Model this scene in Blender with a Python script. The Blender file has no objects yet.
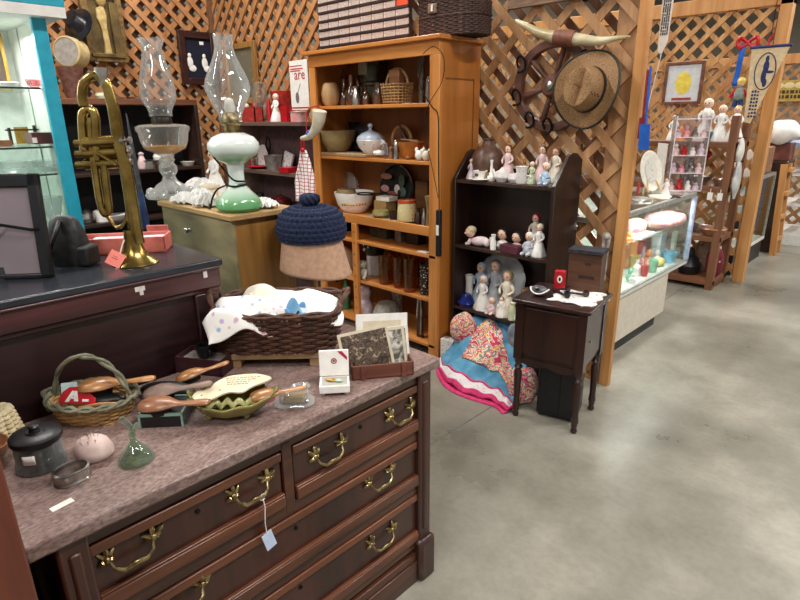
import bpy, bmesh, math, random
from math import sin, cos, pi, radians as R
from mathutils import Matrix, Vector, Euler
random.seed(7)
scn = bpy.context.scene
COL = scn.collection
scn.view_settings.view_transform = 'Standard'
scn.view_settings.look = 'None'
scn.view_settings.gamma = 1.0
scn.view_settings.use_curve_mapping = False
scn.view_settings.exposure = 0.0
scn.cycles.use_denoising = True
scn.cycles.max_bounces = 8
scn.cycles.transparent_max_bounces = 24
scn.cycles.sample_clamp_indirect = 4.0

# ------------------------------------------------------------------ camera
EYE = Vector((0, 0, 1.5))
YAW, PITCH, ROLL, FPX = 0.771784, 0.316204, -0.01125, 560.08
FW = Vector((-sin(YAW) * cos(PITCH), cos(YAW) * cos(PITCH), -sin(PITCH)))
_r = Vector((cos(YAW), sin(YAW), 0)); _u = _r.cross(FW)
RT = cos(ROLL) * _r + sin(ROLL) * _u; UP = -sin(ROLL) * _r + cos(ROLL) * _u
cd = bpy.data.cameras.new('camera'); cam = bpy.data.objects.new('camera', cd); COL.objects.link(cam)
cam.matrix_world = Matrix(((RT.x, UP.x, -FW.x, EYE.x), (RT.y, UP.y, -FW.y, EYE.y), (RT.z, UP.z, -FW.z, EYE.z), (0, 0, 0, 1)))
cd.sensor_width = 36; cd.lens = FPX / 800 * 36; cd.clip_start = 0.02
scn.camera = cam

def at(px, py, **k):
    """the point of a real surface (x=, y= or z= plane) seen at photo coordinates"""
    d = FW * FPX + RT * (px - 400) + UP * (300 - py)
    (ax, val), = k.items(); i = 'xyz'.index(ax)
    return EYE + d * ((val - EYE[i]) / d[i])

# ------------------------------------------------------------------ mesh builder
class B:
    def __init__(s): s.v = []; s.f = []; s.sm = []; s.M = Matrix()
    def add(s, vs, fs, sm=False):
        n = len(s.v); s.v += [tuple(s.M @ Vector(p)) for p in vs]
        s.f += [tuple(n + i for i in f) for f in fs]; s.sm += [sm] * len(fs); return s
    def at(s, loc=(0, 0, 0), rot=(0, 0, 0)):
        s.M = Matrix.Translation(Vector(loc)) @ Euler(rot).to_matrix().to_4x4(); return s
    def box(s, x0, x1, y0, y1, z0, z1):
        return s.add([(x, y, z) for z in (z0, z1) for y in (y0, y1) for x in (x0, x1)],
              [(0, 2, 3, 1), (4, 5, 7, 6), (0, 1, 5, 4), (2, 6, 7, 3), (0, 4, 6, 2), (1, 3, 7, 5)])
    def cb(s, c, sz, rot=(0, 0, 0)):
        old = s.M; s.M = old @ Matrix.Translation(Vector(c)) @ Euler(rot).to_matrix().to_4x4()
        a, b, h = sz[0] / 2, sz[1] / 2, sz[2] / 2; s.box(-a, a, -b, b, -h, h); s.M = old; return s
    def lathe(s, prof, n=24, c=(0, 0, 0), rot=(0, 0, 0), sx=1, sy=1, wob=None):
        old = s.M; s.M = old @ Matrix.Translation(Vector(c)) @ Euler(rot).to_matrix().to_4x4()
        vs = []; fs = []; rings = []
        for r, z in prof:
            if r < 1e-6: rings.append([len(vs)]); vs.append((0, 0, z))
            else:
                rings.append(list(range(len(vs), len(vs) + n)))
                for k in range(n):
                    a = 2 * pi * k / n; q = r * (wob(a, z) if wob else 1)
                    vs.append((q * cos(a) * sx, q * sin(a) * sy, z))
        for A, Bq in zip(rings, rings[1:]):
            if len(A) == 1 and len(Bq) == 1: continue
            for k in range(n):
                k2 = (k + 1) % n
                if len(A) == 1: fs.append((A[0], Bq[k2], Bq[k]))
                elif len(Bq) == 1: fs.append((A[k], A[k2], Bq[0]))
                else: fs.append((A[k], A[k2], Bq[k2], Bq[k]))
        s.add(vs, fs, True); s.M = old; return s
    def tube(s, pts, r, n=8, closed=False, flat=1.0):
        pts = [Vector(p) for p in pts]; m = len(pts)
        rs = r if isinstance(r, (list, tuple)) else [r] * m
        tan = []
        for i in range(m):
            a = pts[(i - 1) % m] if (closed or i) else pts[i]; b = pts[(i + 1) % m] if (closed or i < m - 1) else pts[i]
            t = b - a; tan.append(t.normalized() if t.length > 1e-9 else Vector((0, 0, 1)))
        up = Vector((0, 0, 1)) if abs(tan[0].z) < .9 else Vector((1, 0, 0))
        nrm = (up - tan[0] * up.dot(tan[0])).normalized(); vs = []; fs = []
        for i in range(m):
            nrm = (nrm - tan[i] * nrm.dot(tan[i])); nrm = nrm.normalized() if nrm.length > 1e-6 else tan[i].orthogonal().normalized()
            bn = tan[i].cross(nrm)
            for k in range(n):
                a = 2 * pi * k / n; vs.append(pts[i] + (nrm * cos(a) + bn * sin(a) * flat) * rs[i])
        for i in range(m if closed else m - 1):
            j = (i + 1) % m
            for k in range(n):
                k2 = (k + 1) % n; fs.append((i * n + k, i * n + k2, j * n + k2, j * n + k))
        if not closed: fs.append(tuple(reversed(range(n)))); fs.append(tuple((m - 1) * n + k for k in range(n)))
        return s.add(vs, fs, True)
    def ell(s, c, r, rot=(0, 0, 0), n=14, m=9):
        old = s.M; rr = (r, r, r) if not isinstance(r, (tuple, list)) else r
        s.M = old @ Matrix.Translation(Vector(c)) @ Euler(rot).to_matrix().to_4x4() @ Matrix.Diagonal((*rr, 1))
        s.lathe([(sin(pi * k / m) if 0 < k < m else 0, -cos(pi * k / m)) for k in range(m + 1)], n); s.M = old; return s
    def prism(s, poly, z0, z1):
        n = len(poly); vs = [(x, y, z0) for x, y in poly] + [(x, y, z1) for x, y in poly]
        return s.add(vs, [tuple(reversed(range(n))), tuple(range(n, 2 * n))] + [(k, (k + 1) % n, n + (k + 1) % n, n + k) for k in range(n)])
    def surf(s, fn, nu, nv, cu=False, sm=True):
        vs = [fn(i / nu, j / nv) for j in range(nv + 1) for i in range(nu + (0 if cu else 1))]
        w = nu if cu else nu + 1
        return s.add(vs, [(j * w + i, j * w + (i + 1) % w, (j + 1) * w + (i + 1) % w, (j + 1) * w + i) for j in range(nv) for i in range(nu)], sm)

def obj(name, b, m, parent=None, bev=0, seg=2, solid=0, sub=0, loc=None, rot=None):
    me = bpy.data.meshes.new(name); me.from_pydata(b.v, [], b.f)
    me.polygons.foreach_set('use_smooth', [True] * len(b.f) if bev or any(b.sm) else b.sm)
    me.update()
    if any(b.sm) or bev: me.set_sharp_from_angle(angle=R(38))
    me.materials.append(m)
    o = bpy.data.objects.new(name, me); COL.objects.link(o)
    if parent: o.parent = parent
    if loc is not None: o.location = loc
    if rot is not None: o.rotation_euler = rot
    if solid: q = o.modifiers.new('solid', 'SOLIDIFY'); q.thickness = solid; q.offset = 0
    if bev:
        q = o.modifiers.new('bevel', 'BEVEL'); q.width = bev; q.segments = seg; q.limit_method = 'ANGLE'; q.angle_limit = R(40)
    if sub: q = o.modifiers.new('sub', 'SUBSURF'); q.levels = sub; q.render_levels = sub
    return o
def tag(o, label, cat, group=None):
    o['label'] = label; o['category'] = cat
    if group: o['group'] = group
    return o
def T(name, label, cat, loc=(0, 0, 0), rz=0, group=None):
    o = bpy.data.objects.new(name, None); COL.objects.link(o); o.empty_display_size = .05
    o.location = loc; o.rotation_euler = (0, 0, rz); return tag(o, label, cat, group)
def S(name, label, cat, b, m, loc=(0, 0, 0), rz=0, group=None, **k):
    o = obj(name, b, m, loc=loc, rot=(0, 0, rz), **k); return tag(o, label, cat, group)
def struct(name, b, m, parent=None, **k):
    o = obj(name, b, m, parent, **k)
    if not parent: o['kind'] = 'structure'
    return o
def dup(o, loc, rz=0, label=None):
    c = o.copy(); COL.objects.link(c); c.location = loc; c.rotation_euler = (0, 0, rz)
    if label: c['label'] = label
    for ch in list(o.children):
        d = ch.copy(); COL.objects.link(d); d.parent = c
        for g in list(ch.children): e = g.copy(); COL.objects.link(e); e.parent = d
    return c

# ------------------------------------------------------------------ materials
def lin(h):
    h = h.lstrip('#'); v = [int(h[i:i + 2], 16) / 255 for i in (0, 2, 4)]
    return tuple(x / 12.92 if x <= .04045 else ((x + .055) / 1.055) ** 2.4 for x in v) + (1,)
def _new(name):
    m = bpy.data.materials.new(name); m.use_nodes = True; nt = m.node_tree
    return m, nt, nt.nodes['Principled BSDF'], nt.nodes, nt.links
def _coord(N, L, scale=(1, 1, 1), kind='Object'):
    tc = N.new('ShaderNodeTexCoord'); mp = N.new('ShaderNodeMapping'); mp.inputs['Scale'].default_value = scale
    L.new(tc.outputs[kind], mp.inputs['Vector']); return mp.outputs['Vector']
def _ramp(N, L, fac, stops):
    r = N.new('ShaderNodeValToRGB'); e = r.color_ramp.elements
    while len(e) < len(stops): e.new(.5)
    for q, (p, c) in zip(e, stops): q.position = p; q.color = lin(c)
    L.new(fac, r.inputs['Fac']); return r.outputs['Color']
def _bump(N, L, bs, h, st, dist=.01):
    b = N.new('ShaderNodeBump'); b.inputs['Strength'].default_value = st; b.inputs['Distance'].default_value = dist
    L.new(h, b.inputs['Height']); L.new(b.outputs['Normal'], bs.inputs['Normal'])
_cache = {}
def mat(name, c1, c2=None, rough=.5, metal=0, sc=30, bump=0, spec=.5, scv=None, coat=0, lo=.35, hi=.65, detail=3):
    if name in _cache: return _cache[name]
    m, nt, bs, N, L = _new(name)
    bs.inputs['Roughness'].default_value = rough; bs.inputs['Metallic'].default_value = metal
    bs.inputs['Specular IOR Level'].default_value = spec; bs.inputs['Coat Weight'].default_value = coat
    bs.inputs['Coat Roughness'].default_value = .15
    if c2 is None: c2 = c1
    n = N.new('ShaderNodeTexNoise'); n.inputs['Scale'].default_value = sc; n.inputs['Detail'].default_value = detail
    L.new(_coord(N, L, scv or (1, 1, 1)), n.inputs['Vector'])
    L.new(_ramp(N, L, n.outputs['Fac'], [(lo, c1), (hi, c2)]), bs.inputs['Base Color'])
    if bump: _bump(N, L, bs, n.outputs['Fac'], bump)
    _cache[name] = m; return m
def wood(name, dark, light, axis='x', rough=.45, sc=1.0, coat=0, bump=.08, lo=.3, hi=.7):
    if name in _cache: return _cache[name]
    m, nt, bs, N, L = _new(name)
    s = [22 * sc] * 3; s['xyz'.index(axis)] = 1.6 * sc
    v = _coord(N, L, s)
    n1 = N.new('ShaderNodeTexNoise'); n1.inputs['Scale'].default_value = 1.0; n1.inputs['Detail'].default_value = 5; n1.inputs['Distortion'].default_value = .6
    n2 = N.new('ShaderNodeTexNoise'); n2.inputs['Scale'].default_value = 5.0; n2.inputs['Detail'].default_value = 3
    L.new(v, n1.inputs['Vector']); L.new(v, n2.inputs['Vector'])
    mx = N.new('ShaderNodeMath'); mx.operation = 'MULTIPLY_ADD'; mx.inputs[1].default_value = .3
    L.new(n2.outputs['Fac'], mx.inputs[0]); L.new(n1.outputs['Fac'], mx.inputs[2])
    sb = N.new('ShaderNodeMath'); sb.operation = 'SUBTRACT'; sb.inputs[1].default_value = .15; L.new(mx.outputs[0], sb.inputs[0])
    L.new(_ramp(N, L, sb.outputs[0], [(lo, dark), (hi, light)]), bs.inputs['Base Color'])
    bs.inputs['Roughness'].default_value = rough; bs.inputs['Coat Weight'].default_value = coat; bs.inputs['Coat Roughness'].default_value = .2
    if bump: _bump(N, L, bs, n2.outputs['Fac'], bump, .004)
    _cache[name] = m; return m
def glass(name, tint='#ffffff', refl=1.0, rough=.03, dens=0.0, haze=0.0):
    """thin clear glass: clear along its normal, mirror-like at a grazing angle"""
    if name in _cache: return _cache[name]
    m, nt, bs, N, L = _new(name); N.remove(bs)
    out = N['Material Output']; t = N.new('ShaderNodeBsdfTransparent'); g = N.new('ShaderNodeBsdfGlossy'); g.inputs['Roughness'].default_value = rough
    t.inputs['Color'].default_value = lin(tint)
    lw = N.new('ShaderNodeLayerWeight'); lw.inputs['Blend'].default_value = .35
    mm = N.new('ShaderNodeMath'); mm.operation = 'MULTIPLY_ADD'; mm.inputs[1].default_value = refl; mm.inputs[2].default_value = .03 + dens; mm.use_clamp = True
    L.new(lw.outputs['Fresnel'], mm.inputs[0]); mx = N.new('ShaderNodeMixShader')
    src = t.outputs[0]
    if haze:  # slight milkiness plus whitened rims that stand in for bright lamp reflections
        df = N.new('ShaderNodeBsdfDiffuse'); df.inputs['Color'].default_value = (.85, .87, .86, 1); tl = N.new('ShaderNodeBsdfTranslucent'); tl.inputs['Color'].default_value = (.85, .87, .86, 1)
        ad = N.new('ShaderNodeMixShader'); L.new(df.outputs[0], ad.inputs[1]); L.new(tl.outputs[0], ad.inputs[2]); hz = N.new('ShaderNodeMixShader')
        hm = N.new('ShaderNodeMath'); hm.operation = 'MULTIPLY_ADD'; hm.inputs[1].default_value = haze * 2.5; hm.inputs[2].default_value = haze * .5; hm.use_clamp = True
        L.new(lw.outputs['Facing'], hm.inputs[0]); L.new(hm.outputs[0], hz.inputs['Fac']); L.new(t.outputs[0], hz.inputs[1]); L.new(ad.outputs[0], hz.inputs[2]); src = hz.outputs[0]
    L.new(mm.outputs[0], mx.inputs['Fac']); L.new(src, mx.inputs[1]); L.new(g.outputs[0], mx.inputs[2]); L.new(mx.outputs[0], out.inputs['Surface'])
    _cache[name] = m; return m
def emit(name, c, s):
    m, nt, bs, N, L = _new(name); bs.inputs['Emission Color'].default_value = lin(c); bs.inputs['Emission Strength'].default_value = s
    bs.inputs['Base Color'].default_value = lin(c); return m
def spots(name, base, cols, sc=20, rough=.8, bump=0, thr=(.18, .3)):
    """print of small coloured patches over a base colour"""
    if name in _cache: return _cache[name]
    m, nt, bs, N, L = _new(name); bs.inputs['Roughness'].default_value = rough
    v = N.new('ShaderNodeTexVoronoi'); v.inputs['Scale'].default_value = sc; L.new(_coord(N, L), v.inputs['Vector'])
    st = [(0, cols[0])] + [((i) / len(cols), c) for i, c in enumerate(cols) if i]
    sp = N.new('ShaderNodeSeparateColor'); L.new(v.outputs['Color'], sp.inputs[0])
    r = N.new('ShaderNodeValToRGB'); r.color_ramp.interpolation = 'CONSTANT'; e = r.color_ramp.elements
    while len(e) < len(st): e.new(.5)
    for q, (p, c) in zip(e, st): q.position = p; q.color = lin(c)
    L.new(sp.outputs[0], r.inputs['Fac'])
    k = N.new('ShaderNodeMapRange'); k.inputs['From Min'].default_value = thr[0]; k.inputs['From Max'].default_value = thr[1]; L.new(v.outputs['Distance'], k.inputs['Value'])
    mx = N.new('ShaderNodeMix'); mx.data_type = 'RGBA'; L.new(k.outputs[0], mx.inputs[0]); L.new(r.outputs['Color'], mx.inputs[6]); mx.inputs[7].default_value = lin(base)
    L.new(mx.outputs[2], bs.inputs['Base Color'])
    if bump: _bump(N, L, bs, v.outputs['Distance'], bump)
    _cache[name] = m; return m
def blotch(name, cols, sc=20, rough=.85, dist=1.5, bump=0):
    """print of irregular patches, one flat colour each"""
    if name in _cache: return _cache[name]
    m, nt, bs, N, L = _new(name); bs.inputs['Roughness'].default_value = rough
    n = N.new('ShaderNodeTexNoise'); n.inputs['Scale'].default_value = sc; n.inputs['Detail'].default_value = 2; n.inputs['Distortion'].default_value = dist
    L.new(_coord(N, L), n.inputs['Vector']); r = N.new('ShaderNodeValToRGB'); r.color_ramp.interpolation = 'CONSTANT'; e = r.color_ramp.elements
    while len(e) < len(cols): e.new(.5)
    for i, (q, c) in enumerate(zip(e, cols)): q.position = 0 if i == 0 else .34 + .34 * i / len(cols); q.color = lin(c)
    L.new(n.outputs['Fac'], r.inputs['Fac']); L.new(r.outputs['Color'], bs.inputs['Base Color'])
    if bump: _bump(N, L, bs, n.outputs['Fac'], bump)
    _cache[name] = m; return m
def plaid(name, base, line, sc=60):
    m, nt, bs, N, L = _new(name); bs.inputs['Roughness'].default_value = .9
    sp = N.new('ShaderNodeSeparateXYZ'); L.new(_coord(N, L, (sc, sc, sc)), sp.inputs[0]); prev = None
    for ax in (0, 2):
        f = N.new('ShaderNodeMath'); f.operation = 'FRACT'; L.new(sp.outputs[ax], f.inputs[0])
        g = N.new('ShaderNodeMath'); g.operation = 'LESS_THAN'; g.inputs[1].default_value = .2; L.new(f.outputs[0], g.inputs[0])
        if prev is None: prev = g.outputs[0]
        else:
            h = N.new('ShaderNodeMath'); h.operation = 'MAXIMUM'; L.new(prev, h.inputs[0]); L.new(g.outputs[0], h.inputs[1]); prev = h.outputs[0]
    mx = N.new('ShaderNodeMix'); mx.data_type = 'RGBA'; L.new(prev, mx.inputs[0]); mx.inputs[6].default_value = lin(base); mx.inputs[7].default_value = lin(line)
    L.new(mx.outputs[2], bs.inputs['Base Color']); return m

mWHITE = mat('white_porcelain', '#ece8e2', '#f6f3ee', .25)
mCREAM = mat('cream_porcelain', '#ddd2bd', '#ece3d2', .3)
mPAPER = mat('paper', '#e6e2da', '#f2efe8', .8)
mCARD = mat('old_card', '#cfc3ab', '#dccfb8', .85)
mBLACK = mat('black_plastic', '#0c0d10', '#15161a', .4)
mBLKM = mat('matt_black', '#08080a', '#101012', .8)
mIRON = mat('black_iron', '#0d0d0e', '#1b1a19', .5, .6)
mBRASS = mat('old_brass', '#6d5c3c', '#b5a274', .35, 1.0, sc=60)
mBRASS2 = mat('trumpet_brass', '#7d6431', '#b59a58', .26, 1.0, sc=18)
mSILV = mat('silver_metal', '#8f8d88', '#c9c7c2', .28, 1.0)
mRED = mat('red_plastic', '#a8121c', '#c41a26', .35)
mPINKT = mat('pink_paper', '#ef7f72', '#f48f80', .7)
mBLUE = mat('blue_plastic', '#1557b8', '#1a66cc', .4)
mSKIN = mat('painted_skin', '#e2b49a', '#edc6ae', .35)
mLAV = mat('lavender_porcelain', '#c2b0bd', '#e0d3db', .3)
mPINKP = mat('pink_porcelain', '#dbb9b8', '#eed6d3', .3)
mBLUEP = mat('blue_porcelain', '#98b3cd', '#c3d3e2', .3)
mNAVYP = mat('cobalt_glass', '#0d1c5c', '#14297a', .1)
mGREENP = mat('green_porcelain', '#b2bd92', '#d3d9bb', .3)
mBROWNH = mat('brown_hair', '#4a2e1c', '#6b4528', .5)
mGOLD = mat('gold_paint', '#a8823a', '#c9a457', .35, .6)
mCLEAR = glass('clear_glass', '#fefefe', .5, .03, 0, .14)
mCUT = glass('cut_glass', '#fbfdfd', .45, .1, .03, .26)
mAMBER = glass('amber_glass', '#f0d190', .25, .05, .01, .0)
mDGLS = mat('brown_bottle_glass', '#2e170b', '#64391b', .08, sc=14, coat=1.0)
mGGLS = glass('green_glass', '#dcecd9', .5, .05, .03, .12)
mPANE = glass('case_pane', '#f4faf8', .35, .02)

def mpp(P):
    """metres per photo pixel at a point: across, and .v for upright lengths"""
    d = Vector(P) - EYE; w = d.dot(FW); k = KF(w / FPX); d2 = d + Vector((0, 0, .1))
    k.v = .1 / abs(FPX * (d2.dot(UP) / d2.dot(FW) - d.dot(UP) / w)); 
    return k
class KF(float):
    def __mul__(s, o):
        q = KF(float(s) * o); q.v = getattr(s, 'v', float(s)) * o; return q
    __rmul__ = __mul__
def on(pxl, Y, z, row=None):
    """spot on a shelf board: the x seen at photo column pxl on the plane y=Y"""
    X = at(pxl, 150, y=Y).x
    for _ in range(6):      # find the row where the column meets the shelf height
        d = Vector((X, Y, z)) - EYE; py = 300 - FPX * d.dot(UP) / d.dot(FW); X = at(pxl, py, y=Y).x
    return Vector((X, Y, z + .001))
def onx(pyl, X, z):
    d = None; Y = 2.0
    for _ in range(12):
        d = Vector((X, Y, z)) - EYE; py = 300 - FPX * d.dot(UP) / d.dot(FW); Y = at(pyl, py, x=X).y
    return Vector((X, Y, z + .001))
def lpx(k, prof, n=20, **kw): return B().lathe([(float(r * k), z * getattr(k, 'v', k)) for r, z in prof], n, **kw)
# ------------------------------------------------------------------ the room
def concrete():
    m, nt, bs, N, L = _new('polished_concrete')
    v = _coord(N, L, (1, 1, 1))
    n1 = N.new('ShaderNodeTexNoise'); n1.inputs['Scale'].default_value = .8; n1.inputs['Detail'].default_value = 7; n1.inputs['Roughness'].default_value = .62
    n2 = N.new('ShaderNodeTexNoise'); n2.inputs['Scale'].default_value = 38; n2.inputs['Detail'].default_value = 4
    L.new(v, n1.inputs['Vector']); L.new(v, n2.inputs['Vector'])
    c1 = _ramp(N, L, n1.outputs['Fac'], [(.34, '#6b685d'), (.5, '#8e8a7e'), (.64, '#aea99c')])
    c2 = _ramp(N, L, n2.outputs['Fac'], [(.35, '#b4b0a5'), (.6, '#ffffff')])
    mx = N.new('ShaderNodeMix'); mx.data_type = 'RGBA'; mx.blend_type = 'MULTIPLY'; mx.inputs[0].default_value = .15
    L.new(c1, mx.inputs[6]); L.new(c2, mx.inputs[7]); L.new(mx.outputs[2], bs.inputs['Base Color'])
    rr = N.new('ShaderNodeMapRange'); rr.inputs['To Min'].default_value = .22; rr.inputs['To Max'].default_value = .36
    L.new(n1.outputs['Fac'], rr.inputs['Value']); L.new(rr.outputs[0], bs.inputs['Roughness'])
    _bump(N, L, bs, n1.outputs['Fac'], .06, .02)
    return m
mCONC = concrete()
mJOINT = mat('floor_joint', '#5b5750', '#6a665e', .9)
b = B(); b.box(-9, 6, -5, 24, -.1, 0); floor = struct('floor', b, mCONC)
# saw-cut joints: dark grooves flush with the slab
b = B()
struct('trim_1', B().box(-1.538, -1.533, -5, 24, -.002, .001), mJOINT)
struct('trim_2', B().box(-9, 6, 7.4, 7.408, -.002, .001), mJOINT)
mCEIL = mat('ceiling_sheet', '#6f6f6d', '#83827e', .7)
b = B(); b.box(-9, 6, -5, 24, 4.9, 5.0); ceil = struct('ceiling', b, mCEIL)
mPURL = mat('steel_purlin', '#3b3d40', '#4a4c50', .6, .4)
for k in range(7):
    y = -3 + 4 * k
    struct('trim_%d' % (4 + k), B().box(-9, 6, y - .05, y + .05, 4.65, 4.9), mPURL)
mWALL = mat('building_wall', '#a39a8c', '#b4ab9c', .8)
struct('wall_west', B().box(-9.1, -9, -5, 24, 0, 5), mWALL)
struct('wall_north', B().box(-9, 6, 24, 24.1, 0, 5), mWALL)

mLAT = wood('lattice_wood', '#8f5c34', '#c08a58', 'x', .6, .6)
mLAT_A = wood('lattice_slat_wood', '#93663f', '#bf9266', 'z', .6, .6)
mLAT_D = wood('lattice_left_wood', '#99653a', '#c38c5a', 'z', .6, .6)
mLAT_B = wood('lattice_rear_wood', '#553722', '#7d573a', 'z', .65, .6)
mLAT_F = wood('far_lattice_wood', '#a8713f', '#d9a86c', 'z', .6, .6)
mPOST = wood('post_wood', '#b5793f', '#d59e60', 'z', .5, .5)

def clip(poly, W, H):
    for ax, lim, sg in ((0, 0, 1), (0, W, -1), (1, 0, 1), (1, H, -1)):
        out = []
        for i, p in enumerate(poly):
            q = poly[(i + 1) % len(poly)]; a = (p[ax] - lim) * sg; c = (q[ax] - lim) * sg
            if a >= 0: out.append(p)
            if (a >= 0) != (c >= 0):
                t = a / (a - c); out.append((p[0] + (q[0] - p[0]) * t, p[1] + (q[1] - p[1]) * t))
        poly = out
        if not poly: return []
    return poly
def lattice(W, H, pitch, sw, th, first, M, off=0.0, z0=0):
    """diagonal slats in two crossing layers; local x along the wall, y up, z towards the viewer"""
    b = B(); b.M = M
    for layer, sg in ((0, first), (1, -first)):
        za = -layer * th - z0
        n = int((W + H) / pitch) + 2; h = sw / 2 * math.sqrt(2)
        for k in range(-n, n):
            c = k * pitch + off
            if sg > 0: quad = [(-1, c - 1 - h), (W + 1, c + W + 1 - h), (W + 1, c + W + 1 + h), (-1, c - 1 + h)]
            else: quad = [(-1, c + 1 - h), (W + 1, c - W - 1 - h), (W + 1, c - W - 1 + h), (-1, c + 1 + h)]
            pl = clip(quad, W, H)
            if len(pl) >= 3: b.prism(pl, za - th, za)
    return b
def frameM(o, u, w):
    u = Vector(u); v = Vector((0, 0, 1)); w = Vector(w)
    return Matrix(((u.x, v.x, w.x, o[0]), (u.y, v.y, w.y, o[1]), (u.z, v.z, w.z, o[2]), (0, 0, 0, 1)))
# back wall of the booth: lattice right of the bookcase, its rear sheet and end post
LY = 2.95
w1 = struct('wall_back', lattice(2.2, 2.5, .225, .046, .012, -1, frameM((-3.39, LY, 0), (1, 0, 0), (0, -1, 0)), .035), mLAT_A)
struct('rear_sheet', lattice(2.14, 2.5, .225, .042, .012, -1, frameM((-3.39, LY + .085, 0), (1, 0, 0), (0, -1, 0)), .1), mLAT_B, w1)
struct('post', B().box(-1.24, -1.184, LY - .02, LY + .02, 0, 2.5), mPOST, w1, bev=.004)
struct('edge_strip', B().box(-1.36, -1.235, LY + .026, LY + .04, 0, 2.5), mLAT_A, w1, bev=.003)
struct('rail', B().box(-1.98, -1.3, LY - .032, LY - .006, 2.06, 2.17), mat('grey_plank', '#6a5040', '#8b6b52', .7, scv=(3, 30, 30), sc=3), w1, bev=.004)
w2 = struct('wall_corner', lattice(1.95, 2.8, .15, .04, .012, 1, frameM((-5.29, LY, 0), (1, 0, 0), (0, -1, 0)), .03), mLAT_D)
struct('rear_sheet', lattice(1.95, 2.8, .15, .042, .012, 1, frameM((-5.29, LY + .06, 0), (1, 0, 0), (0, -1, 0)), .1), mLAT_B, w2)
struct('post', B().box(-3.44, -3.37, LY - .01, LY + .05, 0, 2.8), mat('old_pink_post', '#7c5148', '#94665a', .7), w2)
w3 = struct('wall_left', lattice(4.2, 2.8, .155, .042, .012, -1, frameM((-5.3, -1.25, 0), (0, 1, 0), (1, 0, 0)), .02), mLAT_D)
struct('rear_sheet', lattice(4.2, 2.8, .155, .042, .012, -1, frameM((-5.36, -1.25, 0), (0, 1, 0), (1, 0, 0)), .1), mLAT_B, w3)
struct('corner_post', B().box(-5.33, -5.27, LY - .03, LY + .03, 0, 2.8), mLAT_B, w3)
# the next booth's lattice, seen past the end post
FY = 5.8
w4 = struct('wall_far', lattice(3.9, 2.33, .158, .04, .012, 1, frameM((-5.2, FY, 0), (1, 0, 0), (0, -1, 0)), .04), mLAT_F)
struct('top_rail', B().box(-5.2, -1.2, FY - .02, FY + .08, 2.33, 2.45), mPOST, w4, bev=.004)
struct('post', B().box(-1.29, -1.2, FY - .02, FY + .08, 0, 2.45), mPOST, w4, bev=.004)
w5 = struct('wall_end', lattice(3.0, 2.1, .15, .045, .012, 1, frameM((-4.3, 9.2, 0), (1, 0, 0), (0, -1, 0)), .04), mLAT_A)
struct('top_rail', B().box(-4.3, -1.2, 9.17, 9.27, 2.1, 2.22), mPOST, w5, bev=.004)
struct('post', B().box(-1.3, -1.2, 9.17, 9.27, 0, 2.22), mPOST, w5, bev=.004)

# ------------------------------------------------------------------ lamps of the hall
mTUBE = emit('fluorescent_tube', '#fff6e8', 14)
mFIX = mat('white_enamel', '#d8d8d4', '#e4e4e0', .4)
fx0 = None; spots_l = []
for xx in (-3.5, .9):
    for k in range(6):
        spots_l.append((xx, -2.6 + 4.0 * k))
for i, (x, y) in enumerate(spots_l):
    lab = 'white fluorescent strip fixture with two tubes hung below the ceiling'
    if fx0 is None:
        fx0 = T('ceiling_light', lab, 'ceiling light', (x, y, 4.4), 0, 'fluorescent fixtures on the ceiling')
        obj('housing', B().box(-.13, .13, -.95, .95, .02, .1).box(-.01, .01, -.8, -.78, .1, .5).box(-.01, .01, .78, .8, .1, .5), mFIX, fx0, bev=.008)
        for sx in (-.07, .07): obj('tube', B().tube([(sx, -.9, 0), (sx, .9, 0)], .019, 10), mTUBE, fx0)
    else: dup(fx0, (x, y, 4.4))
    l = bpy.data.lights.new('strip_lamp', 'AREA'); l.shape = 'RECTANGLE'; l.size = .3; l.size_y = 1.9; l.energy = 130; l.color = (1, .97, .93)
    lo = bpy.data.objects.new('strip_lamp', l); COL.objects.link(lo); lo.location = (x, y, 4.36)
w = bpy.data.worlds.new('world'); scn.world = w; w.use_nodes = True
bg = w.node_tree.nodes['Background']; bg.inputs['Color'].default_value = (1, .98, .95, 1); bg.inputs['Strength'].default_value = .4
# ------------------------------------------------------------------ marble-topped dresser
def marble():
    m, nt, bs, N, L = _new('brown_marble')
    v = _coord(N, L, (16, 4, 16)); n1 = N.new('ShaderNodeTexNoise'); n1.inputs['Scale'].default_value = 2.2; n1.inputs['Detail'].default_value = 9; n1.inputs['Roughness'].default_value = .72; n1.inputs['Distortion'].default_value = .5
    v2 = _coord(N, L, (90, 45, 90)); n2 = N.new('ShaderNodeTexNoise'); n2.inputs['Scale'].default_value = 2.0; n2.inputs['Detail'].default_value = 5
    L.new(v, n1.inputs['Vector']); L.new(v2, n2.inputs['Vector'])
    c1 = _ramp(N, L, n1.outputs['Fac'], [(.26, '#735853'), (.45, '#8c746d'), (.58, '#9a837c'), (.78, '#b3a098')])
    c2 = _ramp(N, L, n2.outputs['Fac'], [(.36, '#6f5a58'), (.6, '#ffffff')])
    mx = N.new('ShaderNodeMix'); mx.data_type = 'RGBA'; mx.blend_type = 'MULTIPLY'; mx.inputs[0].default_value = .6
    L.new(c1, mx.inputs[6]); L.new(c2, mx.inputs[7]); L.new(mx.outputs[2], bs.inputs['Base Color'])
    bs.inputs['Roughness'].default_value = .3; return m
mMARB = marble()
mDR = wood('dresser_walnut', '#2c160e', '#59311e', 'y', .36, .8, .25)
mDRL = wood('dresser_walnut_light', '#3c1e11', '#713f25', 'y', .34, .8, .3)
mDRD = wood('dresser_burl', '#28120d', '#4a261a', 'z', .34, .6, .3)
mDRV = wood('dresser_walnut_upright', '#2c1610', '#4f2a1c', 'z', .4, .8, .2)
ZT = .80
dr = T('marble_top_dresser', 'dark walnut dresser with brown marble top and brass pulls', 'dresser', (-1.25, .66, 0))
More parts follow.
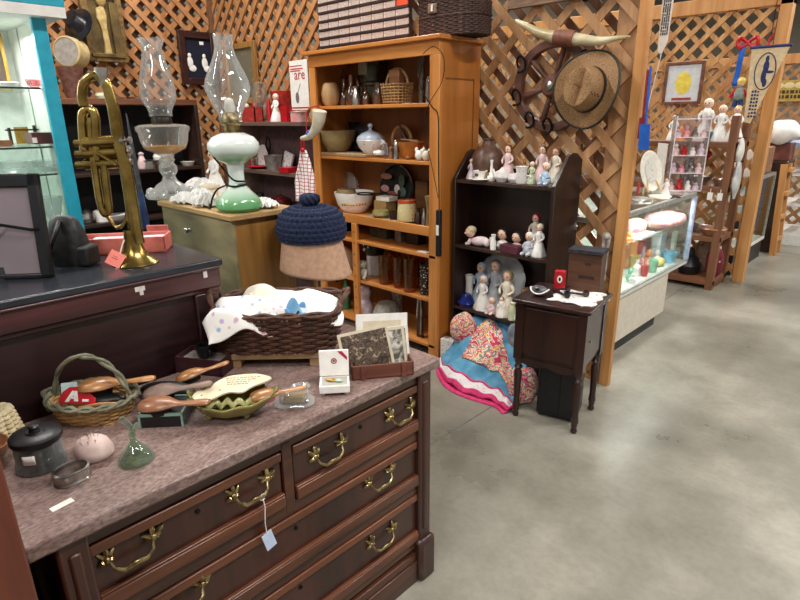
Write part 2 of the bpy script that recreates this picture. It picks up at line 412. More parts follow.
def loc(x0, x1, y0, y1, z0, z1): return (x0 + 1.25, x1 + 1.25, y0 - .66, y1 - .66, z0, z1)
obj('marble_top', B().box(*loc(-1.505, -1.008, .105, 1.212, ZT - .032, ZT)), mMARB, dr, bev=.006)
obj('carcass', B().box(*loc(-1.49, -1.045, .17, 1.165, .05, ZT - .032)).box(*loc(-1.045, -1.03, .2, 1.13, .735, ZT - .032)).box(*loc(-1.045, -1.03, .2, 1.13, .54, .575)).box(*loc(-1.045, -1.03, .2, 1.13, .345, .375)).box(*loc(-1.045, -1.03, .2, 1.13, .13, .16)).box(*loc(-1.045, -1.028, .64, .668, .55, .75)), mDR, dr, bev=.002)
for y0, y1 in ((.15, .205), (1.125, 1.18)):
    obj('corner_post', B().box(*loc(-1.06, -1.018, y0, y1, .16, ZT - .032)).box(*loc(-1.06, -1.012, y0 + .016, y1 - .016, .2, ZT - .06)), mDRV, dr, bev=.006)
    obj('foot_block', B().box(*loc(-1.07, -1.0, y0 - .01, y1 + .012, 0, .165)), mDRV, dr, bev=.012, seg=1)
obj('plinth', B().box(*loc(-1.48, -1.03, .18, 1.15, 0.0, .1)).box(*loc(-1.05, -1.018, .2, 1.13, 0, .085)).box(*loc(-1.05, -1.024, .2, 1.13, .085, .115)), mDR, dr, bev=.004)
def leaf_pull(b, y, z, x, k=1.0):
    """acanthus-leaf plates joined by a drooping bail"""
    for s in (-1, 1):
        cy = y + s * .040 * k
        for a, r in ((0, .022), (55, .02), (-55, .018), (110, .016), (-110, .013), (180, .012)):
            t = R(90 - a * s) if s > 0 else R(90 - a * s)
            dy, dz = cos(t) * s * .4 + sin(R(a)) * s, cos(R(a))
            q = math.hypot(dy, dz); dy /= q; dz /= q
            b.tube([(x + .002, cy, z + .004), (x + .006, cy + dy * r * .55 * k, z + .004 + dz * r * .55 * k), (x + .003, cy + dy * r * k, z + .004 + dz * r * k), (x + .001, cy + dy * r * 1.25 * k, z + .004 + dz * r * 1.15 * k)], [.004 * k, .0055 * k, .004 * k, .001], 6)
        b.ell((x + .006, cy, z + .002), .007 * k)
    pts = [(x + .008, y - .038 * k, z), (x + .018, y - .034 * k, z - .014 * k), (x + .022, y - .02 * k, z - .023 * k), (x + .022, y, z - .02 * k), (x + .022, y + .02 * k, z - .023 * k), (x + .018, y + .034 * k, z - .014 * k), (x + .008, y + .038 * k, z)]
    b.tube(pts, [.003, .0035, .0045, .006, .0045, .0035, .003], 8)
    b.ell((x + .022, y, z - .02 * k), (.006, .011, .006))
rows = [(.575, .735, .2, .64), (.575, .735, .668, 1.13), (.375, .54, .2, 1.13), (.16, .345, .2, 1.13)]
pulls = [[(.275, .688)], [(.549, .678)], [], []]
pulls = [[(.275, .682), (.549, .678)], [(.782, .668), (1.055, .668)], [(.36, .497), (.964, .49)], [(.36, .272), (.966, .272)]]
for (z0, z1, y0, y1), pl in zip(rows, pulls):
    d = obj('drawer', B().box(*loc(-1.06, -1.034, y0 + .004, y1 - .004, z0 + .004, z1 - .004)), mDRD, dr, bev=.003)
    obj('moulding', B().box(*loc(-1.036, -1.02, y0 + .004, y1 - .004, z0 + .004, z0 + .036)).box(*loc(-1.036, -1.026, y0 + .004, y1 - .004, z1 - .028, z1 - .004)).box(*loc(-1.036, -1.022, y0 + .004, y1 - .004, z0 + .036, z0 + .042)), mDRL, d, bev=.003)
    for y, z in pl:
        h = B(); h.at((1.25, -.66, 0)); leaf_pull(h, y, z, -1.034, 1.12); obj('pull', h, mBRASS, d)
    k = B(); k.at((1.25, -.66, 0)); yc = (y0 + y1) / 2
    k.lathe([(0, 0), (.006, 0), (.006, .003), (.003, .004), (0, .004)], 12, (-1.034, yc, z1 - .05), (0, pi / 2, 0)); obj('keyhole', k, mIRON, d)

# price tag tied to the nearest pull
tg = T('price_tag', 'small pale blue price tag on a string from a dresser pull', 'price tag', (-1.008, .567, .655))
obj('string', B().tube([(-.004, 0, 0), (0, .002, -.03), (0, -.002, -.075), (0, 0, -.105)], .0012, 5).tube([(-.002, .008 * cos(a), .008 * sin(a) - .003) for a in [k * .6 for k in range(10)]], .001, 5), mPAPER, tg)
obj('tag', B().at((0, .004, -.128), (.25, .0, 0)).box(-.0012, .0012, -.014, .014, -.026, .024), mat('pale_blue_tag', '#b9cbe8', '#c8d6ee', .7), tg)
# tag lying on the marble
S('price_sticker', 'small blank white sticker lying on the marble near its front left corner', 'price sticker', B().box(-.008, .008, -.02, .02, 0, .001), mPAPER, (*at(62, 505, z=ZT)[:2], ZT), R(8))

# ------------------------------------------------------------------ dark chest behind
CZ = 1.10
mCH = wood('chest_mahogany', '#1c0d0f', '#331a1a', 'y', .38, .8, .2)
mCHR = wood('chest_mahogany_edge', '#2c1212', '#54282a', 'y', .36, .8, .25)
mCHT = mat('chest_top_black', '#202228', '#30333b', .22, sc=6)
ch = T('mahogany_chest', 'tall dark mahogany chest with worn black top behind the dresser', 'chest', (-1.8, .2, 0))
cl = lambda x0, x1, y0, y1, z0, z1: (x0 + 1.8, x1 + 1.8, y0 - .2, y1 - .2, z0, z1)
obj('body', B().box(*cl(-2.02, -1.562, -.52, .785, .0, CZ - .02)), mCH, ch, bev=.004)
obj('top', B().box(*cl(-2.04, -1.535, -.55, .81, CZ - .022, CZ)), mCHT, ch, bev=.005)
obj('top_moulding', B().box(*cl(-1.565, -1.54, -.54, .8, CZ - .085, CZ - .022)).box(*cl(-1.562, -1.534, -.54, .8, CZ - .03, CZ - .02)).box(*cl(-1.562, -1.548, -.54, .8, CZ - .1, CZ - .085)), mCHR, ch, bev=.004)
for y0 in (-.53, .715): obj('corner_post', B().box(*cl(-1.565, -1.545, y0, y0 + .075, 0, CZ - .1)), mCH, ch, bev=.004)
mCHIP = mat('bare_plaster_chip', '#c9bdb8', '#ddd4d0', .8)
obj('chip', B().box(*cl(-1.541, -1.5385, .545, .572, CZ - .048, CZ - .035)).box(*cl(-1.541, -1.5383, .556, .566, CZ - .06, CZ - .04)), mCHIP, ch)
obj('chip', B().box(*cl(-1.541, -1.5385, .745, .757, CZ - .05, CZ - .012)), mCHIP, ch)

# ------------------------------------------------------------------ old tan cabinet carrying the lamps
LZ = 1.17
mTAN = mat('worn_tan_paint', '#6e6448', '#8f835f', .55, sc=5, scv=(1, 1, 3))
mTANS = wood('amber_pine_side', '#5e3b17', '#966a2e', 'z', .5, .5)
mTANT = wood('pale_plank_top', '#8d6f45', '#b6935f', 'x', .55, .6)
lc = T('lamp_cabinet', 'worn tan wooden cabinet with amber side carrying two oil lamps', 'cabinet', (-2.1, 1.2, 0), R(0))
ll = lambda x0, x1, y0, y1, z0, z1: (x0 + 2.1, x1 + 2.1, y0 - 1.2, y1 - 1.2, z0, z1)
obj('body', B().box(*ll(-2.40, -1.835, 1.03, 1.28, .55, LZ - .02)), mTANS, lc, bev=.003)
obj('front_panel', B().box(*ll(-2.405, -1.83, 1.015, 1.03, .55, LZ - .02)), mTAN, lc, bev=.003)
obj('top', B().box(*ll(-2.42, -1.815, 1.005, 1.295, LZ - .02, LZ)), mTANT, lc, bev=.003)
for x in (-2.38, -1.87):
    for y in (1.05, 1.23): obj('leg', B().box(*ll(x, x + .04, y, y + .04, 0, .56)), mTANS, lc, bev=.003)
kp = at(190, 230, y=1.015)
obj('knob', B().lathe([(0, 0), (.009, 0), (.006, .008), (.012, .016), (.01, .023), (0, .025)], 14, (kp.x + 2.1, kp.y - 1.2, kp.z), (pi / 2, 0, 0)), mSILV, lc)

# ------------------------------------------------------------------ orange bookcase
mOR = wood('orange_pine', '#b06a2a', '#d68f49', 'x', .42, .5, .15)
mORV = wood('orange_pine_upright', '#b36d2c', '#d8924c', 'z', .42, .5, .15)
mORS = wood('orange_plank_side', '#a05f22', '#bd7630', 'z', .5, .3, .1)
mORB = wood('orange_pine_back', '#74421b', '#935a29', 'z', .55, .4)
bx0, bx1, by0, by1, bz = -3.335, -2.155, 2.55, 2.925, 1.90
bc = T('orange_bookcase', 'tall orange pine bookcase crowded with pottery and glass', 'bookcase', (-2.745, 2.74, 0))
lb = lambda x0, x1, y0, y1, z0, z1: (x0 + 2.745, x1 + 2.745, y0 - 2.74, y1 - 2.74, z0, z1)
obj('top', B().box(*lb(bx0 - .03, bx1 + .02, by0 - .03, by1, bz, bz + .025)), mOR, bc, bev=.005)
obj('crown_rail', B().box(*lb(bx0, bx1, by0, by0 + .02, bz - .075, bz)), mOR, bc, bev=.003)
for x0 in (bx0, bx1 - .02):
    obj('side_panel', B().box(*lb(x0, x0 + .02, by0 + .02, by1, 0, bz)), mORS, bc, bev=.002)
for x0, x1 in ((bx0, bx0 + .065), (bx1 - .075, bx1)):
    obj('face_post', B().box(*lb(x0, x1, by0, by0 + .02, 0, bz - .075)), mORV, bc, bev=.003)
obj('side_moulding', B().box(*lb(bx1, bx1 + .004, by0 + .05, by1 - .06, bz - .20, bz - .193)).box(*lb(bx1, bx1 + .004, by1 - .066, by1 - .06, .2, bz - .2)), wood('side_groove', '#6b3d14', '#8a5420', 'z', .6), bc)
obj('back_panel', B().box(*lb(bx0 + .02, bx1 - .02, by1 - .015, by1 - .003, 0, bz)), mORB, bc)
SH = {'a': 1.575, 'b': 1.245, 'c': .845, 'd': .685, 'e': .39, 'f': .09}
for key, z in SH.items():
    obj('shelf', B().box(*lb(bx0 + .02, bx1 - .02, by0 + (.022 if key in 'abce' else .0), by1 - .016, z - .022, z)), mOR, bc, bev=.003)
obj('shelf_rail', B().box(*lb(bx0 + .065, bx1 - .075, by0, by0 + .02, .80, .86)), mOR, bc, bev=.003)
ml = B(); ml.box(*lb(-2.945, -2.895, by0 - .004, by0 + .022, 0.0, .80))
obj('mullion', ml, mORV, bc, bev=.003)
for k in range(9): obj('peg_hole', B().lathe([(.006, 0), (0, .001)], 10, (-2.92 + 2.745, by0 - .0045 - 2.74, .1 + k * .08), (pi / 2, 0, 0)), mBLKM, bc)
# dark cable looped over the right post, hanging to a small dark switch
cb = T('hanging_cable', 'thin dark cable looped down the right post of the orange bookcase', 'cable', (-2.15, 2.53, 1.0))
pts = [(-.1, 0, .82), (-.13, -.012, .7), (-.09, -.014, .62), (-.03, -.014, .55), (.015, -.014, .5), (.02, -.014, .3), (.026, -.014, .1), (.03, -.014, -.02)]
def smooth(p, k=5):
    P = [Vector(q) for q in p]; P = [P[0]] + P + [P[-1]]; out = []
    for i in range(1, len(P) - 2):
        for j in range(k):
            t = j / k; out.append(.5 * ((2 * P[i]) + (-P[i - 1] + P[i + 1]) * t + (2 * P[i - 1] - 5 * P[i] + 4 * P[i + 1] - P[i + 2]) * t * t + (-P[i - 1] + 3 * P[i] - 3 * P[i + 1] + P[i + 2]) * t ** 3))
    out.append(P[-2]); return out
obj('cord', B().tube(smooth(pts), .0035, 6).tube(smooth([(-.1, -.014, .83), (-.02, -.016, .86), (.05, -.014, .8), (.04, -.014, .68), (-.06, -.016, .55), (-.08, -.016, .4), (-.02, -.014, .2), (.02, -.014, .05)]), .0022, 6), mIRON, cb)
obj('plug', B().box(.014, .046, -.028, -.002, -.3, -.02), mBLACK, cb, bev=.006)
obj('switch_label', B().box(.02, .04, -.03, -.028, -.17, -.11), mPAPER, cb)

# ------------------------------------------------------------------ dark stepped shelf
mDK = wood('dark_oak', '#1c0f0a', '#331c12', 'z', .42, .7, .15)
mDKH = wood('dark_oak_board', '#20110b', '#3a2014', 'x', .42, .7, .15)
ds = T('dark_bookshelf', 'low dark oak shelf with arched ends holding porcelain figurines', 'bookshelf', (-1.745, 2.79, 0))
dl = lambda x0, x1, y0, y1, z0, z1: (x0 + 1.745, x1 + 1.745, y0 - 2.79, y1 - 2.79, z0, z1)
DX0, DX1, DY0, DY1 = -2.13, -1.455, 2.65, 2.925
DS = {'top': 1.145, 'mid': .755, 'low': .36, 'base': .08}
for x0 in (DX0, DX1 - .022):
    h = B(); h.M = Matrix(((0, 0, 1, x0 + 1.745), (1, 0, 0, -2.79), (0, 1, 0, 0), (0, 0, 0, 1)))
    h.prism([(DY0, 0), (DY1, 0), (DY1, 1.27), (DY1 - .06, 1.305), (DY1 - .11, 1.31), (DY1 - .15, 1.295), (DY0 + .02, 1.175), (DY0, 1.15)], 0, .022); obj('end_panel', h, mDK, ds, bev=.003)
obj('back_panel', B().box(*dl(DX0 + .02, DX1 - .02, DY1 - .012, DY1 - .002, 0, 1.2)), mDK, ds)
for k, z in DS.items(): obj('shelf', B().box(*dl(DX0 + .02, DX1 - .02, DY0 + .004, DY1 - .012, z - .02, z)), mDKH, ds, bev=.002)

# ------------------------------------------------------------------ sewing cabinet on turned legs
mSW = wood('sewing_mahogany', '#200f0d', '#3a1d16', 'z', .36, .7, .25)
sx, sy = .30, .29
sw = T('sewing_cabinet', 'small dark sewing cabinet on turned legs before the figurine shelf', 'cabinet', (-1.262, 2.455, 0), R(9))
obj('body', B().box(-.15, .15, -.13, .13, .345, .645), mSW, sw, bev=.004)
obj('front_panel', B().box(-.13, .13, -.137, -.13, .37, .625), mSW, sw, bev=.004)
d = obj('door', B().box(.15, .157, -.11, .11, .37, .625), mSW, sw, bev=.004)
obj('knob', B().lathe([(0, 0), (.006, 0), (.004, .006), (.008, .012), (0, .016)], 12, (.157, -.085, .49), (0, pi / 2, 0)), mBRASS, d)
obj('top', B().box(-.178, .178, -.155, .155, .645, .666), mSW, sw, bev=.006)
ap = B(); ap.M = Matrix(((1, 0, 0, 0), (0, 0, -1, -.122), (0, 1, 0, 0), (0, 0, 0, 1)))
ap.prism([(-.13, .35)] + [(-.13 + .26 * k / 16, .325 - .018 * abs(sin(pi * k / 16 * 2))) for k in range(17)] + [(.13, .35)], 0, .012); obj('apron', ap, mSW, sw)
legp = [(0, 0), (.012, 0), (.016, .012), (.01, .03), (.015, .04), (.013, .05), (.018, .06), (.014, .1), (.017, .2), (.019, .26), (.013, .275), (.02, .29), (.013, .305), (.02, .32), (.02, .345), (0, .345)]
for x in (-.142, .142):
    for y in (-.122, .122):
        obj('leg', B().lathe(legp, 14, (x, y, 0)).box(x - .02, x + .02, y - .02, y + .02, .34, .64), mSW, sw)
sw.scale = (1.09, 1.14, .975)
# black case under it
bg_ = T('black_case', 'upright black hard case on the floor under the sewing cabinet', 'case', (-1.245, 2.48, 0), R(14))
obj('shell', B().box(-.1, .1, -.09, .09, .006, .30), mBLACK, bg_, bev=.016, seg=3)
obj('seam', B().box(.015, .02, -.0925, .0925, .02, .295).box(.1, .1015, -.07, .07, .14, .146), mBLKM, bg_)
obj('handle', B().tube(smooth([(-.045, 0, .298), (-.04, 0, .318), (0, 0, .325), (.04, 0, .318), (.045, 0, .298)]), .006, 8), mBLACK, bg_)
for x in (-.075, .075): obj('foot', B().box(x - .015, x + .015, -.075, .075, 0, .008), mBLKM, bg_)
# ================================================================== on the marble top
def mz(px, py, z=ZT): v = at(px, py, z=z); return (v.x, v.y, z)
FACE = R(44)          # yaw that turns a thing's front (-y) to the aisle corner
def weave(b, fn, rows, h, stakes, r=.004, amp=.004, ph=0):
    """horizontal willow strands woven round upright stakes; fn(t, z) gives (x, y, nx, ny)"""
    for j in range(rows):
        z = h * (j + .5) / rows; pts = []; n = stakes * 4
        for i in range(n):
            t = i / n; x, y, nx, ny = fn(t, z); o = amp * cos(2 * pi * (t * stakes / 2) + pi * (j % 2) + ph)
            pts.append((x + nx * o, y + ny * o, z))
        b.tube(pts, r, 6, True)
    for i in range(stakes):
        t = i / stakes; b.tube([(*fn(t, z)[:2], z) for z in (0, h * .5, h)], r * .9, 5)
def rrect(w, d, k=4.0, flare=0, h=1):
    def fn(t, z):
        a = 2 * pi * t; c, s = cos(a), sin(a); q = (abs(c) ** k + abs(s) ** k) ** (-1 / k); g = 1 + flare * z / h
        x, y = w * q * c * g, d * q * s * g; l = math.hypot(c / w, s / d) or 1
        return x, y, c, s
    return fn
mWICK = wood('dark_wicker', '#2e1810', '#5f3a27', 'z', .6, 2.0)
mWICKT = wood('tan_wicker', '#8a653c', '#c09a63', 'x', .6, 2.0)
mWICKG = mat('grey_green_vine', '#50523c', '#83806a', .7)
mCLOTH = spots('printed_white_linen', '#f1eee9', ['#9bb8dd', '#d9a6b6', '#b4c79a', '#c7b2dc', '#e9e4dc'], 42, .9, 0, (.22, .36))
mCLOTH2 = mat('cream_linen', '#e3dac8', '#f0e9db', .9, sc=12)
mCLOTHB = mat('plain_white_linen', '#e9e7e4', '#f7f5f2', .9, sc=12)

# low wooden riser and the big wicker basket on it
fl, fr = Vector(mz(231, 369)), Vector(mz(320, 367)); yw = math.atan2(fr.y - fl.y, fr.x - fl.x)
wd = (fr - fl).length; dpt = Vector((-sin(yw), cos(yw), 0)); ctr = (fl + fr) / 2 + dpt * .10
mRAW = wood('raw_slat', '#7c5f41', '#a98a63', 'x', .7, 1.0)
rs = T('wooden_riser', 'low raw wood riser under the big wicker basket', 'riser', (ctr.x, ctr.y, ZT), yw)
hw = wd / 2
obj('board', B().box(-hw, hw, -.1, .1, .027, .045), mRAW, rs, bev=.002)
for x in (-hw, hw - .03): obj('foot', B().box(x, x + .03, -.095, .095, 0, .027), mRAW, rs, bev=.002)
S('green_cloth', 'folded green felt strip lying under the wooden riser', 'cloth', B().box(-.085, .085, -.04, .03, .001, .013), mat('green_felt', '#12603b', '#1a7448', .9), (ctr.x, ctr.y, ZT), yw, bev=.004)
WB = ZT + .045
bk = T('wicker_basket', 'big dark brown wicker basket heaped with white linens', 'basket', (ctr.x + dpt.x * .015 + .006 * cos(yw), ctr.y + dpt.y * .015 + .006 * sin(yw), WB), yw)
fnb = rrect(.168, .116, 5, .12, .14)
b = B(); weave(b, fnb, 12, .115, 36, .0052, .005); obj('woven_wall', b, mWICK, bk)
b = B(); pts = [(*fnb(k / 60, .12)[:2], .12) for k in range(60)]
for s in (0, 1): b.tube([(x + .006 * cos(k * .9 + s * pi), y + .006 * sin(k * .9 + s * pi), z + .004 * sin(k * .9 + s * pi)) for k, (x, y, z) in enumerate(pts)], .006, 6, True)
obj('braided_rim', b, mWICK, bk)
obj('floor_panel', B().box(-.15, .15, -.11, .11, .0, .008), mWICK, bk)
for s in (-1, 1):
    b = B()
    for q in (0, 1): b.tube(smooth([(s * .19, -.045 + .005 * q, .115), (s * (.196 + .006 * q), -.035, .145), (s * .21, 0, .16 - .006 * q), (s * (.196 - .006 * q), .035, .145), (s * .19, .045, .115)], 4), .006, 6)
    obj('handle', b, mWICK, bk)
def cloth_heap(w, d, h, seed, drape=.06, edge=.75):
    rr = random.Random(seed); ws = [(rr.uniform(2, 7), rr.uniform(2, 7), rr.uniform(0, 6), rr.uniform(.003, .0075)) for _ in range(9)]
    def fn(u, v):
        x, y = (u - .5) * 2, (v - .5) * 2; q = max(abs(x), abs(y)); rd = min(1.25, math.hypot(x, y))
        z = h * max(0, 1 - rd * rd * .55)
        for a, c, p, m in ws: z += m * sin(a * x + c * y + p + 1.5 * sin(2 * x * y + p))
        if q > edge: z -= drape * ((q - edge) / (1 - edge)) ** 1.3
        return (x * w * (1 + .06 * sin(5 * y + seed)), y * d * (1 + .06 * sin(4 * x + seed)), z)
    b = B(); b.surf(fn, 44, 34); return b
bl = bk.location
for i, (lab, m, w_, d_, h_, ox, oy, oz, rz, dr_) in enumerate((
        ('white printed linen draped over the near left rim of the big wicker basket', mCLOTH, .155, .10, .04, -.055, -.035, .098, .2, .045),
        ('cream linen crumpled at the back of the big wicker basket', mCLOTH2, .14, .085, .045, -.02, .03, .095, -.2, .03),
        ('plain white linen piled in the right half of the big wicker basket', mCLOTHB, .11, .10, .045, .075, -.01, .098, .1, .02))):
    c, s = cos(yw), sin(yw)
    S('linen_cloth', lab, 'cloth', cloth_heap(w_, d_, h_, i + 3, dr_), m, (bl.x + ox * c - oy * s, bl.y + ox * s + oy * c, WB + oz), yw + rz, 'linens in the big wicker basket', solid=.003, sub=1)
c, s = cos(yw), sin(yw)
S('blue_cloth', 'small sky blue cloth tucked among the white linens', 'cloth', cloth_heap(.03, .018, .012, 9, .006), mat('sky_blue_linen', '#6fa6d0', '#86b8dc', .9), (bl.x + .06 * c + .085 * s, bl.y + .06 * s - .085 * c, WB + .12), yw, solid=.002, sub=1)

# wooden file box with old photographs
fl, fr = Vector(mz(352, 381)), Vector(mz(414, 375)); yw2 = math.atan2(fr.y - fl.y, fr.x - fl.x); L2 = (fr - fl).length
dp2 = Vector((-sin(yw2), cos(yw2), 0)); c2 = (fl + fr) / 2 + dp2 * .04
mBOXW = wood('cedar_box', '#4f2a1e', '#83493a', 'x', .45, .8)
pb = T('photo_box', 'long reddish wooden tray holding old photographs on the dresser corner', 'box', (c2.x, c2.y, ZT), yw2)
h2 = L2 / 2
obj('tray', B().box(-h2, h2, -.04, .04, 0, .006).box(-h2, h2, -.04, -.034, 0, .042).box(-h2, h2, .034, .04, 0, .042).box(-h2, -h2 + .006, -.04, .04, 0, .042).box(h2 - .006, h2, -.04, .04, 0, .042), mBOXW, pb, bev=.0015)
for x in (-h2 + .026, h2 - .036): obj('batten', B().box(x, x + .012, -.045, -.04, -.0, .045), mBOXW, pb, bev=.0015)
mSEP = blotch('sepia_photograph', ['#33281f', '#4b3c30', '#6b594a', '#3e322a', '#7d6b58', '#a89680'], 60, .5)
mSEP2 = blotch('grey_photograph', ['#5b574f', '#8e8a80', '#a9a498', '#d7d3c8'], 40, .5)
def print_card(name, lab, w, h, m, lx, ly, tilt, roll, mm=mCARD, z=.008, border=.008):
    X, Y = c2.x + lx * cos(yw2) - ly * sin(yw2), c2.y + lx * sin(yw2) + ly * cos(yw2)
    t = T(name, lab, 'photograph', (X, Y, ZT + z), yw2, 'photographs in the wooden tray')
    t.rotation_euler = (tilt, roll, yw2)
    obj('mount', B().box(-w / 2, w / 2, 0, .003, 0, h), mm, t); obj('picture', B().box(-w / 2 + border, w / 2 - border, -.001, 0, border, h - border), m, t); return t
print_card('old_photograph', 'sepia group photograph on a cream mount at the front of the wooden tray', .145, .125, mSEP, -.03, -.012, R(-16), R(-9))
print_card('old_photograph', 'grey photograph just behind the sepia group photograph', .12, .118, mSEP2, .02, .002, R(-14), R(-3))
print_card('old_photograph', 'pale photograph third back in the wooden tray', .12, .118, mSEP2, .03, .012, R(-11), R(-2), mPAPER)
fr_ = print_card('picture_frame', 'white picture frame with a cream mat at the back of the wooden tray', .15, .155, mCARD, .008, .025, R(-8), R(2), mWHITE, .008, .02); fr_['category'] = 'picture frame'

# open white tin with red ribbon
cg = T('hinged_tin', 'open white hinged tin with red corner stripe and small trinkets', 'tin', (*mz(335, 391)[:2], ZT), R(50))
obj('base', B().box(-.04, .04, -.03, .03, .008, .03), mWHITE, cg, bev=.002)
obj('lid', B().at((0, .03, .03), (R(-12), 0, 0)).box(-.04, .04, 0, .008, 0, .072), mWHITE, cg, bev=.002)
b = B().at((0, .03, .03), (R(-12), 0, 0)); b.M = b.M @ Matrix(((1, 0, 0, 0), (0, 0, -1, -.0008), (0, 1, 0, 0), (0, 0, 0, 1)))
b.prism([(.01, .068), (.022, .068), (.036, .052), (.036, .042)], -.0008, .0); obj('stripe', b, mat('ruby_stripe', '#b01840', None, .4), cg)
b = B().at((0, .03, .03), (R(-12), 0, 0)); b.lathe([(.008, 0), (.008, .001), (.0055, .0012), (.0055, .0006)], 20, (0, -.0002, .042), (pi / 2, 0, 0)); b.cb((0, -.001, .042), (.003, .001, .007)); b.cb((0, -.001, .042), (.008, .001, .002)); obj('emblem', b, mat('brown_red_print', '#9c4a44', None, .5), cg)
obj('felt', B().box(-.034, .034, -.026, .024, .0295, .0305), mat('grey_felt', '#a8a49a', None, .9), cg)
for x in (-.03, .03): obj('foot', B().lathe([(0, 0), (.005, 0), (.005, .009), (0, .009)], 10, (x, -.026, 0)), mSILV, cg)
q = cg.location
S('trinket', 'small gold trinket inside the open white tin', 'trinket', B().ell((0, 0, .004), (.014, .006, .004)).ell((.008, .003, .006), .004), mGOLD, (q.x - .006, q.y - .01, ZT + .0305), .4)
S('trinket', 'small pearl green trinket inside the open white tin', 'trinket', B().ell((0, 0, .004), (.009, .007, .004)).ell((.006, -.004, .004), .004), mat('jade_bead', '#a9cbb8', None, .2), (q.x + .012, q.y + .004, ZT + .0305), .9)

# glass butter dish and a little glass ring dish
gd = T('glass_dish', 'squat rectangular pressed glass dish with flared lip near the white tin', 'dish', (*mz(295, 405)[:2], ZT), R(48))
b = B()
def rr_ring(w, d, z, n=32, k=4): return [(w * (abs(cos(a)) ** k + abs(sin(a)) ** k) ** (-1 / k) * cos(a), d * (abs(cos(a)) ** k + abs(sin(a)) ** k) ** (-1 / k) * sin(a), z) for a in (2 * pi * i / n for i in range(n))]
def loft(b, rings, sm=True, cap0=True, cap1=False):
    n = len(rings[0]); vs = [p for r in rings for p in r]; fs = [(j * n + i, j * n + (i + 1) % n, (j + 1) * n + (i + 1) % n, (j + 1) * n + i) for j in range(len(rings) - 1) for i in range(n)]
    if cap0: fs.append(tuple(reversed(range(n))))
    if cap1: fs.append(tuple(range((len(rings) - 1) * n, len(rings) * n)))
    return b.add(vs, fs, sm)
loft(b, [rr_ring(.035, .022, 0), rr_ring(.047, .03, .008), rr_ring(.05, .033, .011), rr_ring(.038, .024, .013), rr_ring(.036, .023, .036), rr_ring(.033, .02, .04)], True, True, True)
obj('bowl', b, mCUT, gd); obj('sticker', B().box(-.03, -.012, -.013, -.002, .0402, .041), mPAPER, gd)
obj('amber_filling', B().box(-.026, .026, -.015, .015, .014, .03), mat('amber_wax', '#8b6f38', '#a68a4d', .4), gd, bev=.003)
S('glass_ring_dish', 'tiny clear glass ring dish behind the pressed glass dish', 'dish', B().lathe([(0, 0), (.018, 0), (.026, .009), (.024, .009), (.016, .003), (0, .003)], 20), mCUT, mz(301, 389))

# ---- brushes: one builder, each its own thing
mBRW = wood('brush_wood', '#8a5a34', '#bf8a52', 'x', .32, 1.2, .3)
mBRW2 = wood('brush_wood_dark', '#70452c', '#a87350', 'x', .35, 1.2, .2)
mBRISB = mat('black_bristle', '#0b0b0c', '#19191a', .9, sc=300)
def brush(lab, p, rz, k=1.0, m=None, tilt=0, roll=0, bris=mBRISB, cat='hair brush'):
    t = T('hair_brush', lab, cat, p, rz, 'hair brushes on the dresser'); t.rotation_euler = (roll, tilt, rz)
    b = B()
    prof = [(-.055, .004), (-.05, .018), (-.035, .026), (-.01, .029), (.015, .026), (.035, .017), (.05, .010), (.07, .009), (.1, .011), (.125, .012), (.135, .009), (.138, .003)]
    loft(b, [[(x * k, r * 1.2 * k * cos(a), (.013 + .72 * r * sin(a) * (1 if sin(a) > 0 else .5)) * k) for a in (2 * pi * i / 14 for i in range(14))] for x, r in prof], True, True, True)
    obj('back', b, m or mBRW, t)
    b = B(); b.at((-.01 * k, 0, .002 * k)); b.lathe([(0, -.012 * k), (.02 * k, -.012 * k), (.023 * k, .004 * k), (0, .004 * k)], 16, sx=1.7); obj('bristles', b, bris, t)
    return t

# willow basket with hoop handle
bs_ = Vector(mz(86, 425)); wb = T('hoop_basket', 'shallow willow basket with a grey hoop handle full of brushes and signs', 'basket', (-1.42, .362, ZT), R(36))
fnw = rrect(.08, .058, 2.2, .3, .05); b = B(); weave(b, fnw, 8, .05, 22, .0038, .003); b.box(-.075, .075, -.05, .05, 0, .004); obj('woven_wall', b, mWICKT, wb)
b = B()
for s in (0, 1): b.tube([(fnw(k / 48, .055)[0] + .004 * cos(k * 1.1 + s * pi), fnw(k / 48, .055)[1] + .004 * sin(k * 1.1 + s * pi), .053 + .004 * sin(k * 1.1 + s * pi)) for k in range(48)], .005, 6, True)
obj('rim', b, mWICKG, wb)
b = B(); base = [(-.1 * cos(a), -.0, .045 + .112 * sin(a)) for a in (pi * i / 22 for i in range(23))]
for s in (0, 1): b.tube([(x + .003 * cos(k * .9 + s * pi), y + .005 * sin(k * .9 + s * pi), z + .003 * cos(k * .9 + s * pi)) for k, (x, y, z) in enumerate(base)], .0048, 6)
obj('hoop_handle', b, mWICKG, wb)
b = B(); b.tube(smooth([(-.11, -.02, .045), (-.135, -.0, .05), (-.13, .03, .045), (-.112, .02, .03), (-.115, -.02, .012)], 4), .007, 6); obj('side_twist', b, mWICKG, wb)
wl = wb.location
def inb(x, y, z): return (wl.x + x * cos(R(36)) - y * sin(R(36)), wl.y + x * sin(R(36)) + y * cos(R(36)), ZT + z)
brush('tan wooden hair brush lying across the top of the hoop basket', inb(.02, .012, .062), R(52), .95, tilt=R(-4))
t = T('letter_sign', 'red sign with a white capital A in the hoop basket', 'sign', inb(-.025, -.03, .042), R(40)); t.rotation_euler = (R(-30), 0, R(40))
b = B(); b.M = Matrix(((1, 0, 0, 0), (0, 0, -1, 0), (0, 1, 0, 0), (0, 0, 0, 1))); b.prism([(-.042, .0), (.05, .0), (.05, .014), (.03, .03), (.005, .042), (-.02, .04), (-.036, .028), (-.042, .012)], 0, .004); obj('panel', b, mRED, t, bev=.001)
b = B(); b.M = Matrix(((1, 0, 0, 0), (0, 0, -1, -.0042), (0, 1, 0, 0), (0, 0, 0, 1)))
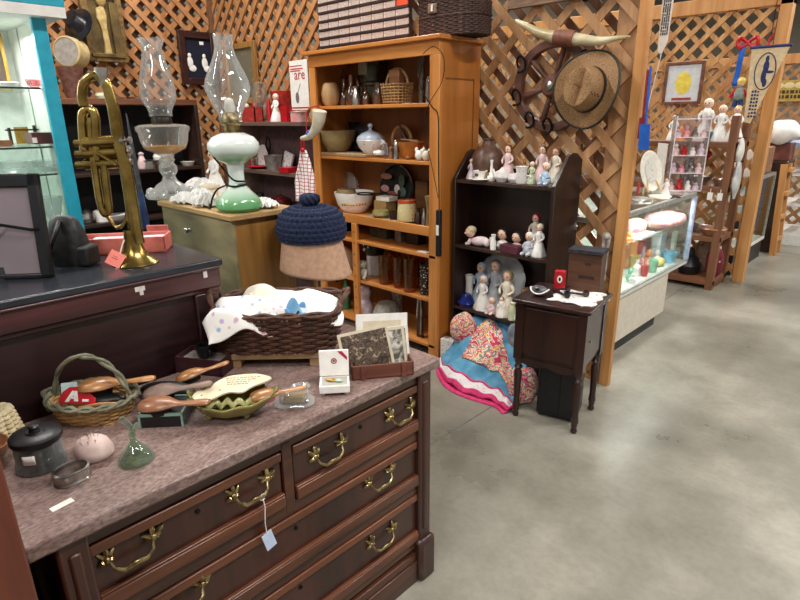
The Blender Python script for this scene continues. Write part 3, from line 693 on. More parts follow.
b.prism([(-.026, .004), (-.016, .004), (-.002, .03), (-.01, .032)], 0, .0012); b.prism([(-.008, .031), (.002, .031), (.008, .006), (-.002, .006)], 0, .0012); b.prism([(-.016, .012), (.004, .012), (.003, .017), (-.012, .017)], 0, .0012); b.prism([(.018, .006), (.034, .006), (.034, .012), (.018, .012)], 0, .0012)
obj('letter', b, mWHITE, t)
S('folded_card', 'small aqua and white card standing in the left of the hoop basket', 'card', B().at((0, 0, 0), (R(-20), 0, .3)).box(-.018, .018, 0, .002, 0, .05), mat('aqua_card', '#8cc4c8', '#e8efee', .7, sc=18), inb(-.062, -.005, .03), R(40))
b = B(); b.tube([(-.05, 0, 0), (.0, 0, .004), (.05, 0, .0)], [.003, .005, .004], 8); S('wooden_spatula', 'slim pale wooden stick lying in the right side of the hoop basket', 'stick', b, mBRW, inb(.045, -.035, .045), R(55))
b = B(); b.ell((0, 0, 0), (.05, .022, .014)); S('black_brush', 'black oval brush lying in the middle of the hoop basket', 'hair brush', b, mBLACK, inb(0.03, .0, .043), R(50))

# dark jar with lid and label
jr = T('lidded_jar', 'dark smoked glass jar with black lid and white label', 'jar', (*mz(37, 470)[:2], ZT), R(40))
jr.scale = (.9, .9, .93); jr.location.x -= .014; jr.location.y += .014
obj('body', B().lathe([(0, .002), (.05, 0), (.054, .004), (.054, .012), (.05, .018), (.05, .062), (.046, .066), (.043, .066), (.045, .06), (.045, .02), (0, .014)], 32), glass('smoked_glass', '#c7cfcc', .45, .05, .03, .16), jr)
obj('contents', B().lathe([(0, .016), (.03, .016), (.03, .05), (0, .051)], 24), mat('dark_beads', '#15171a', '#2b2d31', .5, sc=120, bump=.4), jr)
obj('lid', B().lathe([(0, .066), (.053, .066), (.055, .07), (.055, .08), (.05, .084), (.02, .086), (.018, .089), (.012, .089), (.01, .095), (.013, .1), (.009, .104), (0, .105)], 32), mBLACK, jr)
obj('label', B().at((0, 0, 0), (0, 0, R(12))).surf(lambda u, v: (.0508 * sin((u - .5) * .55), -.0508 * cos((u - .5) * .55), .03 + .022 * v), 6, 1), mPAPER, jr, solid=.0006)

# pin cushion, cuff, glass bell
pc = T('pin_cushion', 'pale pink domed pin cushion with pins between jar and glass bell', 'pin cushion', (*mz(95, 456)[:2], ZT), R(30))
obj('cushion', B().lathe([(0, 0), (.034, 0), (.042, .01), (.042, .022), (.034, .038), (.018, .047), (0, .05)], 28, sy=.85, wob=lambda a, z: 1 + .02 * sin(3 * a + 40 * z)), mat('blush_velvet', '#c9aba4', '#e0c9c2', .95, sc=25, bump=.1), pc)
rr_ = random.Random(4)
for k in range(14):
    a, r_ = rr_.uniform(0, 6.28), rr_.uniform(.003, .024); x, y = r_ * cos(a), r_ * sin(a); z = .05 - r_ * r_ * 22
    obj('pin', B().tube([(x, y, z - .006), (x * 1.3, y * 1.3, z + .008)], .0006, 4).ell((x * 1.3, y * 1.3, z + .009), .0017, n=6, m=5), mSILV, pc)
b = B(); n = 40
loft(b, [[(.031 * cos(a) + d_ * cos(a), .026 * sin(a) + d_ * sin(a), z) for a in (R(-60) + R(300) * i / n for i in range(n + 1))] for d_, z in ((0, 0), (.004, .002), (.002, .005), (.003, .011), (.003, .016), (.002, .022), (.004, .025), (0, .027), (-.001, .025), (-.001, .002), (0, 0))][::1], True, False, False)
S('cuff_bracelet', 'ribbed silver cuff bracelet standing on its edge near the sticker', 'bracelet', b, mSILV, mz(73, 479), R(95))
gb = T('glass_bell', 'green glass bell with a twisted bird handle', 'bell', (*mz(137, 460)[:2], ZT), R(20))
obj('bell', B().lathe([(.036, 0), (.037, .003), (.034, .012), (.026, .024), (.016, .036), (.009, .045), (.006, .05), (0, .05)], 28, wob=lambda a, z: 1 + .02 * sin(12 * a)).lathe([(.033, 0), (.03, .012), (.022, .024), (.012, .036), (0, .045)], 24), mGGLS, gb)
obj('handle', B().tube(smooth([(0, 0, .048), (-.004, 0, .062), (.004, 0, .075), (-.006, 0, .086), (-.018, 0, .092), (-.026, 0, .098)]), .006, 8).tube(smooth([(0, 0, .07), (.012, .0, .08), (.02, 0, .094)]), [.006] * 11 if 0 else .005, 8).ell((.0, 0, .065), (.008, .006, .009)), mGGLS, gb)

# small green edged box with two brushes on it
gx = T('green_box', 'small black box with pale green edges carrying two brown brushes', 'box', (-1.265, .475, ZT), R(48))
obj('body', B().box(-.05, .05, -.042, .05, 0, .034), mBLACK, gx, bev=.001)
e = .0022
obj('edging', B().box(-.052, .052, -.0445, -.04, .03, .037).box(-.052, .052, .048, .0525, .03, .037).box(-.052, -.047, -.044, .052, .03, .037).box(.047, .052, -.044, .052, .03, .037).box(-.052, -.047, -.0445, -.04, 0, .034).box(.047, .052, -.0445, -.04, 0, .034).box(.047, .052, .048, .0525, 0, .034), mat('pale_green_paint', '#6f9280', '#8fae9d', .5), gx)
brush('brown wooden brush with its back up on the front of the green edged box', (-1.245, .455, ZT + .04), R(36), .95, mBRW2, R(-7))
brush('grey worn brush lying behind the brown one on the green edged box', (-1.30, .49, ZT + .044), R(46), .9, mat('worn_grey_wood', '#594238', '#8d7567', .5, sc=14), R(-9))
brush('glossy tan brush tilted up before the maroon box', (-1.375, .60, ZT + .028), R(46), .8, mBRW, R(-18))
S('black_comb_case', 'black curved case lying behind the grey brush', 'comb case', B().ell((0, 0, .022), (.075, .03, .022)), mBLACK, (-1.37, .525, ZT), R(40))

# green leaf dish and paddle card
gdsh = T('leaf_dish', 'olive green glazed pottery dish with ruffled rim on small feet', 'dish', (-1.165, .588, ZT), R(48))
b = B()
def leaf(u, v):
    a = 2 * pi * u; rim = v; rx = .105 * (.55 + .45 * rim); ry = .062 * (.5 + .5 * rim); w_ = 1 + .07 * sin(9 * a) * rim * rim
    return (rx * w_ * cos(a) * (1 + .1 * cos(a)), ry * w_ * sin(a), .014 + .034 * rim ** 1.6 + .005 * rim * sin(9 * a) + .014 * rim * cos(a) ** 2)
b.surf(leaf, 72, 8, True); b.surf(lambda u, v: (.0578 * v * cos(2 * pi * u) * (1 + .1 * cos(2 * pi * u)), (.031) * v * sin(2 * pi * u), .014), 72, 1, True)
obj('bowl', b, mat('olive_glaze', '#575021', '#888048', .2, sc=8), gdsh, solid=.005)
for x in (-.045, .045):
    for y in (-.018, .018): obj('foot', B().ell((x, y, .008), (.009, .009, .008)), mat('olive_glaze', '#575021'), gdsh)
b = B(); b.surf(lambda u, v: (.06 * (2 * u - 1) * 1.1, -.012 + .02 * v + .006 * sin(28 * u), .03 + .012 * sin(pi * v) + .005 * sin(30 * u)), 40, 5); obj('ruffle', b, mat('olive_pale_glaze', '#9c9a64', '#bfba88', .2), gdsh, solid=.003)
def outl(pts): return [tuple(p) for p in smooth([(x, y, 0) for x, y in pts] + [(pts[0][0], pts[0][1], 0)], 4)]
pd = T('paddle_sign', 'cream fan shaped wooden sign with small print lying over the green dish', 'sign', (-1.185, .605, ZT + .062), R(40)); pd.rotation_euler = (R(9), R(-5), R(40))
pts = [(-.085, -.035), (-.06, -.052), (-.03, -.048), (-.008, -.03), (.01, -.022), (.04, -.026), (.06, -.004), (.085, .012), (.1, .03), (.06, .05), (.02, .052), (-.02, .046), (-.045, .02), (-.05, -.002), (-.08, -.012)]
b = B(); b.prism([(p[0], p[1]) for p in outl(pts)][:-1], 0, .004); obj('board', b, mat('cream_board', '#cfc0a2', '#e0d4b8', .7), pd)
b = B()
for j in range(4):
    x = -.02 + .004 * j
    while x < .062 - .006 * j: l = random.uniform(.004, .011); b.box(x, x + l, .036 - .009 * j, .0385 - .009 * j, .004, .0044); x += l + .003
obj('small_print', b, mat('faded_ink', '#7d6f58', None, .8), pd)
for p in ((-.06, -.03), (-.02, -.012)): obj('screw_hole', B().lathe([(.0025, .0042), (0, .0044)], 8, (*p, 0)), mBLKM, pd)
brush('tan paintbrush shaped brush with pink bristles resting on the rim of the green dish', (-1.115, .665, ZT + .035), R(50), .75, mBRW, R(-8), 0, mat('pink_bristle', '#d67f8c', '#e39aa4', .8))

# maroon box with black mug inside
mb = T('maroon_box', 'open maroon box lined in grey standing against the mahogany chest', 'box', (-1.462, .685, ZT), R(30))
mMAR = mat('maroon_board', '#2b1015', '#3d181f', .5)
obj('shell', B().box(-.075, .075, -.045, .045, 0, .005).box(-.075, .075, -.045, -.04, 0, .05).box(-.075, .075, .04, .045, 0, .05).box(-.075, -.07, -.045, .045, 0, .05).box(.07, .075, -.045, .045, 0, .05), mMAR, mb, bev=.001)
obj('lining', B().box(-.07, .07, -.04, .04, .005, .035), mat('grey_lining', '#8a8079', '#9d938b', .9), mb)
q = mb.location
S('black_cup', 'small black cup standing in the maroon box', 'cup', B().lathe([(0, 0), (.018, 0), (.023, .02), (.023, .04), (.019, .04), (.018, .01), (0, .006)], 20).tube(smooth([(.02, 0, .03), (.033, 0, .028), (.033, 0, .012), (.02, 0, .01)]), .003, 6), mBLACK, (q.x - .005, q.y, ZT + .035))

# things at the far left end of the marble
b = B()
for j in range(7):
    for i in range(9):
        a = R(-90) + R(200) * i / 8; z = .008 + .0105 * j; r_ = .045 - .0022 * j
        b.ell((r_ * cos(a), r_ * sin(a), z), (.011, .011, .006), (0, .3, a), 8, 6)
b.lathe([(0, 0), (.042, 0), (.03, .075), (0, .078)], 20)
S('husk_bowl', 'cream braided husk basket at the far left end of the marble', 'basket', b, mat('corn_husk', '#c8b58c', '#e4d6b2', .8, sc=40), (-1.462, .165, ZT), R(20))
S('tan_bowl', 'tan wooden bowl in front of the cream husk basket', 'bowl', B().lathe([(0, 0), (.02, 0), (.042, .02), (.048, .04), (.045, .04), (.036, .02), (0, .008)], 24), mBRW2, (-1.375, .125, ZT))
b = B(); b.lathe([(0, 0), (.03, 0), (.028, .012), (.014, .02), (.017, .06), (.013, .075), (.02, .085), (.018, .16), (.011, .185), (.015, .195), (.012, .21), (0, .214)], 20)
S('wooden_pillar', 'red brown turned wooden pillar standing at the left edge', 'pillar', b, wood('red_turned_wood', '#5b2415', '#8b3d22', 'z', .35), (*mz(4, 408)[:2], ZT))
# mahogany end of another piece at the lower left
mRM = wood('red_mahogany', '#3a160e', '#6d3320', 'z', .36, .6, .25)
nb = T('mahogany_stand', 'tall red mahogany cabinet whose edge shows left of the dresser', 'cabinet', (-1.1, -.16, 0))
obj('body', B().box(-.29, .29, -.23, .2475, .05, 1.1), mRM, nb, bev=.004)
obj('top', B().box(-.3, .294, -.24, .25, 1.1, 1.125), mRM, nb, bev=.006)
obj('plinth', B().box(-.28, .28, -.22, .225, 0, .05), mRM, nb)

# ------------------------------------------------------------------ hats on a stand behind the basket
hp = at(314, 272, y=1.26)
hs = T('hat_stand', 'slim wooden hat stand behind the wicker basket', 'hat stand', (hp.x, hp.y, 0))
HZ = hp.z
obj('base', B().lathe([(0, 0), (.13, 0), (.13, .015), (.05, .03), (.02, .04), (0, .04)], 28), mPOST, hs)
obj('pole', B().lathe([(0, .03), (.013, .03), (.013, HZ + .06), (0, HZ + .06)], 14), mPOST, hs)
obj('block', B().lathe([(0, HZ + .05), (.06, HZ + .06), (.07, HZ + .1), (.08, HZ + .13), (.07, HZ + .148), (0, HZ + .15)], 24), mPOST, hs)

mFELT = mat('tan_felt', '#b08a70', '#bf9a80', .95, sc=60, bump=.08)
TL = R(0)
def cloche(u, v):
    a = 2 * pi * u; r = .1 + .026 * v ** .7 + .018 * v * v * max(0, cos(a - R(44))); z = .165 - .16 * v + .016 * v * cos(a - R(225))
    return (r * cos(a), r * sin(a), HZ + z)
th = T('felt_hat', 'tan felt cloche hat under the navy crocheted hat on the hat stand', 'hat', (hp.x, hp.y, 0))
b = B(); b.surf(cloche, 48, 16, True); b.surf(lambda u, v: (.1 * v * cos(2 * pi * u), .1 * v * sin(2 * pi * u), HZ + .19 - .025 * v), 48, 4, True); obj('crown', b, mFELT, th, solid=.004)
mCRO = mat('navy_crochet_yarn', '#0f1730', '#1e2a4c', .95, sc=120, bump=.3)
nh = T('crochet_hat', 'navy blue crocheted hat with a topknot on top of the tan felt hat', 'hat', (hp.x, hp.y, HZ + .142))
nb_ = 34
def cro(u, v):
    a = 2 * pi * u; t = v * 1.05; pr = [(0, .112), (.05, .111), (.09, .1), (.115, .075), (.126, .042), (.127, .014), (.12, -.012), (.112, -.014)]
    f = v * (len(pr) - 1); i = min(int(f), len(pr) - 2); q = f - i; r = pr[i][0] * (1 - q) + pr[i + 1][0] * q; z = pr[i][1] * (1 - q) + pr[i + 1][1] * q
    row = v * 11; bmp = .0075 * abs(sin(pi * row)) * (.55 + .45 * sin(nb_ * a / 1 + pi * (int(row) % 2)))
    return ((r + bmp) * cos(a), (r + bmp) * sin(a), z + bmp * .6)
b = B(); b.surf(cro, 272, 132, True); obj('crown', b, mCRO, nh)
b = B(); b.surf(lambda u, v: ((.034 * sin(pi * v * .9) + .004 * sin(10 * 2 * pi * u + 14 * v) + .003) * cos(2 * pi * u), (.034 * sin(pi * v * .9) + .004 * sin(10 * 2 * pi * u + 14 * v) + .003) * sin(2 * pi * u), .12 + .036 * (1 - cos(pi * v)) / 2 * 1.3 - .004), 80, 16, True); obj('topknot', b, mCRO, nh, loc=(0, 0, -.006))
# ================================================================== on the mahogany chest (top at CZ)
fr0, fl0 = Vector((-1.675, .387, CZ)), Vector((-1.758, .287, CZ))
yf = math.atan2(fr0.y - fl0.y, fr0.x - fl0.x)
hF = at(40, 172, y=.387 + .03).z - CZ
mMAUVE = mat('mauve_board', '#7d7075', '#8d8085', .6, sc=4)
fp = T('framed_board', 'black framed mauve board standing on the mahogany chest at the left edge', 'board', (fr0.x, fr0.y, CZ), yf)
fp.rotation_euler = (R(-6), 0, yf)
Wf = .30
obj('frame', B().box(-Wf, -Wf + .03, 0, .022, 0, hF).box(-.028, 0, 0, .022, 0, hF).box(-Wf, 0, 0, .022, 0, .014).box(-Wf, 0, 0, .022, hF - .035, hF), mBLACK, fp, bev=.004)
obj('panel', B().box(-Wf + .02, -.02, .008, .016, .01, hF - .02), mMAUVE, fp)
obj('stay', B().tube([(-.1, -.012, .145), (-.03, -.006, .13), (-.015, .0, .13)], .004, 6).tube([(-.1, -.012, .145), (-.14, -.01, .1), (-.16, -.012, .02)], .003, 6), mIRON, fp)
obj('prop', B().at((-.15, .03, .1), (R(-14), 0, 0)).box(-.03, .03, -.005, .005, -.11, .1), mBLACK, fp)
# black leather bag
bgp = Vector((-1.80, .475, CZ)); bg2 = T('leather_bag', 'soft black leather bag slumped behind the black framed board', 'bag', bgp, R(40))
mLEA = mat('black_leather', '#0d0d0d', '#1e1d1c', .5, sc=40, bump=.25)
b = B(); loft(b, [rr_ring(.055 * q, .038 * q2, z, 28, 3) for z, q, q2 in ((0, .95, 1.0), (.02, 1.05, 1.1), (.06, 1.02, 1.0), (.1, .9, .75), (.13, .7, .5), (.142, .4, .3), (.145, .0, .0))]); obj('body', b, mLEA, bg2)
b = B().tube(smooth([(-.04, -.038, .03), (-.02, -.05, .06), (.0, -.045, .1), (.0, -.02, .13)]), .006, 6); obj('strap', b, mLEA, bg2)
obj('side_pocket', B().at((.06, -.01, 0)).box(-.014, .02, -.03, .03, .002, .06), mLEA, bg2, bev=.008)
# coral tray
ctp = Vector((-1.86, .655, CZ)); ct = T('coral_box', 'coral pink shallow wooden box with pale lining behind the trumpet', 'box', ctp, R(54))
mCOR = mat('coral_paint', '#c9665a', '#dc7d70', .5)
obj('shell', B().box(-.13, .13, -.05, .05, 0, .006).box(-.13, .13, -.05, -.044, 0, .05).box(-.13, .13, .044, .05, 0, .05).box(.124, .13, -.05, .05, 0, .05).box(-.13, -.124, -.05, .05, 0, .012), mCOR, ct, bev=.001)
obj('lining', B().box(-.1, .12, -.043, .043, .03, .04), mat('pale_blue_lining', '#b9b6c2', '#cfccd4', .8), ct)
S('coral_board', 'small coral pink panel standing against the tan cabinet behind the trumpet', 'panel', B().box(-.035, .035, -.004, .004, 0, .055), mCOR, (-1.93, .79, CZ), R(48), bev=.001)

# trumpet standing on its bell
tp = Vector((*at(136, 263, z=CZ)[:2], CZ)); k = mpp(tp) * .98
ty = math.atan2(RT.y, RT.x)
tr = T('trumpet', 'brass trumpet standing upright on its bell with a pink tag', 'trumpet', tp, ty)
kz = k * 1.0
def tp_(pxx, pyy, d=0):                       # pixels of the trumpet drawing to its own flat plane
    return ((pxx - 136 + (263 - pyy) * .0) * k, d, (263 - pyy) * k * 1.03)
def lean(pts):                               # undo the downward convergence of the picture
    out = []
    for x, y, dd in pts:
        X = x + (263 - y) * (136 - 430) / 1750 * -1 * 0; out.append(tp_(X, y, dd))
    return out
def trp(pts, r, n=10, kk=6): return smooth([at_tr(*p) for p in pts], kk)
nrm = Vector((-sin(ty), cos(ty), 0)); Mi = Matrix.Rotation(-ty, 4, 'Z')
def at_tr(x, y, d=0):
    dd = FW * FPX + RT * (x - 400) + UP * (300 - y); t = ((tp - EYE).dot(nrm)) / dd.dot(nrm)
    P = EYE + dd * t; q = Mi @ (P - tp); return (q.x, d, q.z)
b = B(); b.lathe([(.062, 0), (.0635, .002), (.061, .005), (.042, .02), (.03, .04), (.0225, .07), (.019, .1)], 36); b.lathe([(.06, .001), (.04, .018), (.028, .038), (.017, .1)], 36)
bellp = [at_tr(x, y) for x, y in ((138, 243), (135, 228), (131, 200), (126, 170), (119.5, 145), (114, 112), (110, 96))]
pts = smooth(bellp + [at_tr(106, 84), at_tr(99, 77), at_tr(91, 77), at_tr(84, 84), at_tr(82, 96), at_tr(84, 106)], 6); n_ = len(pts); b.tube(pts, [.0192 - .0068 * min(1, i / (n_ * .72)) for i in range(n_)], 14)
obj('bell', b, mBRASS2, tr)
b = B(); b.tube(trp([(84, 150), (82, 120), (84, 112), (89, 109), (94, 113), (96, 125), (97, 160)], 0, 10), .0115, 12); b.tube(trp([(90, 118), (91, 140), (94, 165)], 0), .009, 10)
obj('bow', b, mBRASS2, tr)
b = B(); b.tube(trp([(94, 162), (98, 190), (101, 206), (105, 214), (109, 210), (108, 200), (104, 165)], 0, 10), .0105, 12)
b.tube(trp([(106, 214), (110, 220), (116, 227), (122, 226), (126, 220), (127, 212)], 0), .0055, 8); obj('tuning_slide', b, mBRASS2, tr)
for i, yy in enumerate((142, 153, 164)):
    v = obj('valve', B().tube([at_tr(84, yy + 1, .004 * i), at_tr(118, yy - 1, .004 * i)], .0155, 14).tube([at_tr(75, yy + 1.5, .004 * i), at_tr(84, yy + 1, .004 * i)], .0095, 10), mBRASS2, tr)
    obj('cap', B().tube([at_tr(117, yy - 1, .004 * i), at_tr(124, yy - 1.5, .004 * i)], .0145, 14).tube([at_tr(124, yy - 1.5, .004 * i), at_tr(130, yy - 2, .004 * i)], .004, 8).tube([at_tr(129, yy - 2, .004 * i), at_tr(131, yy - 2, .004 * i)], .009, 12), mSILV, v)
b = B(); p0, p1 = Vector(at_tr(105, 86, -.004)), Vector(at_tr(102, 68, -.004)); b.tube([p0, p0.lerp(p1, .5), p0.lerp(p1, .75), p1], [.009, .012, .016, .0175], 14); obj('mouthpiece', b, mSILV, tr)
b = B(); b.tube([at_tr(95, 150, -.012), at_tr(112, 160, -.014), at_tr(118, 165, -.012)], .004, 6); b.tube([at_tr(100, 205), at_tr(109, 205)], .005, 8); obj('brace', b, mBRASS2, tr)
tgp = at(127, 249, z=CZ + .045)
tt = T('pink_tag', 'pink square price tag on a cord hanging against the trumpet bell', 'price tag', (tp.x + .02, tp.y - .068, CZ + .006), ty); tt.rotation_euler = (R(-28), R(28), ty)
obj('tag', B().box(-.028, .014, -.001, .001, 0, .042), mPINKT, tt)
obj('writing', B().box(-.018, .0, -.0016, -.001, .02, .0225).box(-.016, -.004, -.0016, -.001, .026, .028), mat('faded_red_ink', '#b9564c', None, .8), tt)
obj('cord', B().tube(smooth([(-.004, .0, .04), (-.012, .004, .07), (-.02, .02, .1)]), .0018, 5), mCREAM, tt)

# ================================================================== lamps and linen on the tan cabinet (top at LZ)
lp = Vector((*at(174, 200, z=LZ)[:2], LZ)); lp.x = -2.33; lp.y = on(174, 1.13, LZ).y; lp = on(172, 1.10, LZ); k = mpp(lp) * .95
mBURN = mat('dark_burner', '#2a2620', '#4a4338', .4, .8)
ol = T('oil_lamp', 'clear glass oil lamp with amber oil left of the green lamp', 'oil lamp', lp)
k1 = k
base = [(25, 0), (26, 3), (23, 6), (17, 9), (14, 13), (8, 17), (6, 22), (9, 27), (9, 32), (6, 36), (8, 39), (5, 42)]
obj('foot', lpx(k1, [(0, 0)] + base + [(0, 43)], 12), mCUT, ol)
for i in range(8):
    a = 2 * pi * i / 8; obj('foot_lobe', B().ell((21 * k1 * cos(a), 21 * k1 * sin(a), 5 * k1), (5 * k1, 5 * k1, 5 * k1), n=10, m=7), mCUT, ol)
obj('font', lpx(k1, [(5, 42), (10, 45), (20, 50), (23, 58), (24, 66), (26, 69), (26, 72), (22, 74), (10, 75), (9, 75)], 24), mCLEAR, ol)
obj('oil', lpx(k1, [(0, 45.5), (9.5, 45.5), (19, 50.5), (20.5, 53), (0, 53)], 24), mat('lamp_oil', '#c98a12', '#d99c1c', .15), ol)
obj('burner', lpx(k1, [(0, 74), (10, 74), (10, 79), (9, 82), (11, 83), (0, 84)], 20), mBURN, ol)
chim = [(11, 82), (11, 87), (13, 92), (16, 97), (17, 104), (16, 115), (13, 128), (10, 140), (9, 147), (12, 153), (13, 155)]
obj('chimney', lpx(k1, chim + [(12.2, 155), (8.4, 147), (9.4, 140), (12.4, 128)], 28, wob=None), mCLEAR, ol)
obj('sticker', B().box(9 * k1, 9.6 * k1, -6 * k1, -1 * k1, 125 * k1, 133 * k1) if 0 else B().box(6 * k1, 11 * k1, -9.6 * k1, -9.2 * k1, 124 * k1.v, 131 * k1.v), mPAPER, ol)
def milk():
    m, nt, bs, N, L = _new('white_to_green_milk_glass'); sp = N.new('ShaderNodeSeparateXYZ'); L.new(_coord(N, L), sp.inputs[0])
    mr = N.new('ShaderNodeMath'); mr.operation = 'DIVIDE'; mr.inputs[1].default_value = 86 * kg.v; L.new(sp.outputs[2], mr.inputs[0])
    L.new(_ramp(N, L, mr.outputs[0], [(0, '#4e8f57'), (.12, '#6aa870'), (.26, '#c9ddcd'), (.55, '#dfe7e4'), (.63, '#7fb27f'), (.72, '#d4e2d8'), (.9, '#eef0f0')]), bs.inputs['Base Color'])
    bs.inputs['Roughness'].default_value = .15; bs.inputs['Coat Weight'].default_value = .4; return m
gp = on(231, 1.12, LZ); gp = Vector((*at(231, 208, z=LZ)[:2], LZ)); gp = Vector((-1.91, 1.10, LZ)); kg = mpp(gp) * .93
gl = T('green_lamp', 'white and green milk glass oil lamp with a black cord wound round its stem', 'oil lamp', gp)
mMILK = milk()
obj('body', lpx(kg, [(0, 0), (20, 0), (24, 4), (24, 9), (20, 15), (13, 22), (9, 27), (8, 33), (8, 40), (9, 49), (15, 53), (23, 59), (26.5, 65), (26, 71), (21, 77), (12, 81), (0, 82)], 36), mMILK, gl)
obj('burner', lpx(kg, [(0, 81), (8, 81), (8, 88), (12, 90), (12, 92), (9, 95), (8, 101), (0, 102)], 20), mBRASS, gl)
obj('wick_tube', lpx(kg, [(0, 100), (4, 100), (6, 106), (4, 114), (0, 116)], 14), mat('frosted_flame', '#d9d6cc', '#e9e6dc', .3), gl)
obj('chimney', lpx(kg, [(11, 93), (12, 100), (15, 107), (20, 116), (22.5, 125), (21, 133), (16, 144), (11, 155), (9, 163), (9.5, 175), (9, 175), (8.4, 163), (10.4, 155)], 28), mCLEAR, gl)
b = B(); pts = [(-17, -17, 72), (-12, -20, 62), (0, -14, 45), (9, -9, 34), (12, 0, 32), (6, 9, 31), (-6, 8, 30), (-10, -3, 29), (-3, -10, 28), (8, -8, 27), (10, 3, 28), (0, 10, 27), (-10, 4, 28), (-14, -14, 24), (-22, -18, 14), (-25, -20, 4), (-32, -18, 1.2), (-48, -14, 1.2)]
b.tube([(x * kg, y * kg, z * kg.v) for x, y, z in smooth(pts, 6)], .0035, 6); obj('cord', b, mIRON, gl)

def lace(w, d, h, seed): 
    rr = random.Random(seed)
    def fn(u, v):
        a = 2 * pi * u; rf = 1 + .12 * sin(9 * a + seed) + .05 * sin(17 * a)
        return (w * v * rf * cos(a), d * v * rf * sin(a), h * (1 - v * v) + .006 * sin(13 * a + 20 * v + seed) * v + .004 * sin(24 * a + 30 * v) + .0105)
    b = B(); b.surf(fn, 80, 14, True); return b
mLACE = mat('white_crochet_lace', '#e6e4e0', '#fbfaf7', .9, sc=150, bump=.35)
for i, (pxx, Y, lab, w_) in enumerate(((202, 1.09, 'white crochet doily heaped between the two lamps', .085), (206, 1.18, 'white ruffled doily behind the heap between the lamps', .07), (186, 1.05, 'white lace doily draped at the foot of the clear oil lamp', .06), (207, 1.06, 'white lace doily bunched against the green lamp base', .05), (198, 1.235, 'white doily pushed to the back of the tan cabinet', .07))):
    p = on(pxx, Y, LZ); S('doily', lab, 'doily', lace(w_, w_ * .65, (.05, .075, .035, .04, .06)[i], i), mLACE, p, .3 * i, 'doilies on the tan cabinet')
S('doily', 'flat white lace doily right of the green lamp', 'doily', lace(.065, .04, .025, 6), mLACE, on(264, 1.2, LZ), R(10), 'doilies on the tan cabinet')
p = on(211, 1.165, LZ); kk = mpp(p)
S('beige_crock', 'small beige crock with a wide rim behind the green lamp', 'crock', lpx(kk, [(0, 0), (7, 0), (8, 3), (8, 12), (10, 13), (10, 16), (7, 16), (6, 5), (0, 4)], 20), mCREAM, p)

# ---------------------------------------------------------------- figurines, one builder for the many small ones
def figure(lab, P, h, dress=None, hair=None, kind='lady', rz=0, cat='figurine', group=None, name=None, base=None):
    """porcelain figurine of height h: body, head, hair and arms"""
    h = getattr(h, 'v', h); t = T(name or 'porcelain_figurine', lab, cat, P, rz, group); k = h
    dress = dress or mWHITE; hair = hair or mBROWNH
    if kind == 'lady':
        obj('dress', B().lathe([(0, 0), (.24 * k, 0), (.25 * k, .04 * k), (.2 * k, .2 * k), (.13 * k, .4 * k), (.085 * k, .52 * k), (.11 * k, .62 * k), (.115 * k, .7 * k), (.07 * k, .77 * k), (.04 * k, .8 * k), (0, .8 * k)], 18, wob=lambda a, z: 1 + (.06 * sin(7 * a) if z < .4 * k else 0)), dress, t)
        for s in (-1, 1): obj('arm', B().tube(smooth([(s * .1 * k, 0, .71 * k), (s * .17 * k, -.03 * k, .58 * k), (s * .1 * k, -.13 * k, .5 * k)], 4), [.035 * k] * 4 + [.026 * k] * 5, 8), dress, t)
        zc = .88 * k
    elif kind == 'sit':
        obj('dress', B().ell((0, 0, .22 * k), (.24 * k, .22 * k, .22 * k)).lathe([(.18 * k, .2 * k), (.15 * k, .42 * k), (.12 * k, .55 * k), (.05 * k, .63 * k), (0, .64 * k)], 16), dress, t)
        for s in (-1, 1):
            obj('leg', B().tube([(s * .12 * k, -.1 * k, .12 * k), (s * .13 * k, -.3 * k, .08 * k), (s * .13 * k, -.33 * k, .12 * k)], [.08 * k, .065 * k, .06 * k], 8), dress, t)
            obj('arm', B().tube([(s * .13 * k, 0, .52 * k), (s * .22 * k, -.08 * k, .38 * k), (s * .12 * k, -.2 * k, .34 * k)], [.05 * k, .045 * k, .04 * k], 8), dress, t)
        zc = .78 * k
    elif kind == 'bust':
        obj('dress', B().lathe([(0, 0), (.2 * k, 0), (.26 * k, .12 * k), (.22 * k, .3 * k), (.08 * k, .4 * k), (0, .42 * k)], 16), dress, t); zc = .64 * k
    hr = .115 * k if kind == 'lady' else (.17 * k if kind == 'sit' else .25 * k)
    hd = obj('head', B().ell((0, 0, zc), (hr * .9, hr * .92, hr)).ell((0, -hr * .92, zc - hr * .08), hr * .16, n=8, m=6), mSKIN if kind != 'white' else dress, t)
    for s in (-1, 1): obj('eye', B().ell((s * hr * .34, -hr * .82, zc + hr * .08), hr * .13, n=8, m=6), mBLKM, hd)
    obj('hair', B().ell((0, hr * .18, zc + hr * .14), (hr * 1.0, hr * .95, hr * .98), n=14).ell((0, hr * .5, zc - hr * .3), (hr * .8, hr * .6, hr * .7)), hair, t)
    if base: obj('base', B().lathe([(0, 0), (.22 * k, 0), (.22 * k, .03 * k), (0, .03 * k)], 18), base, t)
    return t
p = on(217, 1.27, LZ); figure('white lace angel figurine standing behind the beige crock', p, .2, mLACE, mWHITE, cat='figurine')

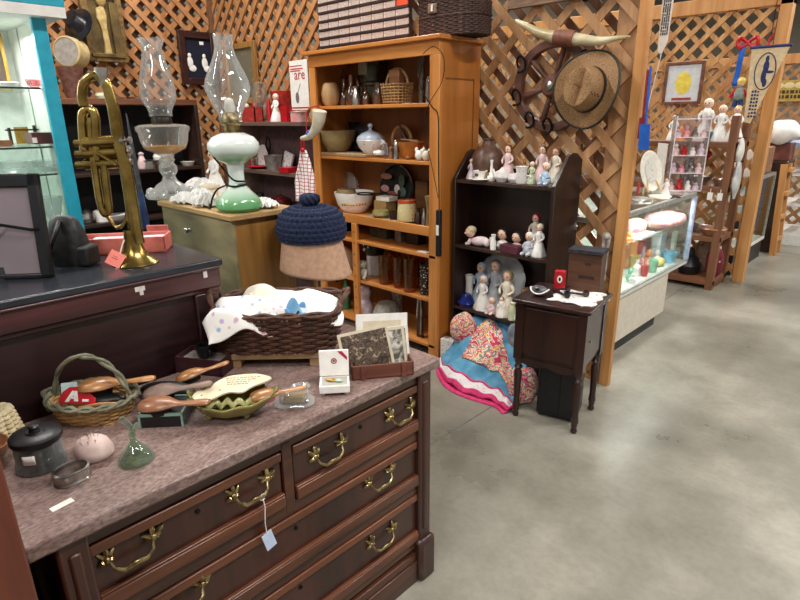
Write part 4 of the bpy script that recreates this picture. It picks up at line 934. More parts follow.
# ================================================================== dark shelving along the left lattice
SX = -4.88
mLS = wood('left_shelf_wood', '#20120d', '#3b241a', 'y', .5, .5)
mLST = wood('left_shelf_top', '#5a3422', '#7e4f33', 'y', .5, .5)
ls = T('left_shelving', 'long dark wooden shelving with brown top under the left lattice', 'shelving', (SX - .16, 1.2, 0))
lx = lambda x0, x1, y0, y1, z0, z1: (x0 - SX + .16, x1 - SX + .16, y0 - 1.2, y1 - 1.2, z0, z1)
obj('top', B().box(*lx(SX - .34, SX, -.3, 2.5, 1.615, 1.66)), mLST, ls, bev=.003)
for z in (1.10, .70, .3): obj('shelf', B().box(*lx(SX - .34, SX - .01, -.28, 2.48, z - .025, z)), mLS, ls, bev=.002)
for y in (-.3, 1.1, 2.47): obj('upright', B().box(*lx(SX - .34, SX, y, y + .03, 0, 1.615)), mLS, ls, bev=.002)
obj('back_panel', B().box(*lx(SX - .355, SX - .34, -.3, 2.5, 0, 1.615)), mBLKM, ls)
def lsh(pxx, z, lab, name, cat, prof, m, X=SX - .12, n=18, group='crockery on the dark left shelving'):
    p = onx(pxx, X, z); return S(name, lab, cat, lpx(mpp(p), prof, n), m, p, 0, group)
lsh(75, 1.66, 'tall tapering copper vase at the left end of the dark shelving', 'copper_vase', 'vase', [(0, 0), (7, 0), (8, 3), (9, 15), (12, 31), (11, 31), (8, 15), (0, 3)], mat('dull_copper', '#6e4c43', '#93685c', .4, .5), n=24)
lsh(104, 1.66, 'low pale green jar on the shelving top behind the trumpet', 'low_jar', 'jar', [(0, 0), (7, 0), (8, 3), (7, 6), (0, 6)], mGREENP)
lsh(118, 1.66, 'small white saucer on the dark shelving top', 'saucer', 'saucer', [(0, 0), (5, 0), (8, 2), (0, 2)], mWHITE)
lsh(138, 1.66, 'flat silver tray on the dark shelving top left of the lamp chimney', 'flat_tray', 'tray', [(0, 0), (10, 0), (11, 2), (0, 1.5)], mSILV)
for pxx, lab, nm, pr, mm in (
    (128, 'tall clear glass goblet on the middle board beside the spike', 'goblet', [(0, 0), (5, 0), (2, 2), (1.2, 8), (5, 14), (6, 22), (5, 24), (4, 14), (0, 10)], mCUT),
    (143, 'small white pink doll shaped bottle on the middle board', 'bottle', [(0, 0), (4, 0), (5, 5), (3, 10), (2, 13), (3, 15), (0, 17)], mPINKP),
    (151, 'low silver tin on the middle board left of the clear oil lamp', 'low_tin', [(0, 0), (8, 0), (8, 7), (9, 8), (0, 9)], mSILV),
    (165, 'white footed pot behind the clear oil lamp', 'pot', [(0, 0), (5, 0), (9, 4), (10, 11), (8, 14), (9, 18), (7, 18), (0, 6)], mWHITE),
    (188, 'small cream dish on the middle board right of the clear oil lamp', 'dish', [(0, 0), (5, 0), (7, 4), (6, 4), (0, 1.5)], mCREAM)):
    lsh(pxx, 1.10, lab, nm, nm, pr, mm)
for pxx, lab, nm, pr, mm in (
    (103, 'white enamel mug on the lower board behind the trumpet bow', 'mug', [(0, 0), (7, 0), (7, 11), (6, 11), (6, 2), (0, 2)], mWHITE),
    (117, 'white oval dish on the lower board behind the trumpet', 'dish', [(0, 0), (7, 0), (11, 5), (10, 5), (0, 2)], mWHITE),
    (88, 'dark grey teapot on the lower board near the teal case', 'teapot', [(0, 0), (5, 0), (8, 5), (7, 10), (3, 13), (0, 14)], mSILV)):
    lsh(pxx, .70, lab, nm, nm, pr, mm)

sp = T('grey_spike', 'slim grey tapering spike with blue foot standing behind the trumpet', 'ornament', (-2.12, .86, 0)); p = on(146, .86, 1.1); sp.location = (p.x, .86, 0)
z1 = at(137, 113, y=.86).z
obj('stand', B().lathe([(0, 0), (.09, 0), (.09, .02), (.012, .04), (.012, 1.12), (0, 1.12)], 16), mIRON, sp)
obj('blue_foot', B().lathe([(0, 1.1), (.014, 1.1), (.015, 1.15), (.009, 1.24), (0, 1.26)], 16), mat('dark_blue_enamel', '#16294f', '#223a68', .3), sp)
obj('spike', B().tube([(0, 0, 1.2), (-.01, 0, 1.35), (-.02, 0, z1)], [.009, .008, .002], 10), mat('dark_grey_steel', '#3e4147', '#5a5d63', .35, .6), sp)

# pictures on the left lattice
WX = -5.27
def wall_pic(name, lab, x0, y0, x1, y1, m, mf, fw=.03, th=.03, cat='picture', X=WX):
    a, b_ = at(x0, (y0 + y1) / 2, x=X), at(x1, (y0 + y1) / 2, x=X); zt = at((x0 + x1) / 2, y0, x=X).z; zb = at((x0 + x1) / 2, y1, x=X).z
    t = T(name, lab, cat, (X, (a.y + b_.y) / 2, zb)); w, h = (b_.y - a.y) / 2, zt - zb
    obj('frame', B().box(0, th, -w, -w + fw, 0, h).box(0, th, w - fw, w, 0, h).box(0, th, -w + fw, w - fw, 0, fw).box(0, th, -w + fw, w - fw, h - fw, h), mf, t, bev=.005)
    obj('picture', B().box(0, th * .5, -w + fw * .9, w - fw * .9, fw * .9, h - fw * .9), m, t); return t, w, h, th
mDFR = wood('dark_frame', '#22100e', '#41201a', 'y', .35, 1)
mRELF = mat('bronze_relief_field', '#4a3a22', '#75602f', .5, .3, sc=9, bump=.5)
t, w, h, th = wall_pic('relief_picture', 'large bronze coloured relief plaque of a robed lady hung on the left lattice', 82, -8, 122, 62, mRELF, mat('bronze_frame', '#5c4625', '#86693a', .45, .3), .05, .05)
mREL = mat('ivory_gilt_relief', '#a88c52', '#cdb47a', .5)
mcx = .0
b = B(); b.M = Matrix(((0, 0, 1, th * .5), (1, 0, 0, 0), (0, 1, 0, 0), (0, 0, 0, 1)))
pts = [(-.09, .1), (.1, .1), (.08, .3), (.06, .55), (.09, .75), (.05, .86), (.045, .94), (.0, .99), (-.045, .94), (-.05, .86), (-.13, .84), (-.15, .7), (-.08, .55), (-.06, .3)]
b.prism([(x * h * .62, y * h * .9) for x, y in pts], 0, .025); b.ell((0, h * .88, .02), (.04, .055, .03)); obj('robed_figure', b, mREL, t, bev=.006)
b = B(); b.box(th * .5, th * .5 + .03, w * .35, w * .8, h * .1, h * .85); b.box(th * .5, th * .5 + .04, -w * .85, w * .85, h * .06, h * .12); obj('column', b, mRELF, t, bev=.006)
t, w, h, th = wall_pic('framed_cameo', 'dark framed picture of two white figures on navy hung behind the lamps', 179, 32, 216, 85, mat('navy_velvet', '#060a1c', '#0b122c', .9), mDFR, .06, .04)
b = B()
for yc, sx_ in ((-.06, 1), (.06, 1)):
    b = B(); b.ell((th * .55, yc * 1.2 - .02, h * .42), (.008, .03, .05), n=10, m=8).ell((th * .55, yc * 1.2 - .02, h * .42 + .06), (.008, .017, .02), n=10, m=8).ell((th * .55, yc * 1.2 - .02 + .02, h * .42 - .05), (.008, .036, .03), n=10, m=8)
    obj('white_figure', b, mWHITE, t)
obj('sticker', B().box(th * .5, th * .52, .02, .06, h * .76, h * .82), mPAPER, t)
# gilt frame on the corner lattice
X0, X1 = at(226, 70, y=2.92), at(257, 70, y=2.92); zt, zb = at(245, 42, y=2.92).z, at(245, 104, y=2.92).z
t = T('gilt_frame', 'gilt framed grey print hung on the corner lattice behind the green lamp', 'picture', ((X0.x + X1.x) / 2, 2.935, zb)); w, h = (X1.x - X0.x) / 2, zt - zb
mGFR = wood('gilt_wood', '#7a5424', '#b08444', 'z', .4, 1)
obj('frame', B().box(-w, -w + .05, -.03, 0, 0, h).box(w - .05, w, -.03, 0, 0, h).box(-w + .05, w - .05, -.03, 0, 0, .05).box(-w + .05, w - .05, -.03, 0, h - .05, h), mGFR, t, bev=.006)
obj('picture', B().box(-w + .045, w - .045, -.012, -.002, .045, h - .045), spots('faded_print', '#6f6a58', ['#7d775f', '#8a7f62', '#5d5a4c'], 14, .5), t)
# black hat, tambourine hung beside the relief
p = at(77, 24, x=WX + .12)
S('black_hat', 'black shiny felt hat hung on the left lattice beside the relief plaque', 'hat', B().at((0, 0, 0), (R(25), R(55), R(-30))).lathe([(.15, -.02), (.152, -.012), (.1, .0), (.09, .04), (.07, .075), (.04, .08), (0, .075)], 28, sy=.8), mat('black_sheen_felt', '#0b0d12', '#171a22', .3), p)
p = at(69, 52, x=WX + .16); t = T('tambourine', 'round drum with cream rim and grey skin on the left shelving end', 'drum', p)
b = B().at((0, 0, 0), (0, R(86), R(-52))); obj('hoop', b.lathe([(.1, -.09), (.112, -.09), (.112, .03), (.1, .035), (.1, -.09)], 32), mat('cream_hoop', '#b6a06e', '#cdb988', .5), t)
obj('skin', B().at((0, 0, 0), (0, R(86), R(-52))).lathe([(.102, .03), (0, .03)], 32), mat('grey_skin', '#8e8880', '#a59f96', .6), t)

# ================================================================== teal display case at the far left
TX = -2.6
mTEAL = mat('teal_paint', '#1d9db8', '#25a9c3', .4)
mCASEW = mat('case_white', '#cfd6d0', '#dde2dc', .5)
tc = T('teal_display_case', 'tall lit glass display case with teal posts and glass shelves', 'display case', (TX - .25, .3, 0))
tl = lambda x0, x1, y0, y1, z0, z1: (x0 - TX + .25, x1 - TX + .25, y0 - .3, y1 - .3, z0, z1)
TY0, TY1, TD = -.9, .76, .5
obj('base_cabinet', B().box(*tl(TX - TD, TX, TY0, TY1, 0, .78)), mCASEW, tc, bev=.004)
for y0 in (TY0, TY1 - .05): obj('post', B().box(*tl(TX - .025, TX, y0, y0 + .05, .78, 1.9)), mTEAL, tc, bev=.003)
obj('back_panel', B().box(*tl(TX - TD, TX - TD + .015, TY0, TY1, .78, 1.9)), mCASEW, tc)
obj('end_panel', B().box(*tl(TX - TD + .015, TX - .05, TY1 - .02, TY1 - .005, .78, 1.9)), mCASEW, tc)
obj('end_strip', B().box(*tl(TX - TD + .17, TX - TD + .175, TY1 - .024, TY1 - .02, .78, 1.9)), mat('case_grey_strip', '#8f9892', None, .6), tc)  # thin grey upright strip on the white end panel
obj('header', B().box(*tl(TX - TD, TX + .05, TY0, TY1 + .05, 1.868, 2.2)), mCASEW, tc, bev=.003)
obj('header_trim', B().box(*tl(TX + .05, TX + .062, TY0, TY1 + .055, 1.905, 1.935)).box(*tl(TX + .05, TX + .062, TY1 + .025, TY1 + .055, 1.935, 2.2)), mTEAL, tc, bev=.002)
obj('header_border', B().box(*tl(TX + .05, TX + .06, TY0, TY1 + .055, 1.868, 1.905)), mWHITE, tc)
obj('header_print', B().box(*tl(TX + .05, TX + .054, TY1 - .08, TY1 - .0, 1.93, 2.1)), spots('faded_header_print', '#eef0ee', ['#e3b8b8', '#cdb38d', '#d7d2c8'], 40, .6), tc)
TZ = [at(30, 87, x=TX).z, at(30, 147, x=TX).z, at(40, 174.5, x=TX).z, at(60, 214, x=TX).z - .08]
mEDGE = mat('glass_edge', '#26332f', '#33423d', .2)
for z in TZ:
    s_ = obj('glass_shelf', B().box(*tl(TX - TD + .02, TX - .012, TY0 + .08, TY1 - .035, z - .006, z)), mPANE, tc)
    obj('shelf_edge', B().box(*tl(TX - .012, TX - .008, TY0 + .08, TY1 - .06, z - .007, z)), mEDGE, s_)
l = bpy.data.lights.new('case_lamp', 'AREA'); l.shape = 'RECTANGLE'; l.size = 1.4; l.size_y = .1; l.energy = 14; l.color = (1, .97, .92)
lo = bpy.data.objects.new('case_lamp', l); COL.objects.link(lo); lo.location = (TX - .2, 0, 1.825); lo.rotation_euler = (0, 0, R(90))
obj('lamp_tube', B().tube([(-.0 + .05, -.9, 1.862), (.05, .3, 1.862)], .008, 8), mTUBE, tc)
def tsh(pxx, i, name, lab, cat, b, m, X=TX - .13, group='glass and trinkets in the teal case', rz=0):
    p = onx(pxx, X, TZ[i]); return S(name, lab, cat, b(mpp(p)), m, p, rz, group)
tsh(38, 0, 'pink_glass_bowl', 'pink and white glass bowl on the top shelf of the teal case', 'bowl', lambda k: lpx(k, [(0, 0), (5, 0), (9, 4), (10, 9), (9, 9), (7, 3), (0, 2)], 24), glass('pink_glass', '#f3c9cd', .5, .1, .15))
tsh(8, 0, 'white_dish', 'white scalloped dish at the left of the teal case top shelf', 'dish', lambda k: lpx(k, [(0, 0), (6, 0), (11, 5), (10, 6), (0, 2)], 24), mWHITE)
tsh(43, 1, 'brown_music_box', 'brown lacquered box with white and red panels on the teal case middle shelf', 'box', lambda k: B().box(-.075, .03, -10 * k, 10 * k, .005, 12 * k), mat('brown_lacquer', '#4a231b', '#653228', .3))
tsh(36, 1, 'small_white_card', 'tiny white card leaning on the brown lacquered box', 'card', lambda k: B().box(0, .002, -2 * k, 2 * k, .012, 8 * k), mPAPER, TX - .05)
tsh(5, 1, 'tan_box', 'small orange brown box at the left edge of the teal case middle shelf', 'box', lambda k: B().box(-.03, .03, -8 * k, 5 * k, 0, 6 * k), mBRW2)
tsh(25, 1, 'small_easel', 'small dark wooden easel frame on the teal case middle shelf', 'easel', lambda k: B().box(-.01, .01, -12 * k, -10 * k, 0, 16 * k).box(-.01, .01, 10 * k, 12 * k, 0, 18 * k).box(-.01, .01, -14 * k, 14 * k, 13 * k, 14.5 * k), mDFR, TX - .3)
tsh(24, 1, 'gilded_plaque', 'small gilded plaque behind the dark easel in the teal case', 'plaque', lambda k: B().box(-.004, .004, -6 * k, 6 * k, 0, 16 * k), mGOLD, TX - .38)
tsh(50, 2, 'cut_glass_bowl', 'long cut glass bowl on the lowest visible shelf of the teal case', 'bowl', lambda k: lpx(k, [(0, 0), (8, 0), (14, 5), (15, 11), (13.5, 11), (11, 4), (0, 2)], 28, wob=lambda a, z: 1 + .03 * sin(16 * a)), mCUT)
tsh(15, 2, 'cut_glass_dish', 'frosted cut glass dish left of the long glass bowl', 'dish', lambda k: lpx(k, [(0, 0), (9, 0), (15, 5), (16, 12), (14, 12), (12, 4), (0, 2)], 28, wob=lambda a, z: 1 + .05 * sin(14 * a)), mCUT)
tsh(55, 3, 'glass_vase', 'frosty cut glass vase low in the teal case behind the mauve board', 'vase', lambda k: lpx(k, [(0, 0), (8, 0), (6, 6), (9, 18), (12, 32), (11, 32), (8, 18), (0, 5)], 24, wob=lambda a, z: 1 + .04 * sin(18 * a)), mCUT)
t = T('framed_portrait', 'small dark framed portrait leaning inside the teal case at the left edge', 'picture', onx(-2, TX - .42, TZ[0] - .0)); k = mpp(t.location)
obj('frame', B().box(0, .02, -14 * k, 12 * k, 0, 3 * k).box(0, .02, -14 * k, 12 * k, 50 * k, 53 * k).box(0, .02, 9 * k, 12 * k, 3 * k, 50 * k).box(0, .02, -14 * k, -11 * k, 3 * k, 50 * k), mGOLD, t)
obj('picture', B().box(0, .01, -11 * k, 9 * k, 3 * k, 50 * k), spots('dark_portrait', '#4d4037', ['#5d4d42', '#3b312b', '#75655a'], 16, .5), t)

# ================================================================== red kitchenware shelves left of the bookcase
RY = 2.70
mRS = wood('grey_plank_shelf', '#5d4940', '#7d665a', 'x', .6, .5)
mRSB = mat('dusty_mauve_panel', '#4f3a3b', '#624a4a', .8)
rk = T('red_ware_shelves', 'dusty plank shelves of red kitchenware between corner lattice and bookcase', 'shelving', (-4.1, 2.8, 0))
rl = lambda x0, x1, y0, y1, z0, z1: (x0 + 4.1, x1 + 4.1, y0 - 2.8, y1 - 2.8, z0, z1)
RZ = [1.47, 1.075, .68, .3]
for z in RZ: obj('shelf', B().box(*rl(-4.62, -3.36, RY, 2.93, z - .03, z)), mRS, rk, bev=.003)
for x in (-4.62, -3.39): obj('upright', B().box(*rl(x, x + .03, RY + .01, 2.93, 0, RZ[0] - .03)), mRS, rk, bev=.002)
obj('back_panel', B().box(*rl(-4.6, -3.39, 2.915, 2.93, 0, RZ[0] - .03)), mRSB, rk)
def rsh(pxx, i, name, lab, cat, b, m, Y=2.78, rz=0, group='red kitchenware'):
    p = on(pxx, Y, RZ[i]); return S(name, lab, cat, b(mpp(p)), m, p, rz, group)
mREDW = mat('red_wire', '#8e1a1c', '#c2352f', .5)
rsh(253, 0, 'red_basket', 'red wire basket holding small toys on the top plank shelf', 'basket', lambda k: B().box(-11 * k, 11 * k, -4 * k, 4 * k, 0, 2 * k).box(-12 * k, 12 * k, -5 * k, -4 * k, 0, 14 * k).box(-12 * k, 12 * k, 4 * k, 5 * k, 0, 14 * k).box(-12 * k, -11 * k, -5 * k, 5 * k, 0, 14 * k).box(11 * k, 12 * k, -5 * k, 5 * k, 0, 14 * k), spots('red_check_ware', '#a8302a', ['#c24a3a', '#8e1a1c', '#d98a6a'], 40, .6), 2.75)
rsh(248, 0, 'red_toy', 'small cream and red toy peeping from the red wire basket', 'toy', lambda k: B().ell((0, 0, 7 * k), (3 * k, 3 * k, 4 * k)).ell((0, 0, 15 * k), 2.4 * k).tube([(0, 0, 2.2 * k), (0, 0, 13 * k)], 1.6 * k, 8), mCREAM, 2.75)
rsh(262, 0, 'glass_jar', 'big clear glass jar behind the red wire basket', 'jar', lambda k: lpx(k, [(0, 0), (6, 0), (7, 4), (7, 28), (5, 33), (5.5, 38), (0, 40)], 24), mCLEAR, 2.86)
rsh(270, 0, 'baster', 'upright red and pink baster beside the white angel', 'baster', lambda k: B().tube([(0, 0, 0), (0, 0, 14 * k), (0, 0, 22 * k)], [2.5 * k, 2.5 * k, 1.2 * k], 10), mRED)
p = on(277, 2.76, RZ[0]); figure('white angel figurine with folded hands on the top plank shelf', p, 28 * mpp(p), mWHITE, mCREAM)
rsh(288, 0, 'red_tin', 'square red tin right of the white angel', 'tin', lambda k: B().box(-5 * k, 6 * k, -5 * k, 5 * k, 0, 15 * k), mRED)
rsh(283, 0, 'enamel_bowl', 'wide red enamel bowl behind the white angel', 'bowl', lambda k: lpx(k, [(0, 0), (6, 0), (9, 20), (11, 30), (0, 31)], 20), mREDW, 2.87)
rsh(299, 0, 'white_tin', 'round white tin with a red band at the right end of the top plank shelf', 'tin', lambda k: lpx(k, [(0, 0), (8, 0), (8, 9), (9, 10), (0, 11)], 20), mat('white_red_band', '#e9e4e2', '#e48f8c', .4, sc=9))
rsh(274, 1, 'grey_bucket', 'grey ribbed metal bucket on the second plank shelf', 'bucket', lambda k: lpx(k, [(0, 0), (7, 0), (9, 14), (9.5, 15), (8.5, 15), (6.5, 2), (0, 2)], 24), mat('dull_zinc', '#77716e', '#979089', .5, .4))
rsh(258, 1, 'red_plate', 'red plate lying at the left of the second plank shelf', 'plate', lambda k: lpx(k, [(0, 0), (6, 0), (10, 2.5), (9, 3), (0, 1.2)], 24), mRED)
rsh(290, 1, 'red_cloth', 'red cloth folded at the right end of the second plank shelf', 'cloth', lambda k: B().box(-9 * k, 7 * k, -7 * k, 7 * k, 0, 5 * k), mRED, 2.75)
rsh(254, 1, 'silver_cup', 'small silver patterned cup behind the red plate', 'cup', lambda k: lpx(k, [(0, 0), (4, 0), (5, 10), (4, 10), (0, 2)], 16), mSILV, 2.84)
rsh(285, 1, 'heart_tin', 'white and black tin with red rim standing behind the red cloth', 'tin', lambda k: B().at((0, 0, 0), (R(-10), R(15), 0)).box(-7 * k, 7 * k, 0, 2 * k, 0, 18 * k), spots('printed_tin', '#d9d2cf', ['#2a2324', '#8a1a1f', '#b9b2b0'], 30, .4), 2.83)
rsh(270, 1, 'wire_whisk', 'dark wire whisk with a pale tag leaning on the back panel', 'whisk', lambda k: B().tube(smooth([(0, 0, 14 * k), (-4 * k, 0, 22 * k), (0, 0, 30 * k), (4 * k, 0, 22 * k), (0, 0, 14 * k)]), .7 * k, 6).tube([(0, 0, 0), (0, 0, 15 * k)], 1.2 * k, 8), mIRON, 2.88)
rsh(262, 2, 'black_kettle', 'black kettle on the third plank shelf behind the green lamp', 'kettle', lambda k: lpx(k, [(0, 0), (9, 0), (12, 6), (10, 13), (4, 16), (3, 20), (0, 21)], 24), mIRON)
rsh(282, 2, 'red_black_pot', 'dark red enamel pot low behind the flat lace doily', 'pot', lambda k: lpx(k, [(0, 0), (9, 0), (11, 14), (10, 18), (3, 21), (0, 23)], 24), mat('dark_red_enamel', '#3a0f12', '#571a1c', .2))
# small price card, sign, horn and towel by the bookcase's left side
sx0, sx1 = at(290, 80, y=2.62).x, at(308, 80, y=2.62).x; z0, z1 = at(299, 110, y=2.62).z, at(299, 60, y=2.62).z
sg = T('kitchen_sign', 'white sign with red lettering and a spoon drawing left of the bookcase', 'sign', ((sx0 + sx1) / 2, 2.62, z0)); w = (sx1 - sx0) / 2; h = z1 - z0
obj('board', B().box(-w, w, 0, .006, 0, h), mWHITE, sg)
obj('red_band', B().box(-w, w, -.001, 0, h * .03, h * .06).box(-w, w * .4, -.001, 0, h * .88, h * .9), mRED, sg)
def text(s, size, M, m, parent, name='lettering', ex=.0006, al='CENTER'):
    c = bpy.data.curves.new(name, 'FONT'); c.body = s; c.size = size; c.align_x = al; c.extrude = ex; c.materials.append(m); c.resolution_u = 3
    tmp = bpy.data.objects.new(name, c); COL.objects.link(tmp); dg = bpy.context.evaluated_depsgraph_get(); dg.update()
    me = bpy.data.meshes.new_from_object(tmp.evaluated_get(dg)); COL.objects.unlink(tmp); bpy.data.objects.remove(tmp); bpy.data.curves.remove(c)
    me.transform(M); me.name = name; o = bpy.data.objects.new(name, me); COL.objects.link(o); o.parent = parent; return o
MF = lambda x, y, z, rz=0: Matrix.Translation((x, y, z)) @ Matrix.Rotation(rz, 4, 'Z') @ Matrix.Rotation(pi / 2, 4, 'X')
text('are', .1, MF(0.012, -.001, h * .62), mRED, sg)
for j, q in enumerate((.82, .78)): obj('small_print', B().box(-w * .9, w * (.5 - .3 * j), -.0008, 0, h * q, h * q + .008), mRED, sg)
obj('spoon_drawing', B().at((0, -.0005, 0), (pi / 2, 0, 0)).ell((-.03, h * .25, 0), (.022, .04, .0006)).cb((-.01, h * .4, 0), (.006, .1, .0008), (0, 0, -.5)), mat('grey_print', '#6d6763', None, .7), sg)
p0 = at(316, 118, y=2.50)
hn = T('powder_horn', 'cream curved powder horn hung on the left post of the bookcase', 'horn', (p0.x, 2.50, p0.z)); k = mpp(p0)
b = B(); hpnts = smooth([(6 * k, 0, 6 * k), (4 * k, 0, -3 * k), (-3 * k, 0, -12 * k), (-13 * k, 0, -18 * k), (-26 * k, 0, -20 * k)], 5); n_ = len(hpnts); b.tube(hpnts, [(7.5 - 5.5 * i / (n_ - 1)) * k for i in range(n_)], 16); obj('horn', b, mat('aged_horn', '#c9c0a8', '#e4ddc8', .35, sc=18), hn)
b = B(); b.tube([(6 * k, 0, 5.9 * k), (6.3 * k, 0, 7 * k)], 7 * k, 16); obj('end_plug', b, mCREAM, hn)
b = B(); b.tube(smooth([(-15 * k, 0, -18 * k), (-17 * k, 0, -8 * k), (-16 * k, .02, 8 * k), (4 * k, .03, 12 * k)]), .6 * k, 5); obj('red_cord', b, mRED, hn)
obj('blue_bead', B().ell((-13 * k, -.012, -15 * k), 2 * k).ell((-10 * k, -.016, -13 * k), 1.6 * k), mBLUE, hn)
p0 = at(303, 150, y=2.56)
tw = T('checked_towel', 'white tea towel with red checks hanging left of the bookcase', 'towel', (p0.x, 2.56, p0.z)); k = mpp(p0)
def twl(u, v):
    sp_ = (3.5 + 10 * min(1, v * 1.6)) * k; a = (u - .5) * 2
    return (1.35 * a * sp_ + .5 * k * sin(9 * v), -.012 * cos(a * 9 + v) * (.4 + v), (-52 * v) * k)
obj('towel', B().surf(twl, 40, 24), plaid('red_check_towel', '#eeeae8', '#b8545c', 38), tw, solid=.002)
obj('loop', B().tube(smooth([(-2 * k, 0, 0), (-2 * k, 0, 8 * k), (0, .01, 12 * k), (2 * k, 0, 8 * k), (2 * k, 0, 0)]), .8 * k, 6).ell((0, 0, 0), (3.5 * k, 2.5 * k, 2.5 * k)), mRED, tw)

rsh(249, 1, 'red_mug', 'red enamel mug at the left end of the second plank shelf', 'mug', lambda k: lpx(k, [(0, 0), (4, 0), (4.5, 9), (4, 9), (3.5, 1), (0, 1)], 18), mRED, 2.80)
rsh(280, 1, 'red_pot', 'small dark red pot between the zinc bucket and red cloth', 'pot', lambda k: lpx(k, [(0, 0), (4, 0), (5, 7), (4.4, 7), (3.6, 1), (0, 1)], 18), mat('dark_red_enamel', '#3a0f12'), 2.86)
rsh(264, 1, 'white_red_plate', 'white plate with red print leaning behind the zinc bucket', 'plate', lambda k: B().at((0, 0, 11 * k), (R(80), 0, 0)).lathe([(0, 0), (8 * k, 0), (11 * k, 1 * k), (10 * k, 1.5 * k), (0, .8 * k)], 24), spots('red_print_china', '#e6dfdc', ['#b5443f', '#d9a09a', '#e6dfdc'], 30, .3), 2.89)
rsh(254, 2, 'dark_jug', 'dark glazed jug at the left of the third plank shelf', 'jug', lambda k: lpx(k, [(0, 0), (6, 0), (8, 7), (6, 15), (5, 18), (4, 18), (0, 6)], 20), mIRON, 2.80)
rsh(256, 0, 'red_doll', 'small red and white cloth doll beside the red wire basket', 'doll', lambda k: B().ell((0, 0, 6 * k), (3.4 * k, 3 * k, 6 * k)).ell((0, 0, 15 * k), 3.2 * k), mRED, 2.88)
# ================================================================== crowded on the orange bookcase
def bsh(pxx, z, name, lab, cat, b, m, Y=2.70, rz=0, group='crockery on the orange bookcase', **kw):
    p = on(pxx, Y, z); return S(name, lab, cat, b(mpp(p)), m, p, rz, group, **kw)
def bth(pxx, z, name, lab, cat, Y=2.70, rz=0, group='crockery on the orange bookcase'):
    p = on(pxx, Y, z); return T(name, lab, cat, p, rz, group), mpp(p)
A, Bz, Cz, Dz, Ez, Fz = (SH[q] for q in 'abcdef')
# --- top board (row one)
bsh(331, A, 'wooden_jug', 'pale turned wooden jug at the left of the top shelf', 'jug', lambda k: lpx(k, [(0, 0), (6, 0), (8.5, 4), (9.5, 12), (8, 20), (6, 23), (5, 23), (5, 18), (0, 18)], 24), wood('pale_wood', '#a98058', '#cda878', 'z', .5), 2.66)
for pxx, Y, lab, pr in ((345, 2.74, 'tall brown glass decanter with a pointed stopper beside the wooden jug', [(0, 0), (6, 0), (7, 4), (5, 14), (2, 20), (2, 26), (4, 28), (1.5, 32), (0, 38)]),
                        (352, 2.66, 'brown glass bottle with a silver neck in front of the decanters', [(0, 0), (5, 0), (6, 3), (6, 14), (2.5, 20), (2.5, 28), (3, 30), (0, 31)]),
                        (359, 2.76, 'brown cut glass decanter before the tall lantern tin', [(0, 0), (5, 0), (6, 5), (4, 14), (2, 18), (2, 24), (3.5, 26), (0, 30)]),
                        (366, 2.66, 'short brown glass cruet near the middle of the top shelf', [(0, 0), (4.5, 0), (5, 3), (4, 10), (1.5, 14), (2, 18), (0, 20)]),
                        (379, 2.68, 'squat brown glass jug left of the handled basket', [(0, 0), (6, 0), (7, 4), (6, 14), (4, 20), (4.5, 22), (3.5, 22), (0, 6)])):
    bsh(pxx, A, 'glass_decanter', lab, 'decanter', lambda k: lpx(k, pr, 18), mDGLS, Y)
bsh(356, A, 'silver_cruet', 'small shiny silver cruet among the brown decanters', 'cruet', lambda k: lpx(k, [(0, 0), (4, 0), (5, 5), (3, 11), (2, 16), (3, 18), (0, 20)], 18), mSILV, 2.6)
t, k = bth(374, A, 'lantern_tin', 'tall dark olive lantern tin at the back of the top shelf', 'tin', 2.80)
obj('body', lpx(k, [(0, 0), (13, 0), (13, 18), (11, 20), (11, 22), (13, 24), (13, 50), (0, 52)], 24), mat('dark_olive_tin', '#2c2a1c', '#4a4732', .35, .4), t)
obj('label', B().box(-7 * k, 5 * k, -13.3 * k, -12 * k, 28 * k, 46 * k), mat('faded_label', '#6f6a55', '#8b8670', .6), t)
t, k = bth(397, A, 'splint_basket', 'small tan splint basket with a hoop handle holding a wood block', 'basket', 2.68); t.location.z += .004
b = B(); fnx = rrect(14 * k, 10 * k, 3, .2, 20 * k); weave(b, fnx, 7, 19 * k, 22, .0038, .002); b.box(-9 * k, 9 * k, -7 * k, 7 * k, 0, .004); obj('woven_wall', b, mWICKT, t)
b = B(); b.tube([(15 * k * cos(a), 0, 17 * k + 15 * k * sin(a)) for a in (pi * i / 18 for i in range(19))], 1.4 * k, 8, flat=.5); obj('hoop_handle', b, mWICKT, t)
bsh(397, A, 'wood_block', 'small brown wood block sitting in the splint basket', 'block', lambda k: B().box(-7 * k, 7 * k, -4 * k, 4 * k, .006, 32 * k), mBRW2, 2.68, bev=.003)
bsh(421, A, 'wooden_paddle', 'narrow grey wooden paddle standing at the right end of the top shelf', 'paddle', lambda k: B().box(-2.5 * k, 2.5 * k, -k, k, 0, 24 * k).box(-4 * k, 4 * k, -k, k, 24 * k, 44 * k), wood('grey_paddle_wood', '#4c4234', '#6d6150', 'z', .6), 2.72, bev=.003)
bsh(429, A, 'glass_shaker', 'small glass shaker with a silver top behind the right post', 'shaker', lambda k: lpx(k, [(0, 0), (3, 0), (3.5, 8), (3, 22), (2, 26), (0, 27)], 16), mCUT, 2.68)
bsh(408, A, 'paper_slip', 'white paper slip lying on the front of the top shelf', 'slip', lambda k: B().box(-5 * k, 5 * k, -.02, .02, 0, .0015), mPAPER, 2.6)
